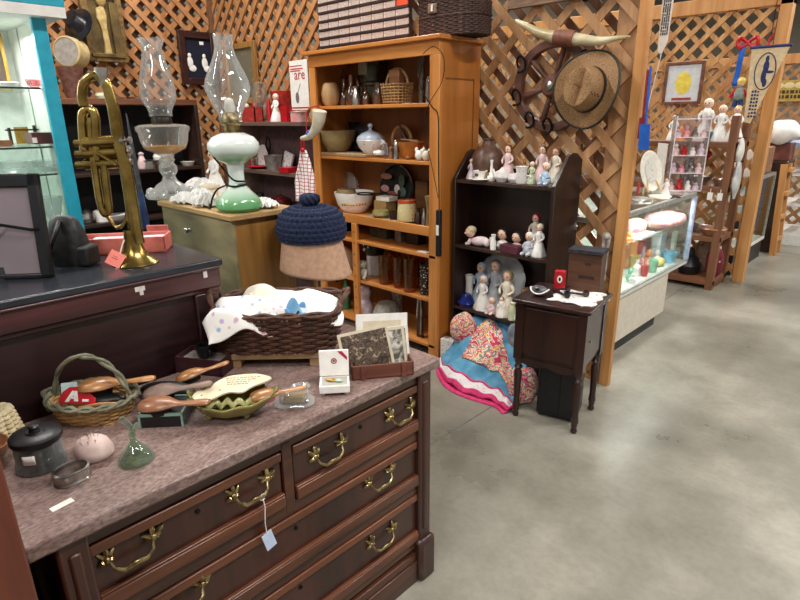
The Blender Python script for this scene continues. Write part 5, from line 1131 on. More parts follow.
# --- second board
bsh(353, Bz, 'pale_board', 'long pale wooden board lying under the ribbed bowl', 'board', lambda k: B().box(-33 * k, 34 * k, -.1, .07, 0, .02), mRAW, 2.67, bev=.003)
B2 = Bz + .02
mSTONE = mat('tan_stoneware', '#806a45', '#a68f63', .35, sc=10)
bsh(338, B2, 'stoneware_bowl', 'big tan ribbed stoneware bowl at the left of the second shelf', 'bowl', lambda k: lpx(k, [(0, 0), (9, 0), (11, 1), (16, 10), (17, 12), (17.3, 15), (18.2, 17), (18.5, 21), (17.3, 21), (15, 11), (9, 3), (0, 2)], 40, wob=lambda a, z: 1 + .012 * sin(30 * a)), mSTONE, 2.70)
t, k = bth(371, B2, 'soup_tureen', 'white soup tureen with blue grey lid on the second shelf', 'tureen', 2.69)
obj('bowl', lpx(k, [(0, 0), (8, 0), (9, 1.5), (14, 7), (16, 13), (15, 14), (0, 14)], 32, sy=.8), spots('flowered_china', '#e3e0dc', ['#b98f8f', '#c9c4bf', '#8fa08a', '#d8d3ce'], 45, .3), t)
obj('lid', lpx(k, [(15.5, 14), (15, 16), (10, 20), (4, 22), (2, 23), (1.5, 25), (3, 27), (2.5, 29), (0, 30)], 32, sy=.8), mat('blue_grey_china', '#a3afc0', '#bac4d1', .25), t)
for s_ in (-1, 1): obj('handle', B().tube(smooth([(s_ * 14 * k, 0, 9 * k), (s_ * 19 * k, 0, 11 * k), (s_ * 15 * k, 0, 13 * k)], 4), 1.2 * k, 8), mWHITE, t)
bsh(355, B2, 'dark_pitcher', 'dark pitcher with dull pewter rim behind the ribbed bowl', 'pitcher', lambda k: lpx(k, [(0, 0), (6, 0), (7, 8), (4, 20), (6, 28), (5, 28), (0, 8)], 20), mIRON, 2.86)
bsh(362, B2, 'grey_plate', 'grey pewter plate standing behind the tureen', 'plate', lambda k: B().at((0, 0, 14 * k), (R(78), 0, 0)).lathe([(0, 0), (9, 0), (14, 1.5), (13, 2), (0, 1)] if 0 else [(0, 0), (9 * k, 0), (13 * k, 1.5 * k), (12 * k, 2 * k), (0, k)], 28), mat('pewter', '#4a4d52', '#676b70', .4, .7), 2.84)
for pxx, lab, nm, m, pr in ((385, 'clear glass salt shaker right of the tureen', 'salt_shaker', mCUT, [(0, 0), (3, 0), (3.5, 5), (2.5, 10), (2.5, 12), (0, 13)]), (391, 'tan pepper shaker right of the glass salt shaker', 'pepper_shaker', mBRW2, [(0, 0), (3, 0), (2.5, 4), (1.5, 8), (2, 11), (0, 13)]),
    (396, 'slim pewter shaker with a round top before the wicker tray', 'pewter_shaker', mSILV, [(0, 0), (3, 0), (2.5, 9), (3, 14), (1.5, 18), (0, 20)])):
    bsh(pxx, B2 if pxx < 386 else Bz, nm, lab, 'shaker', lambda k: lpx(k, pr, 16), m, 2.6)
bsh(379, B2, 'white_butter_dish', 'small white oval dish before the tureen', 'dish', lambda k: lpx(k, [(0, 0), (5, 0), (6, 2), (5, 4), (0, 5)], 20), mWHITE, 2.61)
t, k = bth(402, Bz, 'wicker_tray', 'round brown wicker tray standing on edge at the right of the second shelf', 'tray', 2.82)
obj('rim', B().tube([(13 * k * cos(a), 0, 15 * k + 14 * k * sin(a)) for a in (2 * pi * i / 32 for i in range(32))], 1.6 * k, 8, True), mWICKT, t); obj('disc', B().at((0, .004, 15 * k), (pi / 2, 0, 0)).lathe([(0, 0), (12.5 * k, 0), (12.5 * k, .004), (0, .006)], 32), wood('brown_tray', '#4a2a16', '#6d4325', 'x', .5), t)
t, k = bth(411, Bz, 'orange_bowl', 'orange brown wooden bowl with utensils on the second shelf', 'bowl', 2.68)
obj('bowl', lpx(k, [(0, 0), (7, 0), (11, 5), (13.5, 14), (14, 17), (13, 17), (10, 6), (0, 3)], 32), mat('amber_bowl', '#96531b', '#bd7430', .35, sc=9), t)
bsh(415, Bz, 'rolling_pin', 'dark rolling pin leaning at the right of the second shelf', 'rolling pin', lambda k: B().at((0, 0, 0), (0, R(-35), 0)).tube([(0, 0, 6 * k), (0, 0, 10 * k), (0, 0, 12 * k), (0, 0, 30 * k), (0, 0, 32 * k), (0, 0, 38 * k)], [k, 1.4 * k, 2.6 * k, 2.6 * k, 1.3 * k, k], 10), wood('dark_pin', '#2a1610', '#46281b', 'z'), 2.77)
bsh(409, Bz, 'wooden_spatula', 'pale wooden spatula lying across the orange bowl', 'spatula', lambda k: B().at((0, 0, 17.6 * k), (0, R(3), 0)).box(-10 * k, 13 * k, -.012, .012, 0, .008), mRAW, 2.66, bev=.002)
for pxx, lab, m in ((419, 'small white china rooster near the right end of the second shelf', mWHITE), (426, 'small white china hen at the right end of the second shelf', mCREAM)):
    t, k = bth(pxx, Bz, 'china_bird', lab, 'figurine', 2.6)
    obj('body', B().ell((0, 0, 5 * k), (4.5 * k, 4 * k, 5 * k)).ell((-3 * k, 0, 10 * k), (2 * k, 2 * k, 3 * k)).ell((3.5 * k, 0, 9 * k), (2 * k, 1.5 * k, 3 * k), (0, .5, 0)), m, t); obj('comb', B().ell((-3 * k, 0, 13 * k), (1.5 * k, .6 * k, 1.2 * k)), mRED, t)
bsh(408, Bz, 'wooden_egg', 'small brown wooden egg near the front edge of the second shelf', 'egg', lambda k: B().ell((0, 0, 2 * k), (2.4 * k, 2.4 * k, 2 * k)), mBRW2, 2.59)
# --- third board
mPYW = spots('gilt_banded_milk_glass', '#e9e6df', ['#c3a25c', '#e9e6df', '#d8c48e', '#e9e6df'], 38, .15)
bsh(355, Cz, 'mixing_bowl', 'white glass mixing bowl with a gold band on the third shelf', 'bowl', lambda k: lpx(k, [(0, 0), (10, 0), (12, 1), (17, 8), (19.5, 17), (20, 20), (19, 20), (16, 9), (10, 2.5), (0, 2)], 40), mWHITE, 2.70)
k = mpp(on(355, 2.67, Cz))
mb_ = [o for o in bpy.data.objects if o.name == 'mixing_bowl'][0]
for q in range(-4, 5):
    a = -.78 + q * .17; obj('gold_motif', B().ell((17.6 * k * cos(a), 17.6 * k * sin(a), 9.5 * k.v), (1.2 * k, 1.2 * k, 1.2 * k), n=8, m=6), mGOLD, mb_)
t, k = bth(349, Cz, 'glass_plate', 'round clear glass plate with beaded rim standing behind the mixing bowl', 'plate', 2.82)
obj('disc', B().at((0, 0, 20 * k.v), (R(82), 0, 0)).lathe([(0, 0), (10 * k, 0), (14 * k, 1.5 * k), (14 * k, 2 * k), (0, .6 * k)], 32), mCUT, t)
b = B(); 
for i in range(28): a = 2 * pi * i / 28; b.ell((14 * k * cos(a), 0, 20 * k.v + 14 * k * sin(a)), 1.3 * k, n=6, m=5)
obj('beaded_rim', b, mCUT, t)
bsh(366, Cz, 'wire_strainer', 'dark wire strainer resting across the mixing bowl', 'strainer', lambda k: B().at((0, 0, 20.6 * k.v), (0, R(0), 0)).tube([(9 * k * cos(a), 8 * k * sin(a), .4 * k) for a in (2 * pi * i / 24 for i in range(24))], .7 * k, 6, True).tube([(9 * k, 0, .5 * k), (22 * k, 4 * k, 2 * k)], .8 * k, 6), mIRON, 2.66)
bsh(347, Cz, 'gold_dish', 'small tan dish nested in the mixing bowl', 'dish', lambda k: B().at((0, 0, 14 * k.v)).lathe([(0, 0), (6 * k, 0), (10 * k, 4 * k), (9 * k, 8 * k), (0, 7 * k)], 20), mSTONE, 2.68)
t, k = bth(397, Cz, 'painted_tray', 'large round dark painted tray standing at the back of the third shelf', 'tray', 2.85)
k2 = k.v
obj('tray', B().at((0, 0, 26 * k2), (R(80), 0, 0)).lathe([(0, 0), (20 * k, 0), (21 * k, 1.5 * k), (22 * k, 1.5 * k), (22 * k, 0), (20.5 * k, -.8 * k), (0, -.8 * k)], 40), mat('dark_green_lacquer', '#121c1d', '#22302f', .3), t)
obj('rim', B().tube([(21.8 * k * cos(a), .19 * 21.8 * k * sin(a) * 0, 26 * k2 + 21.8 * k * sin(a)) for a in (2 * pi * i / 40 for i in range(40))], .9 * k, 6, True), mSILV, t)
for x, z, w_, h_, m in ((-12, 36, 8, 3, '#b88a72'), (-14, 24, 6, 3.5, '#b98a86'), (3, 24, 4, 5, '#d6d0c6'), (9, 33, 4, 6, '#4c6152'), (-3, 20, 8, 2, '#8c4d49'), (10, 22, 5, 5, '#55655a')):
    obj('painted_patch', B().ell((x * k, -.012 - .16 * (z - 26) * k * -1 * 0 - .006, z * k2), (w_ * k, .004, h_ * k), n=12, m=8), mat('patch_' + m[1:], m, None, .5), t)
bsh(392, Cz, 'serving_tray', 'flat pale metal tray under the pots on the third shelf', 'tray', lambda k: B().box(-27 * k, 26 * k, -.09, .1, 0, .012), mat('worn_tray', '#8d8677', '#aaa393', .4, .3), 2.67, bev=.003)
C2 = Cz + .012
bsh(384, C2, 'lidded_box', 'tan lidded box under the white cards on the third shelf', 'box', lambda k: B().box(-7 * k, 10 * k, -.05, .05, 0, 14 * k.v), spots('tan_printed_box', '#9c7c4a', ['#b6935c', '#7d6038', '#a5895c'], 30, .6), 2.72, bev=.004)
bsh(386, C2, 'white_card_pack', 'white card pack on top of the tan lidded box', 'card pack', lambda k: B().at((0, 0, 14 * k.v)).box(-8 * k, 10 * k, -.04, .045, 0, 4 * k.v), mPAPER, 2.72)
bsh(381, C2, 'olive_dish', 'olive green dish in front of the tan lidded box', 'dish', lambda k: lpx(k, [(0, 0), (6, 0), (9, 3), (8, 7), (0, 6)], 20), mat('olive_dish', '#7d7340', '#9c915a', .4), 2.61)
bsh(394, C2, 'dark_cup', 'small dark brown cup beside the olive dish', 'cup', lambda k: lpx(k, [(0, 0), (4, 0), (4.5, 8), (3.5, 8), (3, 2), (0, 2)], 18), mDFR, 2.61)
t, k = bth(407, C2, 'yellow_jar', 'cream jar with yellow and brown drips and a red rim', 'jar', 2.64)
obj('body', lpx(k, [(0, 0), (9.5, 0), (10, 2), (9, 16), (8.5, 19), (7.5, 19), (8, 3), (0, 2)], 28), spots('yellow_drip', '#ddcf9a', ['#e8ddb4', '#b78b3c', '#6d4a22', '#d2b653'], 34, .35), t)
obj('rim', lpx(k, [(8.8, 17.5), (9.3, 18), (9, 20), (7.6, 20.4), (7.6, 19)], 28), mat('red_glaze', '#a8371f', '#c2502f', .3), t)
bsh(401, C2, 'dark_spoon', 'dark spoon standing in the cream drip jar', 'spoon', lambda k: B().tube([(0, 0, 4 * k), (-2 * k, 0, 24 * k)], k, 6).ell((-2.2 * k, 0, 26 * k), (2.2 * k, .8 * k, 3 * k)), mIRON, 2.64)
bsh(422, Cz, 'brown_board', 'small brown wooden board standing at the right of the third shelf', 'board', lambda k: B().box(-8 * k, 8 * k, -.01, .01, 0, 36 * k.v), wood('mid_brown', '#553419', '#7a4e29', 'x'), 2.84, bev=.003)
for pxx, lab, m, pr in ((418, 'small dark bottle right of the cream drip jar', mDFR, [(0, 0), (3.5, 0), (3.5, 10), (1.5, 13), (2, 17), (0, 17)]), (424, 'small silver bottle at the right end of the third shelf', mSILV, [(0, 0), (3, 0), (3, 9), (1.5, 12), (1.5, 17), (0, 18)]), (429, 'tan funnel hanging at the right end of the third shelf', mSTONE, [(0, 0), (3, 0), (2.5, 18), (4.5, 30), (0, 31)])):
    bsh(pxx, Cz, 'small_bottle', lab, 'bottle', lambda k: lpx(k, pr, 16), m, 2.62)
# --- narrow board under the rail
for pxx, lab, w_, h_, m in ((345, 'dark grey tin pushed back under the third shelf rail', 9, 10, mIRON), (382, 'flat olive box pushed back under the third shelf rail', 12, 9, mat('flat_olive', '#3c3a2a', '#504d38', .6)), (402, 'grey wooden bar pushed back under the third shelf rail', 4, 12, mat('grey_bar', '#6d675c', '#837c70', .6)), (416, 'brown box at the right under the third shelf rail', 8, 10, mDFR)):
    bsh(pxx, Dz, 'small_box', lab, 'box', lambda k: B().box(-w_ * k, w_ * k, -.04, .04, 0, h_ * k), m, 2.74)
bsh(424, Dz, 'paper_card', 'white card strip at the right on the narrow shelf edge', 'card', lambda k: B().box(-7 * k, 6 * k, -.02, .02, 0, .003), mPAPER, 2.585)
# --- fourth board
t, k = bth(375, Ez, 'black_topped_canister', 'white canister with a glossy black spotted cap on the fourth shelf', 'canister', 2.76); k = k * .88
obj('body', lpx(k, [(0, 0), (9, 0), (9, 23), (0, 23)], 28), mat('grey_white_can', '#aeb0b2', '#c6c8c9', .4), t); obj('cap', lpx(k, [(9.5, 22), (11, 24), (12, 29), (12, 34), (10, 38), (0, 39.5)], 28), mBLACK, t)
for x, z in ((-6, 33), (-2, 35), (-4, 29), (2, 32), (-8, 27)): obj('white_spot', B().ell((x * k, -math.sqrt(max(0, 12 ** 2 - x * x)) * k, z * k.v), (1.4 * k, .5 * k, 1.4 * k), n=8, m=6), mWHITE, t)
t, k = bth(364, Ez, 'grey_monkey', 'small silvery sitting monkey figurine in front of the white canister', 'figurine', 2.61)
mMON = mat('silver_grey_resin', '#8f8879', '#b6afa1', .4, sc=60, bump=.3)
obj('body', B().ell((0, 0, 6 * k), (5 * k, 4 * k, 6 * k)).ell((0, 0, 15 * k), (4 * k, 3.6 * k, 4 * k)).ell((0, -3.4 * k, 14 * k), 1.8 * k).tube([(-4 * k, 0, 9 * k), (-6 * k, -4 * k, 4 * k), (-6 * k, -6 * k, 2 * k)], [2 * k, 1.6 * k, 1.8 * k], 8).tube([(4 * k, 0, 9 * k), (6 * k, -4 * k, 4 * k), (6 * k, -6 * k, 2 * k)], [2 * k, 1.6 * k, 1.8 * k], 8).ell((-4 * k, 0, 17 * k), 1.4 * k).ell((4 * k, 0, 17 * k), 1.4 * k), mMON, t)
for i, (pxx, Y, hh, lab) in enumerate(((386, 2.63, 29, 'amber glass tumbler nearest the white canister'), (394, 2.76, 26, 'small amber glass tumbler second from the white canister'), (400, 2.64, 30, 'tall amber glass tumbler at the middle of the fourth shelf'), (410, 2.61, 33, 'tallest amber glass tumbler at the front of the fourth shelf'), (417, 2.72, 31, 'amber glass tumbler behind the patterned one'))):
    bsh(pxx, Ez, 'amber_tumbler', lab, 'tumbler', lambda k: lpx(k, [(0, 0), (6, 0), (6.6, 3), (7.4, hh), (6.6, hh), (5.8, 4), (0, 3.5)], 20, wob=lambda a, z: 1 + .02 * sin(10 * a)), mAMBER, Y, 0, 'amber glass tumblers')
bsh(426, Ez, 'patterned_tumbler', 'dark tumbler with white dotted pattern by the right post', 'tumbler', lambda k: lpx(k, [(0, 0), (6, 0), (7, 30), (6, 30), (0, 4)], 20), spots('white_dotted_glass', '#2c2317', ['#d9d6cf', '#a9a69f', '#e3e0d9'], 60, .2), 2.64)
bsh(345, Ez, 'orange_teapot', 'white and orange teapot left of the centre mullion', 'teapot', lambda k: lpx(k, [(0, 0), (8, 0), (11, 7), (9, 17), (4, 19), (2, 21), (0, 22)], 24), mat('orange_white_china', '#d8d4cc', '#c9822a', .3, sc=8), 2.72)
# --- lowest boards
for pxx, lab, m, pr, Y in ((365, 'grey pink resting doll on the lowest shelf behind the white frame', mLAV, [(0, 0), (8, 0), (9, 8), (5, 16), (7, 22), (5, 28), (0, 30)], 2.66), (387, 'pale grey bundle on the lowest shelf', mat('pale_bundle', '#8c8a80', '#a8a69b', .9), [(0, 0), (11, 0), (14, 8), (9, 16), (0, 19)], 2.7), (335, 'dark iron grinder left of the centre mullion on the lowest shelf', mIRON, [(0, 0), (9, 0), (5, 8), (5, 20), (8, 28), (3, 36), (0, 38)], 2.7), (347, 'green glass bottle left of the centre mullion', mat('bottle_green', '#1f5a36', '#2c7548', .3), [(0, 0), (4, 0), (4, 18), (1.6, 26), (1.6, 36), (0, 36)], 2.66), (398, 'clear glass vase at the back of the lowest shelf', mCUT, [(0, 0), (5, 0), (4, 12), (8, 34), (7, 34), (0, 4)], 2.8)):
    bsh(pxx, Fz, 'shelf_curio', lab, 'curio', lambda k: lpx(k, pr, 18), m, Y)
t, k = bth(420, Fz, 'iron_tool', 'black and silver iron tool standing by the right post on the lowest shelf', 'tool', 2.6)
obj('plate', B().box(-4 * k, 4 * k, -.006, .006, 0, 42 * k), mDFR, t, bev=.003); obj('hook', B().tube(smooth([(-3 * k, -.01, 20 * k), (0, -.01, 44 * k), (3 * k, -.01, 30 * k), (2 * k, -.01, 4 * k)]), .9 * k, 6), mSILV, t)

# ------------------------------------------------------------------ above the bookcase
# wicker hamper on its top
TZB = bz + .025
p = on(449, 2.72, TZB); k = mpp(p)
hm = T('wicker_hamper', 'dark brown wicker hamper with leather clasp on top of the bookcase', 'hamper', (p.x + .03, 2.73, TZB), R(4))
fnh = rrect(.205, .12, 3.2, .0, .2)
b = B(); weave(b, fnh, 20, .2, 44, .0056, .003)
for i in range(0):
    x, y, nx, ny = fnh(i / 64, 0); b.tube([(x * .93, y * .93, 0), (x * 1.0, y * 1.0, .03), (x * 1.02, y * 1.02, .15), (x * .97, y * .97, .2)], .007, 6)
for z in (.004, .1): b.tube([(fnh(t_ / 60, 0)[0] * (.94 if z < .05 else 1.03), fnh(t_ / 60, 0)[1] * (.94 if z < .05 else 1.03), z) for t_ in range(60)], .006, 6, True)
obj('woven_wall', b, wood('hamper_wicker', '#2c1a15', '#573a30', 'z', .6, 1.5), hm)
obj('inner_lining', B().box(-.18, .18, -.095, .095, .003, .19), mBLKM, hm)
b = B(); b.tube([(fnh(t_ / 60, 0)[0] * 1.01, fnh(t_ / 60, 0)[1] * 1.01, .2) for t_ in range(60)], .012, 8, True); b.box(-.17, .17, -.09, .09, .195, .21); obj('lid', b, mWICK, hm)
cl_ = obj('clasp', B().box(-.09, -.03, -.135, -.122, .115, .165), mat('tan_leather', '#6b5140', '#8a6b55', .6), hm, bev=.006); obj('buckle', B().box(-.063, -.052, -.139, -.135, .125, .158), mWHITE, cl_)
# rack of printed cards on the wall over the bookcase
cxa, cxb = at(322, 20, y=2.90).x, at(408, 20, y=2.90).x; czt = 2.55
rkx = T('card_rack', 'dark wall rack of pale printed cards above the orange bookcase', 'rack', ((cxa + cxb) / 2, 2.90, 1.93)); cw = (cxb - cxa) / 2 + .02
obj('backboard', B().box(-cw, cw, 0, .02, 0, .48), mat('rack_board', '#241311', '#3a211c', .7), rkx)
cols, rowsn = 8, 8; pw = 2 * cw / cols; ph = .057
for j in range(rowsn):
    obj('ledge', B().box(-cw, cw, -.022, 0, .004 + j * ph, .0195 + j * ph), wood('rack_ledge', '#1f100e', '#3a201b', 'x', .6), rkx)
mPC = [blotch('printed_card_%d' % i, [c, '#8e7a72', '#cdbcb2', '#a08c84', '#e0d2c8'], 60, .7) for i, c in enumerate(('#c9b8ae', '#bda99f', '#d4c6bc'))]
c0 = None
for j in range(rowsn):
    for i in range(cols):
        loc_ = ((cxa + cxb) / 2 - cw + pw * (i + .5), 2.893, 1.93 + .02 + j * ph)
        if (j, i) == (4, 7):
            S('orange_card', 'single orange card at the right end of its row in the wall rack', 'card', B().box(-pw * .42, pw * .42, -.01, 0, 0, .036), mat('orange_print', '#d8421f', '#e5552e', .6), loc_); continue
        o = S('printed_card', 'small pale printed card in the dark wall rack above the bookcase', 'card', B().box(-pw * .47, pw * .47, -.01, 0, 0, .037), mPC[(i * 5 + j * 3 + i * j) % 3], loc_, 0, 'printed cards in the wall rack') if not c0 or random.random() < .25 else dup(c0, loc_)
        c0 = c0 or o
# pennant/wheel/hat/horns on the lattice right of the bookcase
HY = LY - .03
wc = at(553, 86, y=HY); wr = (at(553, 40, y=HY).z - at(553, 133, y=HY).z) / 2
sw_ = T('wagon_wheel', 'brown wooden wheel hung on the lattice with iron hooks round its rim', 'wheel', (wc.x, HY, wc.z))
mWHL = wood('wheel_wood', '#4a2a1e', '#75483a', 'x', .5, .8)
b = B(); b.at((0, 0, 0), (pi / 2, 0, 0)); b.lathe([(wr - .045, -.02), (wr, -.02), (wr, .02), (wr - .045, .02), (wr - .045, -.02)], 48); obj('rim', b, mWHL, sw_, bev=.004)
b = B(); b.at((0, 0, 0), (pi / 2, 0, 0)); b.lathe([(0, -.02), (.06, -.02), (.06, .02), (.045, .04), (0, .045)], 28); hub = obj('hub', b, mWHL, sw_)
obj('hub_cap', B().at((0, -.044, 0), (pi / 2, 0, 0)).lathe([(0.026, -.004), (.024, .006), (.01, .01), (0, .011)], 20), mSILV, hub)
for q in range(6):
    a = R(75 + 60 * q); obj('spoke', B().tube([(.05 * cos(a), 0, .05 * sin(a)), (.15 * cos(a), 0, .15 * sin(a)), ((wr - .03) * cos(a), 0, (wr - .03) * sin(a))], [.012, .017, .012], 10), mWHL, sw_)
def hook(x, z): 
    return B().at((x, -.025, z)).tube(smooth([(-.022, 0, -.005), (-.025, -.012, .03), (0, -.02, .052), (.024, -.012, .03), (.022, 0, -.012), (.008, -.02, -.03), (-.01, -.022, -.03)], 4), .0065, 8)
for a in (150, 197, 238, 270, 320, 30): obj('hook', hook((wr - .02) * cos(R(a)), (wr - .02) * sin(R(a))), mIRON, sw_)
# straw cowboy hat
hc = at(590, 90, y=HY - .06)
hw_ = T('straw_hat', 'woven straw cowboy hat with dark band hung over the wheel', 'hat', (hc.x, HY - .075, hc.z)); hw_.rotation_euler = (R(-4), R(14), R(6))
def straw():
    m, nt, bs, N, L = _new('woven_straw'); bs.inputs['Roughness'].default_value = .7
    v = N.new('ShaderNodeTexVoronoi'); v.inputs['Scale'].default_value = 210; L.new(_coord(N, L), v.inputs['Vector'])
    L.new(_ramp(N, L, v.outputs['Distance'], [(.1, '#b08a5e'), (.5, '#95714a'), (.9, '#6b4c30')]), bs.inputs['Base Color']); _bump(N, L, bs, v.outputs['Distance'], .25, .002); return m
mSTR = straw(); kh = mpp(hc)
RX, RZ_ = 32 * kh, 37 * kh
def brim(u, v):
    a = 2 * pi * u; q = .42 + .58 * v; x, z = RX * q * cos(a), RZ_ * q * sin(a)
    return (x, -.012 + .05 * v * v * (abs(cos(a)) ** 2) * -1 + .03 * v * (sin(a) ** 2), z)
b = B(); b.surf(brim, 64, 10, True); obj('brim', b, mSTR, hw_, solid=.005)
b = B(); b.tube([brim(i / 64, 1.0) for i in range(64)], .006, 6, True); obj('brim_edge', b, mat('dark_green_binding', '#1e2018', '#2c2e24', .7), hw_)
def crown(u, v):
    a = 2 * pi * u; q = .55 * (1 - .26 * v) if v < .8 else .55 * .792 * (1 - (v - .8) / .2); d = .15 * min(1, v / .8) + .01 * max(0, sin(a)) * v
    x, z = RX * 1.04 * q * cos(a) * (1 - .12 * v), RZ_ * 1.08 * q * sin(a); dent = 0
    if v >= .55: dent = .032 * max(0, 1 - abs(x) / (RX * .16)) * min(1, (v - .55) / .3)
    return (x, -.01 - d + dent, z)
b = B(); b.surf(crown, 64, 24, True); obj('crown', b, mSTR, hw_)
b = B(); b.surf(lambda u, v: tuple(c * (1.012 if i != 1 else 1) for i, c in enumerate(crown(u, .02 + .16 * v))), 64, 3, True); obj('hat_band', b, mat('black_band', '#171714', '#26251f', .6), hw_)
for i in range(6): 
    q = crown(.97 + .012 * (i % 2), .3 + .08 * i); obj('vent_hole', B().ell((q[0], q[1] - .001, q[2]), (.004, .003, .004), n=8, m=6), mBLKM, hw_)
# steer horns
HH = HY - .07
ph_ = [at(x, y, y=HH) for x, y in ((515, 20), (526, 26), (540, 33), (556, 37), (570, 38.5), (584, 40), (600, 41), (616, 38.5), (630, 36.5))]
o0 = at(565, 38, y=HH)
sh_ = T('steer_horns', 'pair of pale steer horns with leather wrapped middle above the wheel', 'horns', o0); kq = mpp(o0)
P_ = [tuple(p - o0) for p in ph_]
mHORN = mat('polished_horn', '#a3936a', '#d9cfae', .3, sc=7)
L_ = smooth(P_[:4] + [P_[4]], 5); L_ = L_[:21]; n_ = len(L_); obj('horn', B().tube(L_, [(1 + 6 * (i / (n_ - 1)) ** .7) * kq for i in range(n_)], 16), mHORN, sh_)
L_ = smooth([P_[4], P_[5]] + P_[6:], 5); n_ = len(L_); obj('horn', B().tube(L_, [(6.5 - 5.6 * (i / (n_ - 1)) ** 1.1) * kq for i in range(n_)], 16), mHORN, sh_)
m0, m1 = Vector(P_[3]), Vector(P_[5]).lerp(Vector(P_[4]), .65); obj('leather_wrap', B().tube([m0, m0.lerp(m1, .3), m0.lerp(m1, .7), m1], [7.6 * kq, 7.9 * kq, 7.9 * kq, 7.6 * kq], 18), mat('brown_leather', '#6b3d2c', '#84503c', .6), sh_)
# scarf hanging on the lattice above the sewing cabinet
p = at(607, 236, y=HY); sc_ = T('pale_ribbon', 'grey ribbon hanging on the lattice beside the dark wooden box', 'ribbon', (p.x, HY, p.z)); k = mpp(p)
mRIB = mat('grey_ribbon', '#8a8178', '#c9c1b8', .8, sc=30)
for s_ in (-1, 1): obj('strand', B().surf(lambda u, v: ((s_ * 2 + (u - .5) * 3.6 + .8 * sin(5 * v + s_)) * k, -.004 - .006 * sin(7 * v), -46 * v * k), 4, 18), mRIB, sc_, solid=.002)
obj('knot', B().ell((0, -.006, .0), (4.5 * k, 3 * k, 4 * k)), mRIB, sc_)

# ================================================================== figurines on the dark shelf
def dsh(pxx, key, Y=2.72): p = on(pxx, Y, DS[key]); return p, mpp(p)
def dfig(pxx, key, h, lab, Y=2.72, **kw):
    p, k = dsh(pxx, key, Y); return figure(lab, p, k * h, group='porcelain figurines on the dark shelf', **kw)
def dit(pxx, key, nm, lab, cat, pr, m, Y=2.70, n=20, **kw):
    p, k = dsh(pxx, key, Y); return S(nm, lab, cat, lpx(k, pr, n, **kw), m, p, 0, 'porcelain on the dark shelf')
dfig(471, 'top', 20, 'mauve seated lady figurine at the left end of the top board', dress=mLAV, hair=mLAV)
dfig(507, 'top', 35, 'tall pink lady figurine in the middle of the top board', 2.78, dress=mPINKP, hair=mBROWNH)
dfig(531, 'top', 22, 'green and white lady figurine right of the middle on the top board', 2.72, dress=mGREENP, hair=mCREAM)
dfig(545, 'top', 24, 'pale blue sitting child figurine near the right end of the top board', 2.69, dress=mBLUEP, hair=mCREAM, kind='sit')
dfig(541, 'top', 36, 'brown haired pink doll figurine behind the pale blue child', 2.82, dress=mPINKP, hair=mBROWNH)
dfig(554, 'top', 34, 'small tan angel figurine at the right end behind the arched panel', 2.86, dress=mCREAM, hair=mat('auburn', '#8a4a2c', '#a5603d', .5))
t, k = dsh(480, 'top', 2.68), None
p, k = t; sau = S('saucer', 'white saucer under the gilt tea cup on the top board', 'saucer', lpx(k, [(0, 0), (6, 0), (12, 2), (11, 2.6), (0, 1)], 28), mWHITE, p)
cp = T('tea_cup', 'white tea cup with a dark flower on its saucer', 'cup', p + Vector((0, 0, 1 * k)))
obj('bowl', lpx(k, [(0, 0), (4, 0), (6, 4), (7.5, 9), (6.8, 9), (5, 3), (0, 1.5)], 28), mWHITE, cp); obj('flower', B().ell((0, -6.2 * k, 5 * k), (2.4 * k, .8 * k, 2 * k)), mat('dark_flower', '#2f3a32', '#4a3a3a', .4), cp); obj('handle', B().tube(smooth([(6 * k, 0, 7 * k), (10 * k, 0, 6 * k), (6 * k, 0, 3 * k)], 4), .8 * k, 6), mGOLD, cp)
dit(491, 'top', 'bud_vase', 'slender white bud vase beside the tea cup', 'vase', [(0, 0), (4, 0), (4.5, 4), (1.5, 9), (1, 17), (1.8, 21), (1, 21), (0, 18)], mWHITE)
for pxx, lab, nm, pr in ((502, 'flowered white teapot before the tall pink lady', 'teapot', [(0, 0), (5, 0), (8, 5), (7, 10), (3, 12), (1.5, 14), (0, 15)]), (514, 'flowered white sugar bowl right of the flowered teapot', 'sugar_bowl', [(0, 0), (4, 0), (6.5, 4), (5.5, 9), (0, 10)]), (521, 'white cream pitcher with pink roses', 'cream_pitcher', [(0, 0), (5, 0), (6, 4), (5, 12), (6.5, 17), (5.5, 17), (0, 4)])):
    p, k = dsh(pxx, 'top', 2.70); o = T(nm, lab, nm.replace('_', ' '), p, 0, 'porcelain on the dark shelf')
    obj('body', lpx(k, pr, 22), spots('rose_china', '#e6e0de', ['#c09aa8', '#8f8a9c', '#d9d3d0', '#b7a3b2'], 70, .3), o); obj('handle', B().tube(smooth([(6 * k, 0, 8 * k), (11 * k, 0, 7 * k), (6 * k, 0, 3 * k)], 4), .9 * k, 6), mWHITE, o)
    if nm == 'teapot': obj('spout', B().tube([(-6 * k, 0, 4 * k), (-10 * k, 0, 9 * k), (-11 * k, 0, 12 * k)], [1.6 * k, 1.1 * k, .9 * k], 8), mWHITE, o)
p = on(487, 2.80, DS['top']); k = mpp(p); S('brown_jug', 'round dull brown stoneware jug at the back of the top board', 'jug', lpx(k, [(0, 0), (12, 0), (16, 8), (17, 18), (13, 28), (6, 33), (5, 37), (6, 39), (0, 39)], 28), mat('dull_brown_glaze', '#4a3427', '#67493a', .4), p)
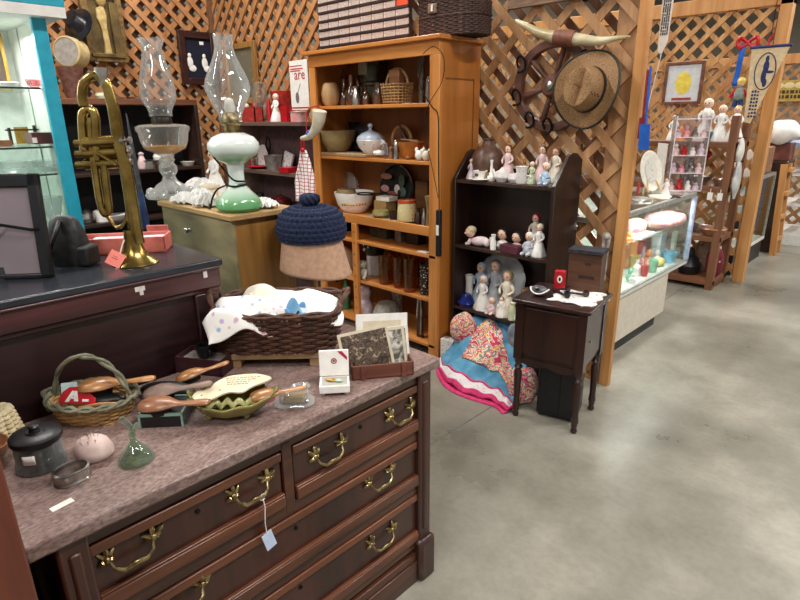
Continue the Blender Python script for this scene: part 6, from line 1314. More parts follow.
# middle board
p, k = dsh(477, 'mid', 2.70); t = T('baby_figurine', 'crawling porcelain baby in a pink gown on the middle board', 'figurine', p, R(8))
mBAB = mat('baby_pink', '#e6cdd2', '#f0dfe2', .35)
obj('gown', B().ell((3 * k, 0, 5 * k), (10 * k, 4.5 * k, 4.8 * k), (0, R(-8), 0)).ell((11 * k, 0, 4 * k), (4 * k, 4 * k, 4 * k)).tube([(-6 * k, -2 * k, 6 * k), (-8 * k, -3 * k, 2 * k), (-11 * k, -3 * k, 1.2 * k)], [2.4 * k, 2 * k, 1.6 * k], 8).tube([(-6 * k, 2 * k, 6 * k), (-8 * k, 3 * k, 2 * k), (-11 * k, 3 * k, 1.2 * k)], [2.4 * k, 2 * k, 1.6 * k], 8), mBAB, t)
h_ = obj('head', B().ell((-8 * k, 0, 13 * k), (5.2 * k, 5 * k, 5.4 * k)).ell((-11.5 * k, -3 * k, 12 * k), (1.4 * k, 1.4 * k, 1.2 * k)).ell((-9 * k, -5 * k, 12.4 * k), .9 * k), mSKIN, t); obj('hair', B().ell((-7 * k, .5 * k, 15 * k), (5.2 * k, 5.1 * k, 4.2 * k)), mat('blond_hair', '#b9a27d', '#cfbb98', .5), t)
for s_ in (0, 1): obj('foot', B().ell((16 * k, (s_ - .5) * 4 * k, 8 * k - s_ * 2 * k), (1.6 * k, 1.6 * k, 3 * k)), mWHITE, t)
dit(493, 'mid', 'white_bottle', 'tiny white porcelain bottle right of the crawling baby', 'bottle', [(0, 0), (3, 0), (3, 8), (2, 10), (2, 13), (2.5, 15), (0, 15)], mWHITE, 2.68)
mBLH = mat('black_hair', '#121016', '#201d24', .4)
dfig(502, 'mid', 22, 'black haired porcelain child left of the pair in white collars', 2.74, dress=mWHITE, hair=mBLH, kind='bust')
dfig(516, 'mid', 21, 'black haired porcelain child right of the pair in white collars', 2.74, dress=mPINKP, hair=mBLH, kind='bust')
p, k = dsh(511, 'mid', 2.68); S('maroon_case', 'flat maroon jewel case before the two black haired children', 'case', B().box(-11 * k, 11 * k, -.03, .03, 0, 8 * k), mat('maroon_case', '#4a1c2b', '#5e2738', .5), p, R(-4), bev=.003)
t = dfig(528, 'mid', 24, 'pale grey sitting clown figurine at the front of the middle board', 2.69, dress=mat('grey_porcelain', '#a9adb6', '#c3c6cd', .35), hair=mWHITE, kind='sit')
dfig(538, 'mid', 32, 'tall lady figurine in white and blue at the right of the middle board', 2.71, dress=mWHITE, hair=mCREAM)
t = dfig(534, 'mid', 36, 'clown figurine in a red cap behind the pale grey clown', 2.82, dress=mCREAM, hair=mRED)
# lower board
p, k = dsh(500, 'low', 2.85); t = T('platter', 'large scalloped white grey platter standing on the lower board', 'platter', p); t.rotation_euler = (R(-10), 0, 0)
def plat(u, v): a = 2 * pi * u; r_ = v * (1 + (.03 * abs(sin(7 * a)) if v > .8 else 0)); return (26.5 * k * r_ * cos(a), -.02 + .0 - .02 * max(0, v - .6) , 25 * k.v * r_ * sin(a) + 25 * k.v)
obj('dish', B().surf(plat, 84, 10, True), spots('blue_grey_china_print', '#c4c8ce', ['#9aa0aa', '#b4b8c0', '#8a919c', '#d3d6da'], 26, .25, 0, (.1, .25)), t, solid=.006)
p, k = dsh(493, 'low', 2.70); S('doily', 'cream paper doily under the bonnet lady on the lower board', 'doily', lace(22 * k, .045, .001, 4), mLACE, p - Vector((0, 0, .004)))
dit(466, 'low', 'cobalt_vase', 'cobalt blue vase foot with a white neck at the left of the lower board', 'vase', [(0, 0), (8, 0), (9, 3), (5, 9), (4, 11), (0, 11)], mNAVYP, 2.71)
dit(469, 'low', 'white_beaker', 'white cylinder vase behind the cobalt blue one', 'vase', [(0, 0), (4, 0), (3.6, 18), (4.4, 26), (3.4, 26), (0, 20)], mWHITE, 2.78)
dfig(482, 'low', 33, 'lady figurine in a white bonnet at the front of the lower board', 2.71, dress=mWHITE, hair=mWHITE)
dfig(480, 'low', 40, 'pale blue cloaked lady behind the bonnet lady', 2.79, dress=mBLUEP, hair=mBLUEP)
dfig(494, 'low', 46, 'grey lady figurine in front of the platter', 2.79, dress=mat('pale_grey_porcelain', '#aeb4bd', '#c6cbd1', .3), hair=mat('grey_hair', '#8d8f93', '#a5a7ab', .4))
dfig(506, 'low', 43, 'tall lady figurine in a cream hat at the middle of the lower board', 2.72, dress=mCREAM, hair=mat('straw_hair', '#a98a5a', '#c2a574', .5))
dfig(501, 'low', 20, 'small child figurine at the foot of the tall cream lady', 2.67, dress=mWHITE, hair=mat('light_brown', '#8a6a48', '#a08058', .5))
dfig(491, 'low', 17, 'pink sleeping child figurine on the cream doily', 2.67, dress=mPINKP, hair=mSKIN, kind='sit')
dit(512, 'low', 'green_bottle', 'pale green bottle with a floral stopper at the right of the lower board', 'bottle', [(0, 0), (4, 0), (4, 10), (3, 12), (2, 15), (3, 17), (0, 19)], mGREENP, 2.67)
p, k = dsh(528, 'low', 2.76); S('tan_card_box', 'small tan cardboard box behind the sewing cabinet top', 'box', B().box(-7 * k, 7 * k, -.03, .03, 0, 30 * k), mat('tan_cardboard', '#7c5f42', '#96775a', .8), p, 0, bev=.003)
dfig(522, 'low', 30, 'tiny white bird figurine beside the tan cardboard box', 2.67, dress=mWHITE, hair=mWHITE, kind='bust')

# ------------------------------------------------------------------ quilt and bags spilling from the bottom of the dark shelf
q0 = Vector((-1.73, 2.46, 0))
qt = T('folded_quilt', 'blue floral quilt with hot pink border heaped on the floor before the shelf', 'quilt', q0)
mQB = mat('sky_quilt', '#4487ab', '#6fa6c2', .9, sc=14)
mQP = mat('hot_pink_binding', '#c22762', '#dc3f7b', .8); mQW = spots('white_ditsy_print', '#ece4e4', ['#d98aa5', '#f0eaea', '#c7a2b0', '#f5f0f0'], 70, .9)
mQF = blotch('bright_floral', ['#c93e5b', '#efe4dd', '#d8475a', '#e5b63f', '#f2dcd8', '#6aa596', '#a82f45', '#e87a92', '#d9843f', '#efe4dd', '#b9434f'], 17, .9, 1.0)
qout = [at(x, y, z=.0) - q0 for x, y in ((441, 363), (439, 370), (447, 384), (462, 394), (480, 400), (496, 405), (505, 412), (513, 411))]
qout = [Vector((p.x, p.y, 0)) for p in smooth([tuple(p) for p in qout], 4)]
crest = [Vector((x - q0.x, y - q0.y, z)) for x, y, z in ((-2.04, 2.53, .1), (-2.01, 2.6, .2), (-1.96, 2.66, .30), (-1.86, 2.7, .30), (-1.76, 2.7, .27), (-1.66, 2.66, .22), (-1.56, 2.6, .17), (-1.45, 2.5, .13))]
crest = smooth([tuple(p) for p in crest], 4)
n_ = min(len(qout), len(crest)); 
def qs(lo, hi, lift=0, ph=0):
    def fn(u, v):
        f = u * (n_ - 1); i = min(int(f), n_ - 2); q = f - i; a = qout[i].lerp(qout[i + 1], q); c = crest[i].lerp(crest[i + 1], q); t_ = lo + (hi - lo) * v
        p = a.lerp(c, t_); z = c.z * (t_ ** .8) * (1.0 - .25 * sin(pi * t_)) + .012 + lift + .026 * sin(6 * u * pi + 4 * t_) * min(1, t_ * 3) * (.5 + .5 * sin(5 * t_ + 3 * u)) + .012 * sin(23 * u + 11 * t_) * min(1, .3 + t_ * 2) + .008 * sin(41 * u - 17 * t_)
        return (p.x, p.y, max(z, .006 + lift))
    return fn
def qf(u, v): return qs(.05, 1.0)(u, v)
obj('blue_field', B().surf(qs(.13, 1.0), 70, 34), mQB, qt, solid=.012)
obj('white_band', B().surf(qs(.045, .14, .004), 70, 6), mQW, qt, solid=.012)
obj('pink_binding', B().surf(qs(.0, .05, .003), 70, 3), mQP, qt, solid=.014); obj('pink_binding', B().surf(qs(.13, .155, .011), 70, 2), mQP, qt, solid=.006)
obj('under_fold', B().surf(lambda u, v: (lambda p: (p[0] + .012 * cos(u * 9), p[1] - .03 + .0 * v, .004 + .012 * v))(qs(0, .3)(u, v)), 50, 4), mQP, qt, solid=.006)
def patch(u, v):
    f = qs(.30, .98, .013); e = .34 + .62 * u; return f(e, (.06 + .1 * sin(5 * u)) + v * (.62 + .22 * sin(4 * u + 1)))
obj('floral_panel', B().surf(patch, 50, 24), mQF, qt, solid=.01)
S('blue_bundle', 'bundled pale blue quilt end with pink flowers at the top of the heap', 'quilt', B().surf(lambda u, v: (.2 * cos(2 * pi * u) * sin(pi * v) ** .8 * (1 + .1 * sin(6 * pi * u + 4 * v)), .09 * sin(2 * pi * u) * sin(pi * v) ** .8, .10 * -cos(pi * v) + .014 * sin(14 * u + 9 * v) + .007 * sin(31 * u + 17 * v)), 40, 24, True), spots('blue_with_flowers', '#5f9abf', ['#d65a7a', '#5f9abf', '#5f9abf', '#6ba5c8', '#5f9abf'], 14, .9), (-1.86, 2.785, .222), R(-10))
S('floral_pillow', 'bright floral bundle at the left of the quilt heap', 'pillow', B().surf(lambda u, v: (.085 * cos(2 * pi * u) * sin(pi * v) ** .7, .07 * sin(2 * pi * u) * sin(pi * v) ** .7, .095 * -cos(pi * v) + .008 * sin(14 * u + 5 * v)), 32, 18, True), mQF, (-1.985, 2.60, .25), .3)
S('plastic_bag', 'clear grey plastic bag of linens at the right of the quilt heap', 'bag', B().surf(lambda u, v: (.1 * cos(2 * pi * u) * sin(pi * v) * (1 + .12 * sin(10 * pi * u + 6 * v)), .08 * sin(2 * pi * u) * sin(pi * v), .11 * -cos(pi * v) * (1 + .1 * sin(16 * u))), 60, 30, True), mat('grey_film', '#5e6a73', '#98a3aa', .15, sc=16, coat=.8, bump=.6), (-1.60, 2.70, .27), .4)
S('dotted_box', 'white card box with small dark dots left of the quilt heap', 'box', B().box(-.05, .05, -.03, .03, 0, .15), spots('dotted_print', '#e8e3de', ['#7d4a4a', '#3f3a3a', '#b38a6a'], 60, .7, 0, (.15, .25)), (-2.092, 2.60, 0), R(6), bev=.003)
S('floral_cloth', 'folded floral cloth on the floor right of the quilt under the sewing cabinet', 'cloth', B().surf(lambda u, v: (.08 * cos(2 * pi * u) * sin(pi * v) ** .6, .07 * sin(2 * pi * u) * sin(pi * v) ** .6, .1 * (1 - cos(pi * v)) + .006 * sin(16 * u)), 32, 18, True), mQF, (-1.44, 2.43, .008), .2)

# ================================================================== on the sewing cabinet
SWL = sw.location; SWR = sw.rotation_euler[2]; SWZ = .6495
def swp(x, y, z=0): return (SWL.x + x * cos(SWR) - y * sin(SWR), SWL.y + x * sin(SWR) + y * cos(SWR), SWZ + z)
def swc(u, v):
    x, y = (u - .5) * 2, (v - .5) * 2; q = max(abs(x), abs(y)); z = .007 + .006 * sin(5 * x + 2) * sin(6 * y) - (.03 * (q - .85) / .15 if q > .85 else 0) * (1 if x > .5 else .1)
    return (x * .11 + .008 * sin(8 * y), y * .12 + .008 * sin(9 * x), max(z, .004 if x < .6 else -.04))
S('embroidered_cloth', 'white embroidered cloth over the right half of the sewing cabinet top', 'cloth', B().surf(swc, 36, 36), spots('embroidery', '#e6e2dd', ['#b98e86', '#c7b7ac', '#a8786e', '#d9d3cc', '#8a96a6'], 38, .9, 0, (.15, .3)), swp(.075, .01), SWR, solid=.003)
t = T('purse', 'oval grey black purse with white trim at the left of the sewing cabinet top', 'purse', swp(-.10, -.06), SWR)
obj('body', B().ell((0, 0, .026), (.045, .03, .026)), mat('grey_sheen', '#4a4c50', '#6a6c70', .3), t); obj('trim', B().tube([(.046 * cos(a), .031 * sin(a), .026 + .01 * cos(2 * a)) for a in (2 * pi * i / 30 for i in range(30))], .004, 6, True), mWHITE, t); obj('clasp', B().ell((0, -.03, .04), (.012, .004, .006)), mBLKM, t)
def pipe(lab, x, y, rz, k=1.0, m=None):
    t = T('smoking_pipe', lab, 'pipe', swp(x, y, .012), SWR + rz, 'pipes on the sewing cabinet')
    obj('stem', B().tube(smooth([(-.09 * k, 0, .006), (-.04 * k, 0, .009), (0, 0, .007)]), [.004, .004, .0045, .005, .005, .005, .006, .006, .007, .007, .008][:11], 8), mBLACK, t)
    obj('pipe_bowl', B().lathe([(0, 0), (.012 * k, .002), (.016 * k, .012 * k), (.015 * k, .03 * k), (.011 * k, .031 * k), (.009 * k, .012 * k), (0, .01 * k)], 18, (.008 * k, 0, -.002)), m or mat('briar', '#2a1712', '#45261b', .3), t)
pipe('long black pipe lying across the front of the embroidered cloth', .03, -.05, -.5, 1.0, mBLACK); pipe('dark briar pipe pointing right on the embroidered cloth', .10, .01, .15, 1.0); pipe('small brown pipe at the back of the embroidered cloth', .0, .05, .6, .85)
t = T('red_tin', 'upright red tobacco tin with a white oval on the sewing cabinet', 'tin', swp(-.055, .10), SWR + R(10))
obj('body', B().box(-.028, .028, -.014, .014, 0, .10), mRED, t, bev=.006); obj('oval', B().at((0, -.0142, .055), (pi / 2, 0, 0)).lathe([(0, 0), (.013, 0), (.013, .0008), (0, .001)], 24, sy=1.5), mWHITE, t); obj('portrait', B().at((0, -.0152, .055), (pi / 2, 0, 0)).lathe([(0, 0), (.006, 0), (0, .0008)], 16, sy=1.8), mBLKM, t)
t = T('brown_box', 'tall brown wooden box with carved front and a dark cloth on its lid', 'box', swp(.055, .145), SWR + R(4))
mBX = wood('oak_box', '#3f2416', '#65402a', 'x', .5, .7)
obj('body', B().box(-.075, .085, -.05, .06, 0, .20), mBX, t, bev=.004); obj('carving', B().box(-.02, .055, -.052, -.05, .075, .09), mDK, t); obj('lid_pull', B().at((.02, -.05, .15), (pi / 2, 0, 0)).lathe([(.016, 0), (.016, .002), (.01, .002), (.01, 0)], 20, sy=.4), mDK, t)
S('dark_cloth', 'folded black and grey cloth on the lid of the brown wooden box', 'cloth', B().box(-.08, .09, -.055, .06, .0, .018).box(-.082, .088, -.058, .05, .0, .006), mat('charcoal_cloth', '#19161b', '#35313a', .9, sc=30), swp(.055, .145, .20), SWR + R(2), bev=.006, seg=3)
# ================================================================== glass counter along the aisle
GX = -1.33; GY0, GY1, GB0 = 3.0, 4.56, 4.19; GZ0, GZ1 = .405, .945
mCREAMP = mat('cream_laminate', '#cfc6b4', '#d9d1c1', .5)
mALU = mat('brushed_aluminium', '#a9a9a6', '#c2c2be', .35, .7)
mKICK = mat('black_kick', '#1a1b1d', '#242527', .5)
gc = T('glass_counter', 'long glass display counter on a cream base just beyond the lattice end post', 'display counter', (GX - .3, 3.6, 0))
gl_ = lambda x0, x1, y0, y1, z0, z1: (x0 - GX + .3, x1 - GX + .3, y0 - 3.6, y1 - 3.6, z0, z1)
obj('base', B().box(*gl_(GX - .6, GX - .01, GY0, GB0, .10, GZ0)), mCREAMP, gc, bev=.003)
obj('kick_plate', B().box(*gl_(GX - .58, GX - .05, GY0, GB0 - .05, 0, .10)), mKICK, gc)
obj('deck', B().box(*gl_(GX - .6, GX, GY0, GY1, GZ0, GZ0 + .02)), mat('deck_white', '#c9cdc6', '#dadcd6', .4), gc, bev=.002)
obj('back_panel', B().box(*gl_(GX - .6, GX - .585, GY0, GY1, GZ0 + .02, GZ1)), mat('case_back', '#bfc4be', '#d2d6cf', .4), gc)
obj('frame', B().box(*gl_(GX - .025, GX, GY0, GY1, GZ1 - .03, GZ1)).box(*gl_(GX - .6, GX - .57, GY0, GY1, GZ1 - .03, GZ1)).box(*gl_(GX - .6, GX, GY1 - .025, GY1, GZ1 - .03, GZ1)).box(*gl_(GX - .6, GX, GY0, GY0 + .02, GZ1 - .03, GZ1)).box(*gl_(GX - .02, GX, GY0, GY1, GZ0 + .02, GZ0 + .035)), mALU, gc, bev=.002)
obj('corner_post', B().box(*gl_(GX - .03, GX, GY1 - .03, GY1, GZ0, GZ1)), mat('pale_blue_post', '#8e9cbd', '#b4bfd8', .35), gc, bev=.002)
obj('front_pane', B().box(*gl_(GX - .012, GX - .006, GY0 + .02, GY1 - .03, GZ0 + .035, GZ1 - .03)), mPANE, gc)
obj('end_pane', B().box(*gl_(GX - .585, GX - .03, GY1 - .012, GY1 - .006, GZ0 + .02, GZ1 - .03)), mPANE, gc)
obj('top_pane', B().box(*gl_(GX - .57, GX - .025, GY0 + .02, GY1 - .025, GZ1 - .008, GZ1)), mPANE, gc)
GS = .69
sh_g = obj('glass_shelf', B().box(*gl_(GX - .585, GX - .12, GY0 + .02, GY1 - .02, GS - .008, GS)), mPANE, gc); obj('shelf_edge', B().box(*gl_(GX - .12, GX - .116, GY0 + .02, GY1 - .02, GS - .009, GS)), mat('white_edge', '#d5dcd8', None, .3), sh_g)
l = bpy.data.lights.new('counter_lamp', 'AREA'); l.shape = 'RECTANGLE'; l.size = .06; l.size_y = 1.4; l.energy = 15; l.color = (1, .97, .93)
lo = bpy.data.objects.new('counter_lamp', l); COL.objects.link(lo); lo.location = (GX - .05, 3.78, GZ1 - .035); lo.rotation_euler = (0, R(25), 0)
obj('lamp_tube', B().tube([(*gl_(GX - .04, 0, 3.05, 0, GZ1 - .02, 0)[::2],)[:1] + (3.05 - 3.6, GZ1 - .025), ((GX - .04) - GX + .3, 4.5 - 3.6, GZ1 - .025)], .006, 8), mTUBE, gc)
# goods inside, deck and shelf
gs_cols = {'pink': mat('candy_pink_print', '#d77f8f', '#efb5b9', .6, sc=30), 'red': mRED, 'org': mat('orange_print2', '#d9742b', '#eb9a4a', .6, sc=20), 'grn': mat('mint_green', '#5fae8a', '#8fc9a8', .5), 'blu': mat('sky_blue_plastic', '#4ea6cf', '#7cc3e0', .4), 'yel': mat('yellow_plastic', '#d9bd4a', '#ecd878', .5), 'wht': mWHITE, 'lil': mat('lilac_plastic', '#a58fb9', '#c3b3d0', .5)}
mFLO = spots('bright_printed_wrap', '#e8a0a6', ['#d8475a', '#f0c27a', '#f3dede', '#c97fb0', '#ea8f55', '#e25d7a'], 45, .6, 0, (.4, .6))
def gset(kind, y, xo, z, lab, nm, cat, m, h, w):
    P = Vector((GX - xo, y, z + .002))
    if kind == 'box': b = B().box(-w * .4, w * .4, -w, w, 0, h)
    elif kind == 'cup': b = B().lathe([(0, 0), (w * .7, 0), (w, h), (w * .86, h), (w * .6, h * .15), (0, h * .12)], 18)
    elif kind == 'bottle': b = B().lathe([(0, 0), (w, 0), (w, h * .55), (w * .4, h * .72), (w * .4, h * .95), (w * .5, h), (0, h)], 16)
    elif kind == 'toy': b = B().ell((0, 0, h * .32), (w * .8, w, h * .32)).ell((0, 0, h * .78), (w * .6, w * .62, h * .22)).ell((0, -w * .5, h * .97), w * .25).ell((0, w * .5, h * .97), w * .25).ell((w * .5, -w * .6, h * .1), (w * .5, w * .35, h * .1)).ell((w * .5, w * .6, h * .1), (w * .5, w * .35, h * .1))
    else: b = B().surf(lambda u, v: (w * .5 * cos(2 * pi * u) * sin(pi * v) ** .6, w * sin(2 * pi * u) * sin(pi * v) ** .6, h / 2 * (1 - cos(pi * v)) + .004 * sin(20 * u + 9 * v)), 28, 12, True)
    return S(nm, lab, cat, b, gs_cols.get(m, m), P, 0, 'goods in the glass counter', **({'bev': .003} if kind == 'box' else {}))
Z1, Z2 = GZ0 + .02, GS
def ydeck(pxx, xo, z):
    Y = 3.6
    for _ in range(25):
        d = Vector((GX - xo, Y, z)) - EYE; py = 300 - FPX * d.dot(UP) / d.dot(FW); Y = at(pxx, py, x=GX - xo).y
    return min(Y, GY1 - .06)
for a in (('wrap', 634, .2, Z2, 'pink printed wrapped bundle at the near end of the counter shelf', 'wrapped_bundle', 'bundle', mFLO, .11, .13),
    ('wrap', 664, .16, Z2, 'long pink and orange printed bundle in the middle of the counter shelf', 'wrapped_bundle', 'bundle', mFLO, .10, .26),
    ('box', 641, .13, Z2, 'low white box on the front of the counter shelf', 'white_box', 'box', 'wht', .025, .12),
    ('toy', 651, .22, Z2, 'white toy animal between the two printed bundles', 'toy_animal', 'toy', 'wht', .08, .035),
    ('box', 628, .26, Z1, 'orange printed box at the near end of the counter deck', 'printed_box', 'box', 'org', .2, .07),
    ('box', 640, .26, Z1, 'bright red box on the counter deck', 'printed_box', 'box', 'red', .22, .085),
    ('bottle', 636, .12, Z1, 'small white figure bottle before the bright red box', 'toy_bottle', 'bottle', 'wht', .11, .026),
    ('cup', 644, .07, Z1, 'small red and white cup at the front of the counter deck', 'toy_cup', 'cup', 'red', .07, .028),
    ('toy', 629, .09, Z1, 'small green toy animal near the end post on the counter deck', 'toy_animal', 'toy', 'grn', .09, .03),
    ('bottle', 632, .06, Z1, 'white salt shaped bottle nearest the lattice end post', 'toy_bottle', 'bottle', 'wht', .06, .022),
    ('toy', 654, .22, Z1, 'yellow toy animal in the middle of the counter deck', 'toy_animal', 'toy', 'yel', .13, .04),
    ('cup', 652, .07, Z1, 'mint green cup at the front of the counter deck', 'toy_cup', 'cup', 'grn', .09, .036),
    ('toy', 660, .2, Z1, 'lilac toy animal behind the mint green cup', 'toy_animal', 'toy', 'lil', .16, .045),
    ('cup', 668, .09, Z1, 'sky blue cup at the far end of the counter deck', 'toy_cup', 'cup', 'blu', .08, .06),
    ('bottle', 648, .28, Z1, 'white bottle with a tall neck behind the yellow toy', 'toy_bottle', 'bottle', 'wht', .22, .03),
    ('toy', 647, .16, Z1, 'orange toy animal before the tall white bottle', 'toy_animal', 'toy', 'org', .12, .04),
    ('toy', 640, .13, Z1, 'pink toy animal beside the red and white cup', 'toy_animal', 'toy', 'pink', .1, .03),
    ('bottle', 642, .2, Z1, 'lilac bottle before the bright red box', 'toy_bottle', 'bottle', 'lil', .14, .026),
    ('toy', 656, .13, Z1, 'small white toy animal behind the mint green cup', 'toy_animal', 'toy', 'wht', .11, .03),
    ('bottle', 663, .15, Z1, 'yellow bottle beside the lilac toy animal', 'toy_bottle', 'bottle', 'yel', .13, .025),
    ('toy', 646, .1, Z1, 'tiny pink toy animal left of the mint green cup', 'toy_animal', 'toy', 'pink', .08, .024),
    ('cup', 634, .2, Z1, 'yellow cup in front of the orange printed box', 'toy_cup', 'cup', 'yel', .1, .035),
    ('bottle', 666, .22, Z1, 'white bottle before the pale blue cards', 'toy_bottle', 'bottle', 'wht', .15, .025),
    ('toy', 672, .14, Z1, 'pink toy animal near the pale blue cards', 'toy_animal', 'toy', 'pink', .1, .03),
    ('box', 656, .3, Z1, 'pale pink box behind the yellow toy animal', 'printed_box', 'box', 'pink', .2, .06),
    ('toy', 674, .2, Z2, 'small lilac toy animal at the right end of the counter shelf', 'toy_animal', 'toy', 'lil', .07, .03),
    ('toy', 628, .12, Z2, 'small orange toy animal before the pink wrapped bundle', 'toy_animal', 'toy', 'org', .07, .03),
    ('wrap', 660, .09, Z1, 'yellow crumpled bag near the sky blue cup', 'paper_bag', 'bag', 'yel', .06, .05)):
    gset(a[0], ydeck(a[1], a[2], a[3]), *a[2:])
S('card_block', 'tall block of pale blue cards at the far end of the glass counter', 'cards', B().box(-.03, .03, -.1, .08, 0, .24), mat('pale_blue_cards', '#a9b9c4', '#c6d2d8', .6, scv=(1, 1, 40), sc=4), (GX - .16, 4.36, Z1 + .001), R(6), bev=.002)
S('white_board', 'white board leaning at the far end pane of the glass counter', 'board', B().box(-.012, .012, -.035, .035, 0, .22), mat('offwhite_board', '#c7cbb8', '#d9dccb', .6), (GX - .10, 4.49, Z1 + .001), R(4))
# on the counter top
GT = GZ1 + .001
def gtp(pxx, xo): p = onx(pxx, GX - xo, GT); return p
def ontop(pxx, X, z=GT):
    Y = 3.6
    for _ in range(25):
        d = Vector((X, Y, z)) - EYE; py = 300 - FPX * d.dot(UP) / d.dot(FW); Y = at(pxx, py, x=X).y
    return Vector((X, Y, z))
p = at(652, 192, z=GT); k = mpp(p)
t = T('oval_plate', 'white oval plate with a floral centre on a wire easel on the glass counter', 'plate', p, R(52)); t.rotation_euler = (R(-16), 0, R(62))
obj('dish', B().surf(lambda u, v: (13 * k * v * cos(2 * pi * u), -.008 * v ** 3, 20 * k * v * sin(2 * pi * u) + 21 * k), 48, 10, True), mat('ivory_china', '#d9d4c6', '#e8e4d8', .25), t, solid=.006)
obj('floral_centre', B().surf(lambda u, v: (7 * k * v * cos(2 * pi * u), -.008, 12 * k * v * sin(2 * pi * u) + 21 * k), 32, 6, True), spots('grey_floral', '#cfcec4', ['#8f9c8c', '#a58f96', '#b9bab0'], 50, .3), t)
obj('easel', B().tube([(-8 * k, -.03, 0), (-3 * k, .015, 20 * k)], .8 * k, 6).tube([(8 * k, -.03, 0), (3 * k, .015, 20 * k)], .8 * k, 6).tube([(0, .1, 0), (0, .02, 20 * k)], .8 * k, 6), mat('pale_pine', '#c9a06a', '#dbb884', .5), t)
for pxx, xo, lab, pr, m in ((638, .12, 'stack of flat white dishes at the near end of the glass counter', [(0, 0), (12, 0), (14, 1.5), (13, 3), (14, 4.5), (12, 5), (0, 4.6)], mSILV), (660, .1, 'flat tan dish on the front of the glass counter', [(0, 0), (9, 0), (11, 2), (9, 2.4), (0, 2)], mCREAM)):
    p = ontop(pxx, GX - xo); S('flat_dish', lab, 'dish', lpx(mpp(p), pr, 24), m, p)
p = at(657, 188, z=GT); k = mpp(p)
S('white_card', 'tall white paper card standing behind the clear drawers on the glass counter', 'card', B().box(-.004, .004, -11 * k, 9 * k, 0, 44 * k.v), mPAPER, (p.x, p.y, GT), R(44))
p = at(682, 190, z=GT); k = mpp(p)
ad = T('acrylic_tower', 'clear acrylic tower of shelves filled with small pink trinkets', 'display tower', (p.x, p.y, GT), R(30))
mACR = glass('acrylic', '#f6f4f6', .5, .04, .04, .1); W_, D_, H_ = 15 * k, .07, 72 * k.v
obj('shell', B().box(-W_, -W_ + .004, -D_, D_, 0, H_).box(W_ - .004, W_, -D_, D_, 0, H_).box(-.002, .002, -D_, D_, 0, H_ * .75).box(-W_, W_, D_ - .004, D_, 0, H_), mACR, ad)
mACE = mat('acrylic_edge', '#d9c6cd', '#efe3e7', .2)
obj('edge', B().box(-W_ - .002, -W_ + .004, -D_ - .003, -D_, 0, H_).box(W_ - .004, W_ + .002, -D_ - .003, -D_, 0, H_), mACE, ad)
al = ad.location
for i in range(5):
    z = H_ * i / 4.2; obj('shelf', B().box(-W_, W_, -D_, D_, z, z + .005).box(-W_, W_, -D_ - .003, -D_, z, z + .006), mACE, ad)
    if i < 4:
        for j in range(4):
            x = -W_ * .75 + W_ * .5 * j; m = (mPINKP, mRED, mWHITE, mLAV, gs_cols['pink'], mSILV)[(i * 3 + j) % 6]; hh = H_ / 4.2 * (.45 + .12 * ((i + 2 * j) % 3)); c_, s_ = cos(R(30)), sin(R(30))
            S('trinket', 'tiny pink, red or white trinket on a shelf of the clear acrylic tower', 'trinket', B().lathe([(0, 0), (W_ * .19, 0), (W_ * .21, hh * .4), (W_ * .1, hh * .6), (W_ * .13, hh * .8), (0, hh)], 12), m, (al.x + x * c_ + .02 * s_, al.y + x * s_ - .02 * c_, GT + z + .005), 0, 'trinkets in the acrylic tower')
p = at(665, 196, z=GT); k = mpp(p)
figure('tiny white porcelain doll beside the clear acrylic tower', p, 18 * k, mWHITE, mBLH)
p = ontop(690, GX - .05); S('black_tag', 'flat black and white tag before the clear acrylic tower', 'tag', B().box(-.012, .012, -.05, .05, 0, .006), mBLACK, (*at(676, 197, z=GT)[:2], GT), R(40))
p = at(638, 193, z=GT); S('red_card', 'small red card standing near the white oval plate', 'card', B().box(-.004, .004, -.05, .05, 0, .07), mRED, p, R(30))

# swatters, ribbon sign by the end post
PX = -1.17
def hang(px0, py0, px1, py1, y): return at(px0, py0, y=y), at(px1, py1, y=y)
a, c = hang(651, 66, 643, 150, 2.915); t = T('blue_swatter', 'blue plastic fly swatter hanging beside the lattice end post', 'fly swatter', a); k = mpp(a); v = c - a
hd = B(); hd.tube([(0, 0, 0), (v.x * .7, 0, v.z * .7)], [1.2 * k, 1.2 * k], 8); obj('handle', hd, mBLUE, t)
obj('paddle', B().at((v.x * .82, 0, v.z * .83), (0, R(-4), 0)).box(-5.5 * k, 5.5 * k, -.002, .002, -15 * k.v, 13 * k.v), mBLUE, t, bev=.001)
a, c = hang(648, 70, 643, 122, 2.924); t = T('red_swatter', 'red plastic fly swatter hanging behind the blue one', 'fly swatter', a); k = mpp(a); v = c - a
obj('handle', B().tube([(0, 0, 0), (v.x, 0, v.z)], 1.3 * k, 8), mat('crimson_plastic', '#8f1c2c', '#a8253a', .4), t); obj('paddle', B().at((v.x, 0, v.z - .03)).box(-4 * k, 4 * k, -.002, .002, -.05, .05), mat('crimson_plastic', '#8f1c2c'), t)
a, c = hang(662, -12, 661, 55, 3.1); k = mpp(a); t = T('ribbon_sign', 'long narrow white printed sign hanging past the lattice end post', 'sign', c); hh = a.z - c.z
b = B(); b.M = Matrix(((1, 0, 0, 0), (0, 0, -1, 0), (0, 1, 0, 0), (0, 0, 0, 1))); b.prism([(-4 * k, .02), (0, 0), (5 * k, .06), (6 * k, hh), (-5 * k, hh)], 0, .003); obj('strip', b, mWHITE, t)
b = B(); random.seed(3)
for j in range(14):
    z = .09 + j * (hh - .1) / 14
    for q in (-3.2, -1.2, .8, 2.8): b.box(q * k, (q + 1.3) * k, -.0045, -.003, z, z + random.uniform(.008, .016))
obj('printed_column', b, mat('grey_ink', '#5c5c5e', None, .8), t)
obj('string', B().tube([(0, 0, 0), (-8 * k, 0, -.28)], .5 * k, 5), mPAPER, t)

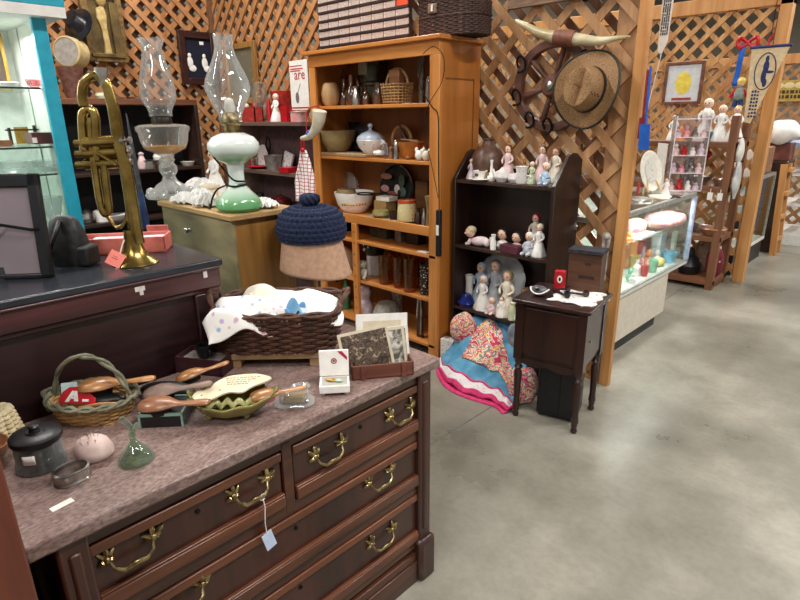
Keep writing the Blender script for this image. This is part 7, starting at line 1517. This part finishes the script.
# ================================================================== brown rack beyond the counter
KY0, KY1, KX0, KX1 = 5.33, 5.74, -2.75, -1.33
mRK = wood('rack_wood', '#5a3622', '#8a5a3c', 'x', .5, .5); mRKV = wood('rack_post_wood', '#5f3a25', '#8f5f40', 'z', .5, .5)
rk2 = T('wooden_rack', 'open brown wooden rack with white dolls on top beyond the glass counter', 'rack', (-1.75, 5.5, 0))
kl = lambda x0, x1, y0, y1, z0, z1: (x0 + 1.75, x1 + 1.75, y0 - 5.5, y1 - 5.5, z0, z1)
for x in (KX0, KX1 - .06):
    for y in (KY0, KY1 - .06): obj('post', B().box(*kl(x, x + .06, y, y + .06, 0, 1.48)), mRKV, rk2, bev=.003)
KZ = [.085, .475, .905, 1.27]
for z in KZ: obj('board', B().box(*kl(KX0, KX1, KY0 + .002, KY1, z - .045, z)), mRK, rk2, bev=.003)
for z0, z1 in ((0, .09), (.44, .48)): obj('end_rail', B().box(*kl(KX1 - .05, KX1 - .01, KY0 + .06, KY1 - .06, z0, z1)), mRK, rk2)
def ksh(pxx, i, nm, lab, cat, pr, m, Y=5.45, n=18): p = on(pxx, Y, KZ[i]); return S(nm, lab, cat, lpx(mpp(p), pr, n), m, p, 0, 'wares on the brown rack')
for pxx, h, lab, hr, dr_ in ((703, 42, 'white porcelain doll in a bonnet leftmost on the rack top', mWHITE, mWHITE), (718, 36, 'white lace angel doll in the middle of the rack top', mCREAM, mLACE), (733, 36, 'white angel doll rightmost on the rack top', mGOLD, mWHITE)):
    p = on(pxx, 5.45, KZ[3]); figure(lab, p, h * mpp(p), dr_, hr, group='dolls on the brown rack')
p = on(672, 5.45, KZ[3]); figure('small white clown doll at the left of the rack top', p, 26 * mpp(p), mWHITE, mBLH, group='dolls on the brown rack')
p = on(680, 5.42, KZ[3]); S('orange_cone', 'orange and yellow cone ornament beside the white clown doll', 'ornament', lpx(mpp(p), [(0, 0), (4, 0), (2, 12), (0, 16)], 14), gs_cols['org'], p)
ksh(707, 3, 'green_cup', 'dark green cup between the dolls on the rack top', 'cup', [(0, 0), (3, 0), (4, 10), (3, 10), (0, 3)], mat('dark_green', '#1f4f45', '#2f6a5c', .4), 5.4)
ksh(700, 2, 'grey_bowl', 'grey metal bowl on the upper board of the brown rack', 'bowl', [(0, 0), (5, 0), (11, 8), (10, 8), (0, 2)], mSILV)
ksh(720, 2, 'silver_dish', 'shiny silver dish on the upper board of the brown rack', 'dish', [(0, 0), (5, 0), (7, 6), (8, 7), (0, 8)], mSILV, 5.42)
ksh(686, 2, 'dark_pitcher', 'dark pitcher on the upper board behind the acrylic tower', 'pitcher', [(0, 0), (6, 0), (7, 10), (4, 18), (5, 24), (0, 24)], mIRON, 5.6)
ksh(712, 1, 'brown_bowl', 'wide brown wooden bowl on the lower board of the brown rack', 'bowl', [(0, 0), (7, 0), (13, 7), (12, 8), (0, 3)], mBRW2, 5.42)
ksh(700, 1, 'grey_pan', 'grey pan on the lower board beside the brown bowl', 'pan', [(0, 0), (9, 0), (10, 5), (9, 5), (0, 1)], mSILV, 5.6)
p = on(712, 5.5, KZ[0]); k = mpp(p); S('red_floral_bag', 'dark red floral bag on the floor board of the brown rack', 'bag', B().surf(lambda u, v: (8 * k * cos(2 * pi * u) * sin(pi * v) ** .6, 7 * k * sin(2 * pi * u) * sin(pi * v) ** .6, 14 * k.v * (1 - cos(pi * v)) + .004 * sin(16 * u)), 28, 16, True), spots('dark_red_floral', '#6d1a2c', ['#a33a52', '#e3d3d3', '#4d1020', '#8a2438'], 30, .8), p)
p = on(702, 5.62, KZ[0]); k = mpp(p); S('tan_floral_bag', 'tan floral bag behind the dark red one on the brown rack', 'bag', B().surf(lambda u, v: (9 * k * cos(2 * pi * u) * sin(pi * v) ** .6, 6 * k * sin(2 * pi * u) * sin(pi * v) ** .6, 17 * k.v * (1 - cos(pi * v)) + .004 * sin(16 * u)), 28, 16, True), spots('tan_floral', '#8c6f5a', ['#a98b74', '#6b4438', '#c2a48e'], 24, .8), p)
p = on(688, 5.5, KZ[0]); S('black_pot', 'black glossy pot with a white cap on the floor board of the brown rack', 'pot', lpx(mpp(p), [(0, 0), (9, 0), (11, 8), (7, 16), (3, 18), (3, 24), (0, 25)], 18), mBLACK, p)
for pxx, z, lab in ((711, .905, 'white paper tag hanging from the upper board left of the other'), (721, .905, 'white paper tag hanging from the upper board nearest the rack post')):
    p = on(pxx, KY0 - .004, z - .02); k = mpp(p); t = T('price_tag', lab, 'price tag', p, 0, 'tags on the brown rack'); obj('string', B().tube([(0, 0, 0), (0, 0, -4 * k)], .4 * k, 5), mPAPER, t); obj('tag', B().box(-2.4 * k, 2.4 * k, -.001, .001, -11 * k, -3.5 * k), mPAPER, t)
p = at(708, 155, y=5.5); k = mpp(p); t = T('red_ornament', 'red glass ornament hanging under the rack top', 'ornament', p); obj('body', B().lathe([(0, -5 * k), (4 * k, 0), (3 * k, 3 * k), (0, 5 * k)], 12), mRED, t); obj('hook', B().tube([(0, 0, 4 * k), (0, 0, KZ[3] - .045 - p.z)], .5 * k, 5), mIRON, t)
# plastic bags hung on the rack end
p = at(750, 138, y=5.36); k = mpp(p)
mFILM = mat('clear_film', '#a9aaa8', '#d9d8d4', .15, sc=10, coat=.8, bump=.5)
for i, (dx, z0, w_, h_, lab) in enumerate(((0, 0, 6, 28, 'upper white plastic bag hung on the rack end'), (-2, -24, 9, 40, 'lower grey plastic bag hung on the rack end'))):
    t = T('plastic_bag', lab, 'bag', (-1.30 + .01 * i, 5.38, p.z + z0 * k.v), 0, 'plastic bags on the brown rack')
    obj('body', B().surf(lambda u, v: (.022 * cos(2 * pi * u) * (.3 + sin(pi * min(.96, v))) , w_ * k * sin(2 * pi * u) * (.25 + .75 * sin(pi * min(.97, .1 + v * .85))) * (1 + .15 * sin(9 * v + 3 * u)), -h_ * k.v * v), 24, 20, True), mFILM if i else mat('white_film', '#d5d2cc', '#efece6', .3, sc=10, bump=.4), t)
    obj('peg', B().tube([(-.05, 0, -.005), (.03, 0, 0)], .005, 6), mIRON, t)
# on the far lattice
HZY = FY - .03
a, c = at(667, 63, y=HZY), at(700, 104, y=HZY)
t = T('bright_picture', 'framed white picture with a yellow shape and red base on the far lattice', 'picture', ((a.x + c.x) / 2, HZY, c.z)); w, h = (c.x - a.x) / 2, a.z - c.z
obj('frame', B().box(-w, -w + .025, -.02, .01, 0, h).box(w - .025, w, -.02, .01, 0, h).box(-w + .025, w - .025, -.02, .01, 0, .025).box(-w + .025, w - .025, -.02, .01, h - .025, h), mat('brown_picture_frame', '#5a3426', '#7d4c38', .5), t, bev=.003)
obj('paper', B().box(-w + .02, w - .02, -.006, 0, .02, h - .02), mat('pale_grey_paper', '#c9cdd0', '#d8dbdd', .6), t)
b = B(); b.at((0, -.007, 0), (pi / 2, 0, 0)); b.ell((0, h * .5, 0), (w * .42, h * .27, .003), n=20); obj('yellow_oval', b, mat('yellow_paint', '#dcc23c', '#ecd75e', .6), t)
b = B(); b.box(-w * .5, w * .5, -.009, -.006, h * .1, h * .16); obj('red_bar', b, mat('brick_red_paint', '#a33a33', None, .6), t)
p = at(737, 107, y=HZY + .0); k = mpp(p); t = T('rag_doll', 'small rag doll with yellow hair, grey shirt and blue trousers on the far lattice', 'doll', p)
obj('trousers', B().tube([(-2 * k, 0, 7 * k), (-3 * k, 0, 0)], 2.2 * k, 8).tube([(2 * k, 0, 7 * k), (3 * k, 0, 0)], 2.2 * k, 8), mat('denim', '#1e3a66', '#2d4f82', .9), t); obj('shirt', B().ell((0, 0, 12 * k), (5 * k, 3 * k, 7 * k)), mat('sage_cloth', '#7c8a80', '#9aa79c', .9), t)
for s_ in (-1, 1): obj('arm', B().tube([(s_ * 4 * k, 0, 16 * k), (s_ * 8 * k, 0, 9 * k)], 1.6 * k, 8), mRED, t)
obj('head', B().ell((0, 0, 22 * k), 3.6 * k), mSKIN, t); obj('hair', B().ell((0, .4 * k, 24 * k), (4.4 * k, 4.2 * k, 4 * k)), gs_cols['yel'], t)
p = at(748, 43, y=HZY - .02); k = mpp(p); t = T('red_bow', 'red bow with a long blue ribbon tail on the far lattice', 'bow', p)
for s_ in (-1, 1): obj('loop', B().tube(smooth([(0, 0, 0), (s_ * 7 * k, -.01, 5 * k), (s_ * 9 * k, -.01, 0), (s_ * 6 * k, -.01, -4 * k), (0, 0, 0)], 5), 1.8 * k, 8), mRED, t)
obj('tail', B().surf(lambda u, v: ((-3 + (u - .5) * 5 - 3 * v) * k, -.006 - .006 * sin(6 * v), -40 * k * v), 3, 12), mBLUE, t, solid=.003)
# pennant
PY = 5.55; a = at(752, 48, y=PY); c = at(790, 50, y=PY); e_ = at(757, 122, y=PY)
t = T('pennant', 'cream cloth pennant with a navy oval emblem and lettering hanging by the far lattice', 'pennant', a); W = c.x - a.x; Hh = a.z - e_.z; k = mpp(a)
b = B(); b.M = Matrix(((1, 0, 0, 0), (0, 0, -1, 0), (0, 1, 0, 0), (0, 0, 0, 1))); b.prism([(0, 0), (W * .12, -Hh), (W * .3, -Hh * 1.02), (W, 0)], 0, .004); obj('cloth', b, mat('cream_felt', '#cdb58c', '#dcc7a1', .9), t)
mNAV = mat('navy_print', '#1d2450', '#2a3266', .8)
obj('hanging_bar', B().tube([(-.01, 0, 0), (W + .01, 0, 0)], .012, 8), mNAV, t)
b = B(); b.tube([(W * .46 + W * .27 * cos(q), -.006, -Hh * .32 + Hh * .24 * sin(q)) for q in (2 * pi * i / 36 for i in range(36))], .004, 5, True)
obj('oval_emblem', b, mNAV, t)
b = B(); b.at((0, -.0045, 0), (pi / 2, 0, 0))
for x, z, rx, rz in ((.47, -.16, .05, .05), (.47, -.26, .08, .09), (.44, -.38, .07, .1), (.49, -.47, .06, .06), (.58, -.33, .12, .02)): b.ell((W * x, Hh * z, 0), (W * rx, Hh * rz, .002), n=12)
obj('emblem_figure', b, mNAV, t)
b = B(); random.seed(5)
for row in range(3):
    for j in range(8):
        x = W * (.2 + .075 * row + .012 * j * 0); z = -Hh * (.6 + .048 * j); b.box(x, x + W * .055, -.0055, -.004, z, z + Hh * random.uniform(.02, .036))
obj('lettering', b, mNAV, t)
obj('top_tassel', B().tube([(W * .45, 0, 0), (W * .42, 0, .05), (W * .5, 0, .09)], .008, 6), mRED, t)
obj('hang_wire', B().tube([(W * .45, 0, .05), (W * .45, 0, .9)], .003, 5), mIRON, t)

# ================================================================== farther along the aisle
AY0, AY1 = 5.98, 7.05
dc = T('far_display_case', 'glass display case with black kick farther down the aisle', 'display case', (GX - .25, 6.5, 0)); al_ = lambda x0, x1, y0, y1, z0, z1: (x0 - GX + .25, x1 - GX + .25, y0 - 6.5, y1 - 6.5, z0, z1)
obj('kick_plate', B().box(*al_(GX - .5, GX - .02, AY0, AY1, 0, .2)), mKICK, dc); obj('deck', B().box(*al_(GX - .5, GX, AY0, AY1, .2, .23)), mWHITE, dc)
obj('frame', B().box(*al_(GX - .02, GX, AY1 - .02, AY1, .23, .91)).box(*al_(GX - .02, GX, AY0, AY0 + .02, .23, .91)).box(*al_(GX - .02, GX, AY0, AY1, .88, .91)).box(*al_(GX - .5, GX, AY0, AY0 + .02, .88, .91)).box(*al_(GX - .5, GX, AY1 - .02, AY1, .88, .91)), mALU, dc)
obj('back_panel', B().box(*al_(GX - .2, GX - .19, AY0 + .02, AY1 - .02, .55, .9)), mat('pale_green_board', '#b9c2b4', '#ccd3c6', .5), dc)
obj('front_pane', B().box(*al_(GX - .012, GX - .006, AY0, AY1, .23, .88)), mPANE, dc); obj('shelf', B().box(*al_(GX - .45, GX - .02, AY0 + .02, AY1 - .02, .53, .54)), mPANE, dc)
for i, (y, z, lab, m, w_, h_) in enumerate(((6.2, .23, 'white china bowl on the deck of the far case', 'wht', .08, .09), (6.5, .23, 'tan china bowl on the deck of the far case', mCREAM, .09, .12), (6.8, .23, 'yellow china cup on the deck of the far case', 'yel', .07, .1), (6.35, .54, 'white china cup on the shelf of the far case', 'wht', .05, .08), (6.65, .54, 'pink china cup on the shelf of the far case', 'pink', .05, .09))):
    S('china_cup', lab, 'cup', B().lathe([(0, 0), (w_ * .5, 0), (w_, h_), (w_ * .85, h_), (w_ * .4, h_ * .2), (0, h_ * .15)], 18), gs_cols.get(m, m), (GX - .12, y, z + .001), 0, 'china in the far case')
S('white_garment', 'white folded garment on the red brown box beyond the far display case', 'garment', B().surf(lambda u, v: (.16 * cos(2 * pi * u) * sin(pi * v) ** .5, .36 * sin(2 * pi * u) * sin(pi * v) ** .5, .11 * (1 - cos(pi * v)) + .02 * sin(14 * u + 6 * v)), 40, 16, True), mCLOTHB, (-1.42, 7.5, 1.185), R(4))
S('dark_pedestal', 'dark upright pedestal beyond the far display case', 'pedestal', B().box(-.2, .2, -.2, .2, 0, 1.0), mDK, (-1.5, 7.5, 0), 0, bev=.01)
S('red_brown_box', 'red brown box on the dark pedestal beyond the far display case', 'box', B().box(-.17, .17, -.19, .19, 0, .18), mat('red_brown_box', '#4a211b', '#7a4034', .6, sc=9), (-1.48, 7.5, 1.002), R(4), bev=.006)
S('white_carton', 'white carton on the far display case', 'carton', B().box(-.14, .14, -.2, .2, 0, .26), mWHITE, (-1.52, 6.40, .912), R(8), bev=.01)
S('brown_carton', 'brown carton beside the white carton on the far display case', 'carton', B().box(-.14, .14, -.14, .14, 0, .26), mBRW2, (-1.52, 6.84, .912), R(-6), bev=.01)
ld = T('wooden_ladder', 'small orange wooden ladder shelf standing beyond the far display case', 'ladder', (-1.25, 7.3, 0))
for y in (-.11, .11): obj('rail', B().at((0, y, 0), (0, R(-3), 0)).box(-.03, .03, -.02, .02, 0, .98), mPOST, ld)
for z in (.15, .4, .65, .9): obj('rung', B().box(-.02, .02, -.1, .1, z, z + .04), mPOST, ld)
bcs = T('blue_framed_case', 'tall glass case with pale blue frame at the far end of the aisle', 'display case', (-1.3, 8.3, 0)); 
for x in (-.25, .2):
    for y in (-.4, .36): obj('post', B().box(x, x + .05, y, y + .05, .1, 1.12), mat('pale_blue_post', '#8e9cbd'), bcs)
obj('base', B().box(-.25, .25, -.4, .41, 0, .12), mWHITE, bcs); obj('top', B().box(-.27, .27, -.42, .43, 1.12, 1.17), mat('pale_blue_post', '#8e9cbd'), bcs)
for z in (.45, .8): obj('shelf', B().box(-.22, .22, -.38, .39, z, z + .015), mWHITE, bcs)
obj('pane', B().box(.235, .24, -.36, .37, .12, 1.12), mPANE, bcs)
for i, (z, lab, m) in enumerate(((.465, 'white toy on the lower shelf of the blue framed case', 'wht'), (.815, 'pink toy on the upper shelf of the blue framed case', 'pink'))):
    S('toy_animal', lab, 'toy', B().ell((0, 0, .1), (.08, .1, .1)).ell((0, 0, .24), .07), gs_cols[m], (-1.2, 8.2, z + .001), 0, 'toys in the blue framed case')
a, c = at(773, 81, y=9.1), at(812, 101, y=9.1); t = T('gold_sign', 'wide gold sign with dark lettering at the far end of the aisle', 'sign', ((a.x + c.x) / 2, 9.12, c.z)); w, h = (c.x - a.x) / 2, a.z - c.z
obj('panel', B().box(-w, w, 0, .03, 0, h), mat('gold_sign_paint', '#a5832f', '#c2a04a', .5), t, bev=.004)
b = B(); random.seed(8)
for z in (.15, .38):
    x = -w * .9
    while x < w * .85: q = random.uniform(.02, .05); b.box(x, x + q, -.003, 0, h * z, h * (z + .16)); x += q + .015
obj('lettering', b, mat('dark_brown_paint', '#3a2a14', None, .7), t)
b = B()
for x in (-.7, -.2, .3, .75): b.ell((w * x, 0, h * .76), (.06, .004, h * .14), n=10)
obj('ornament', b, mat('cream_paint', '#d8c792', None, .6), t)
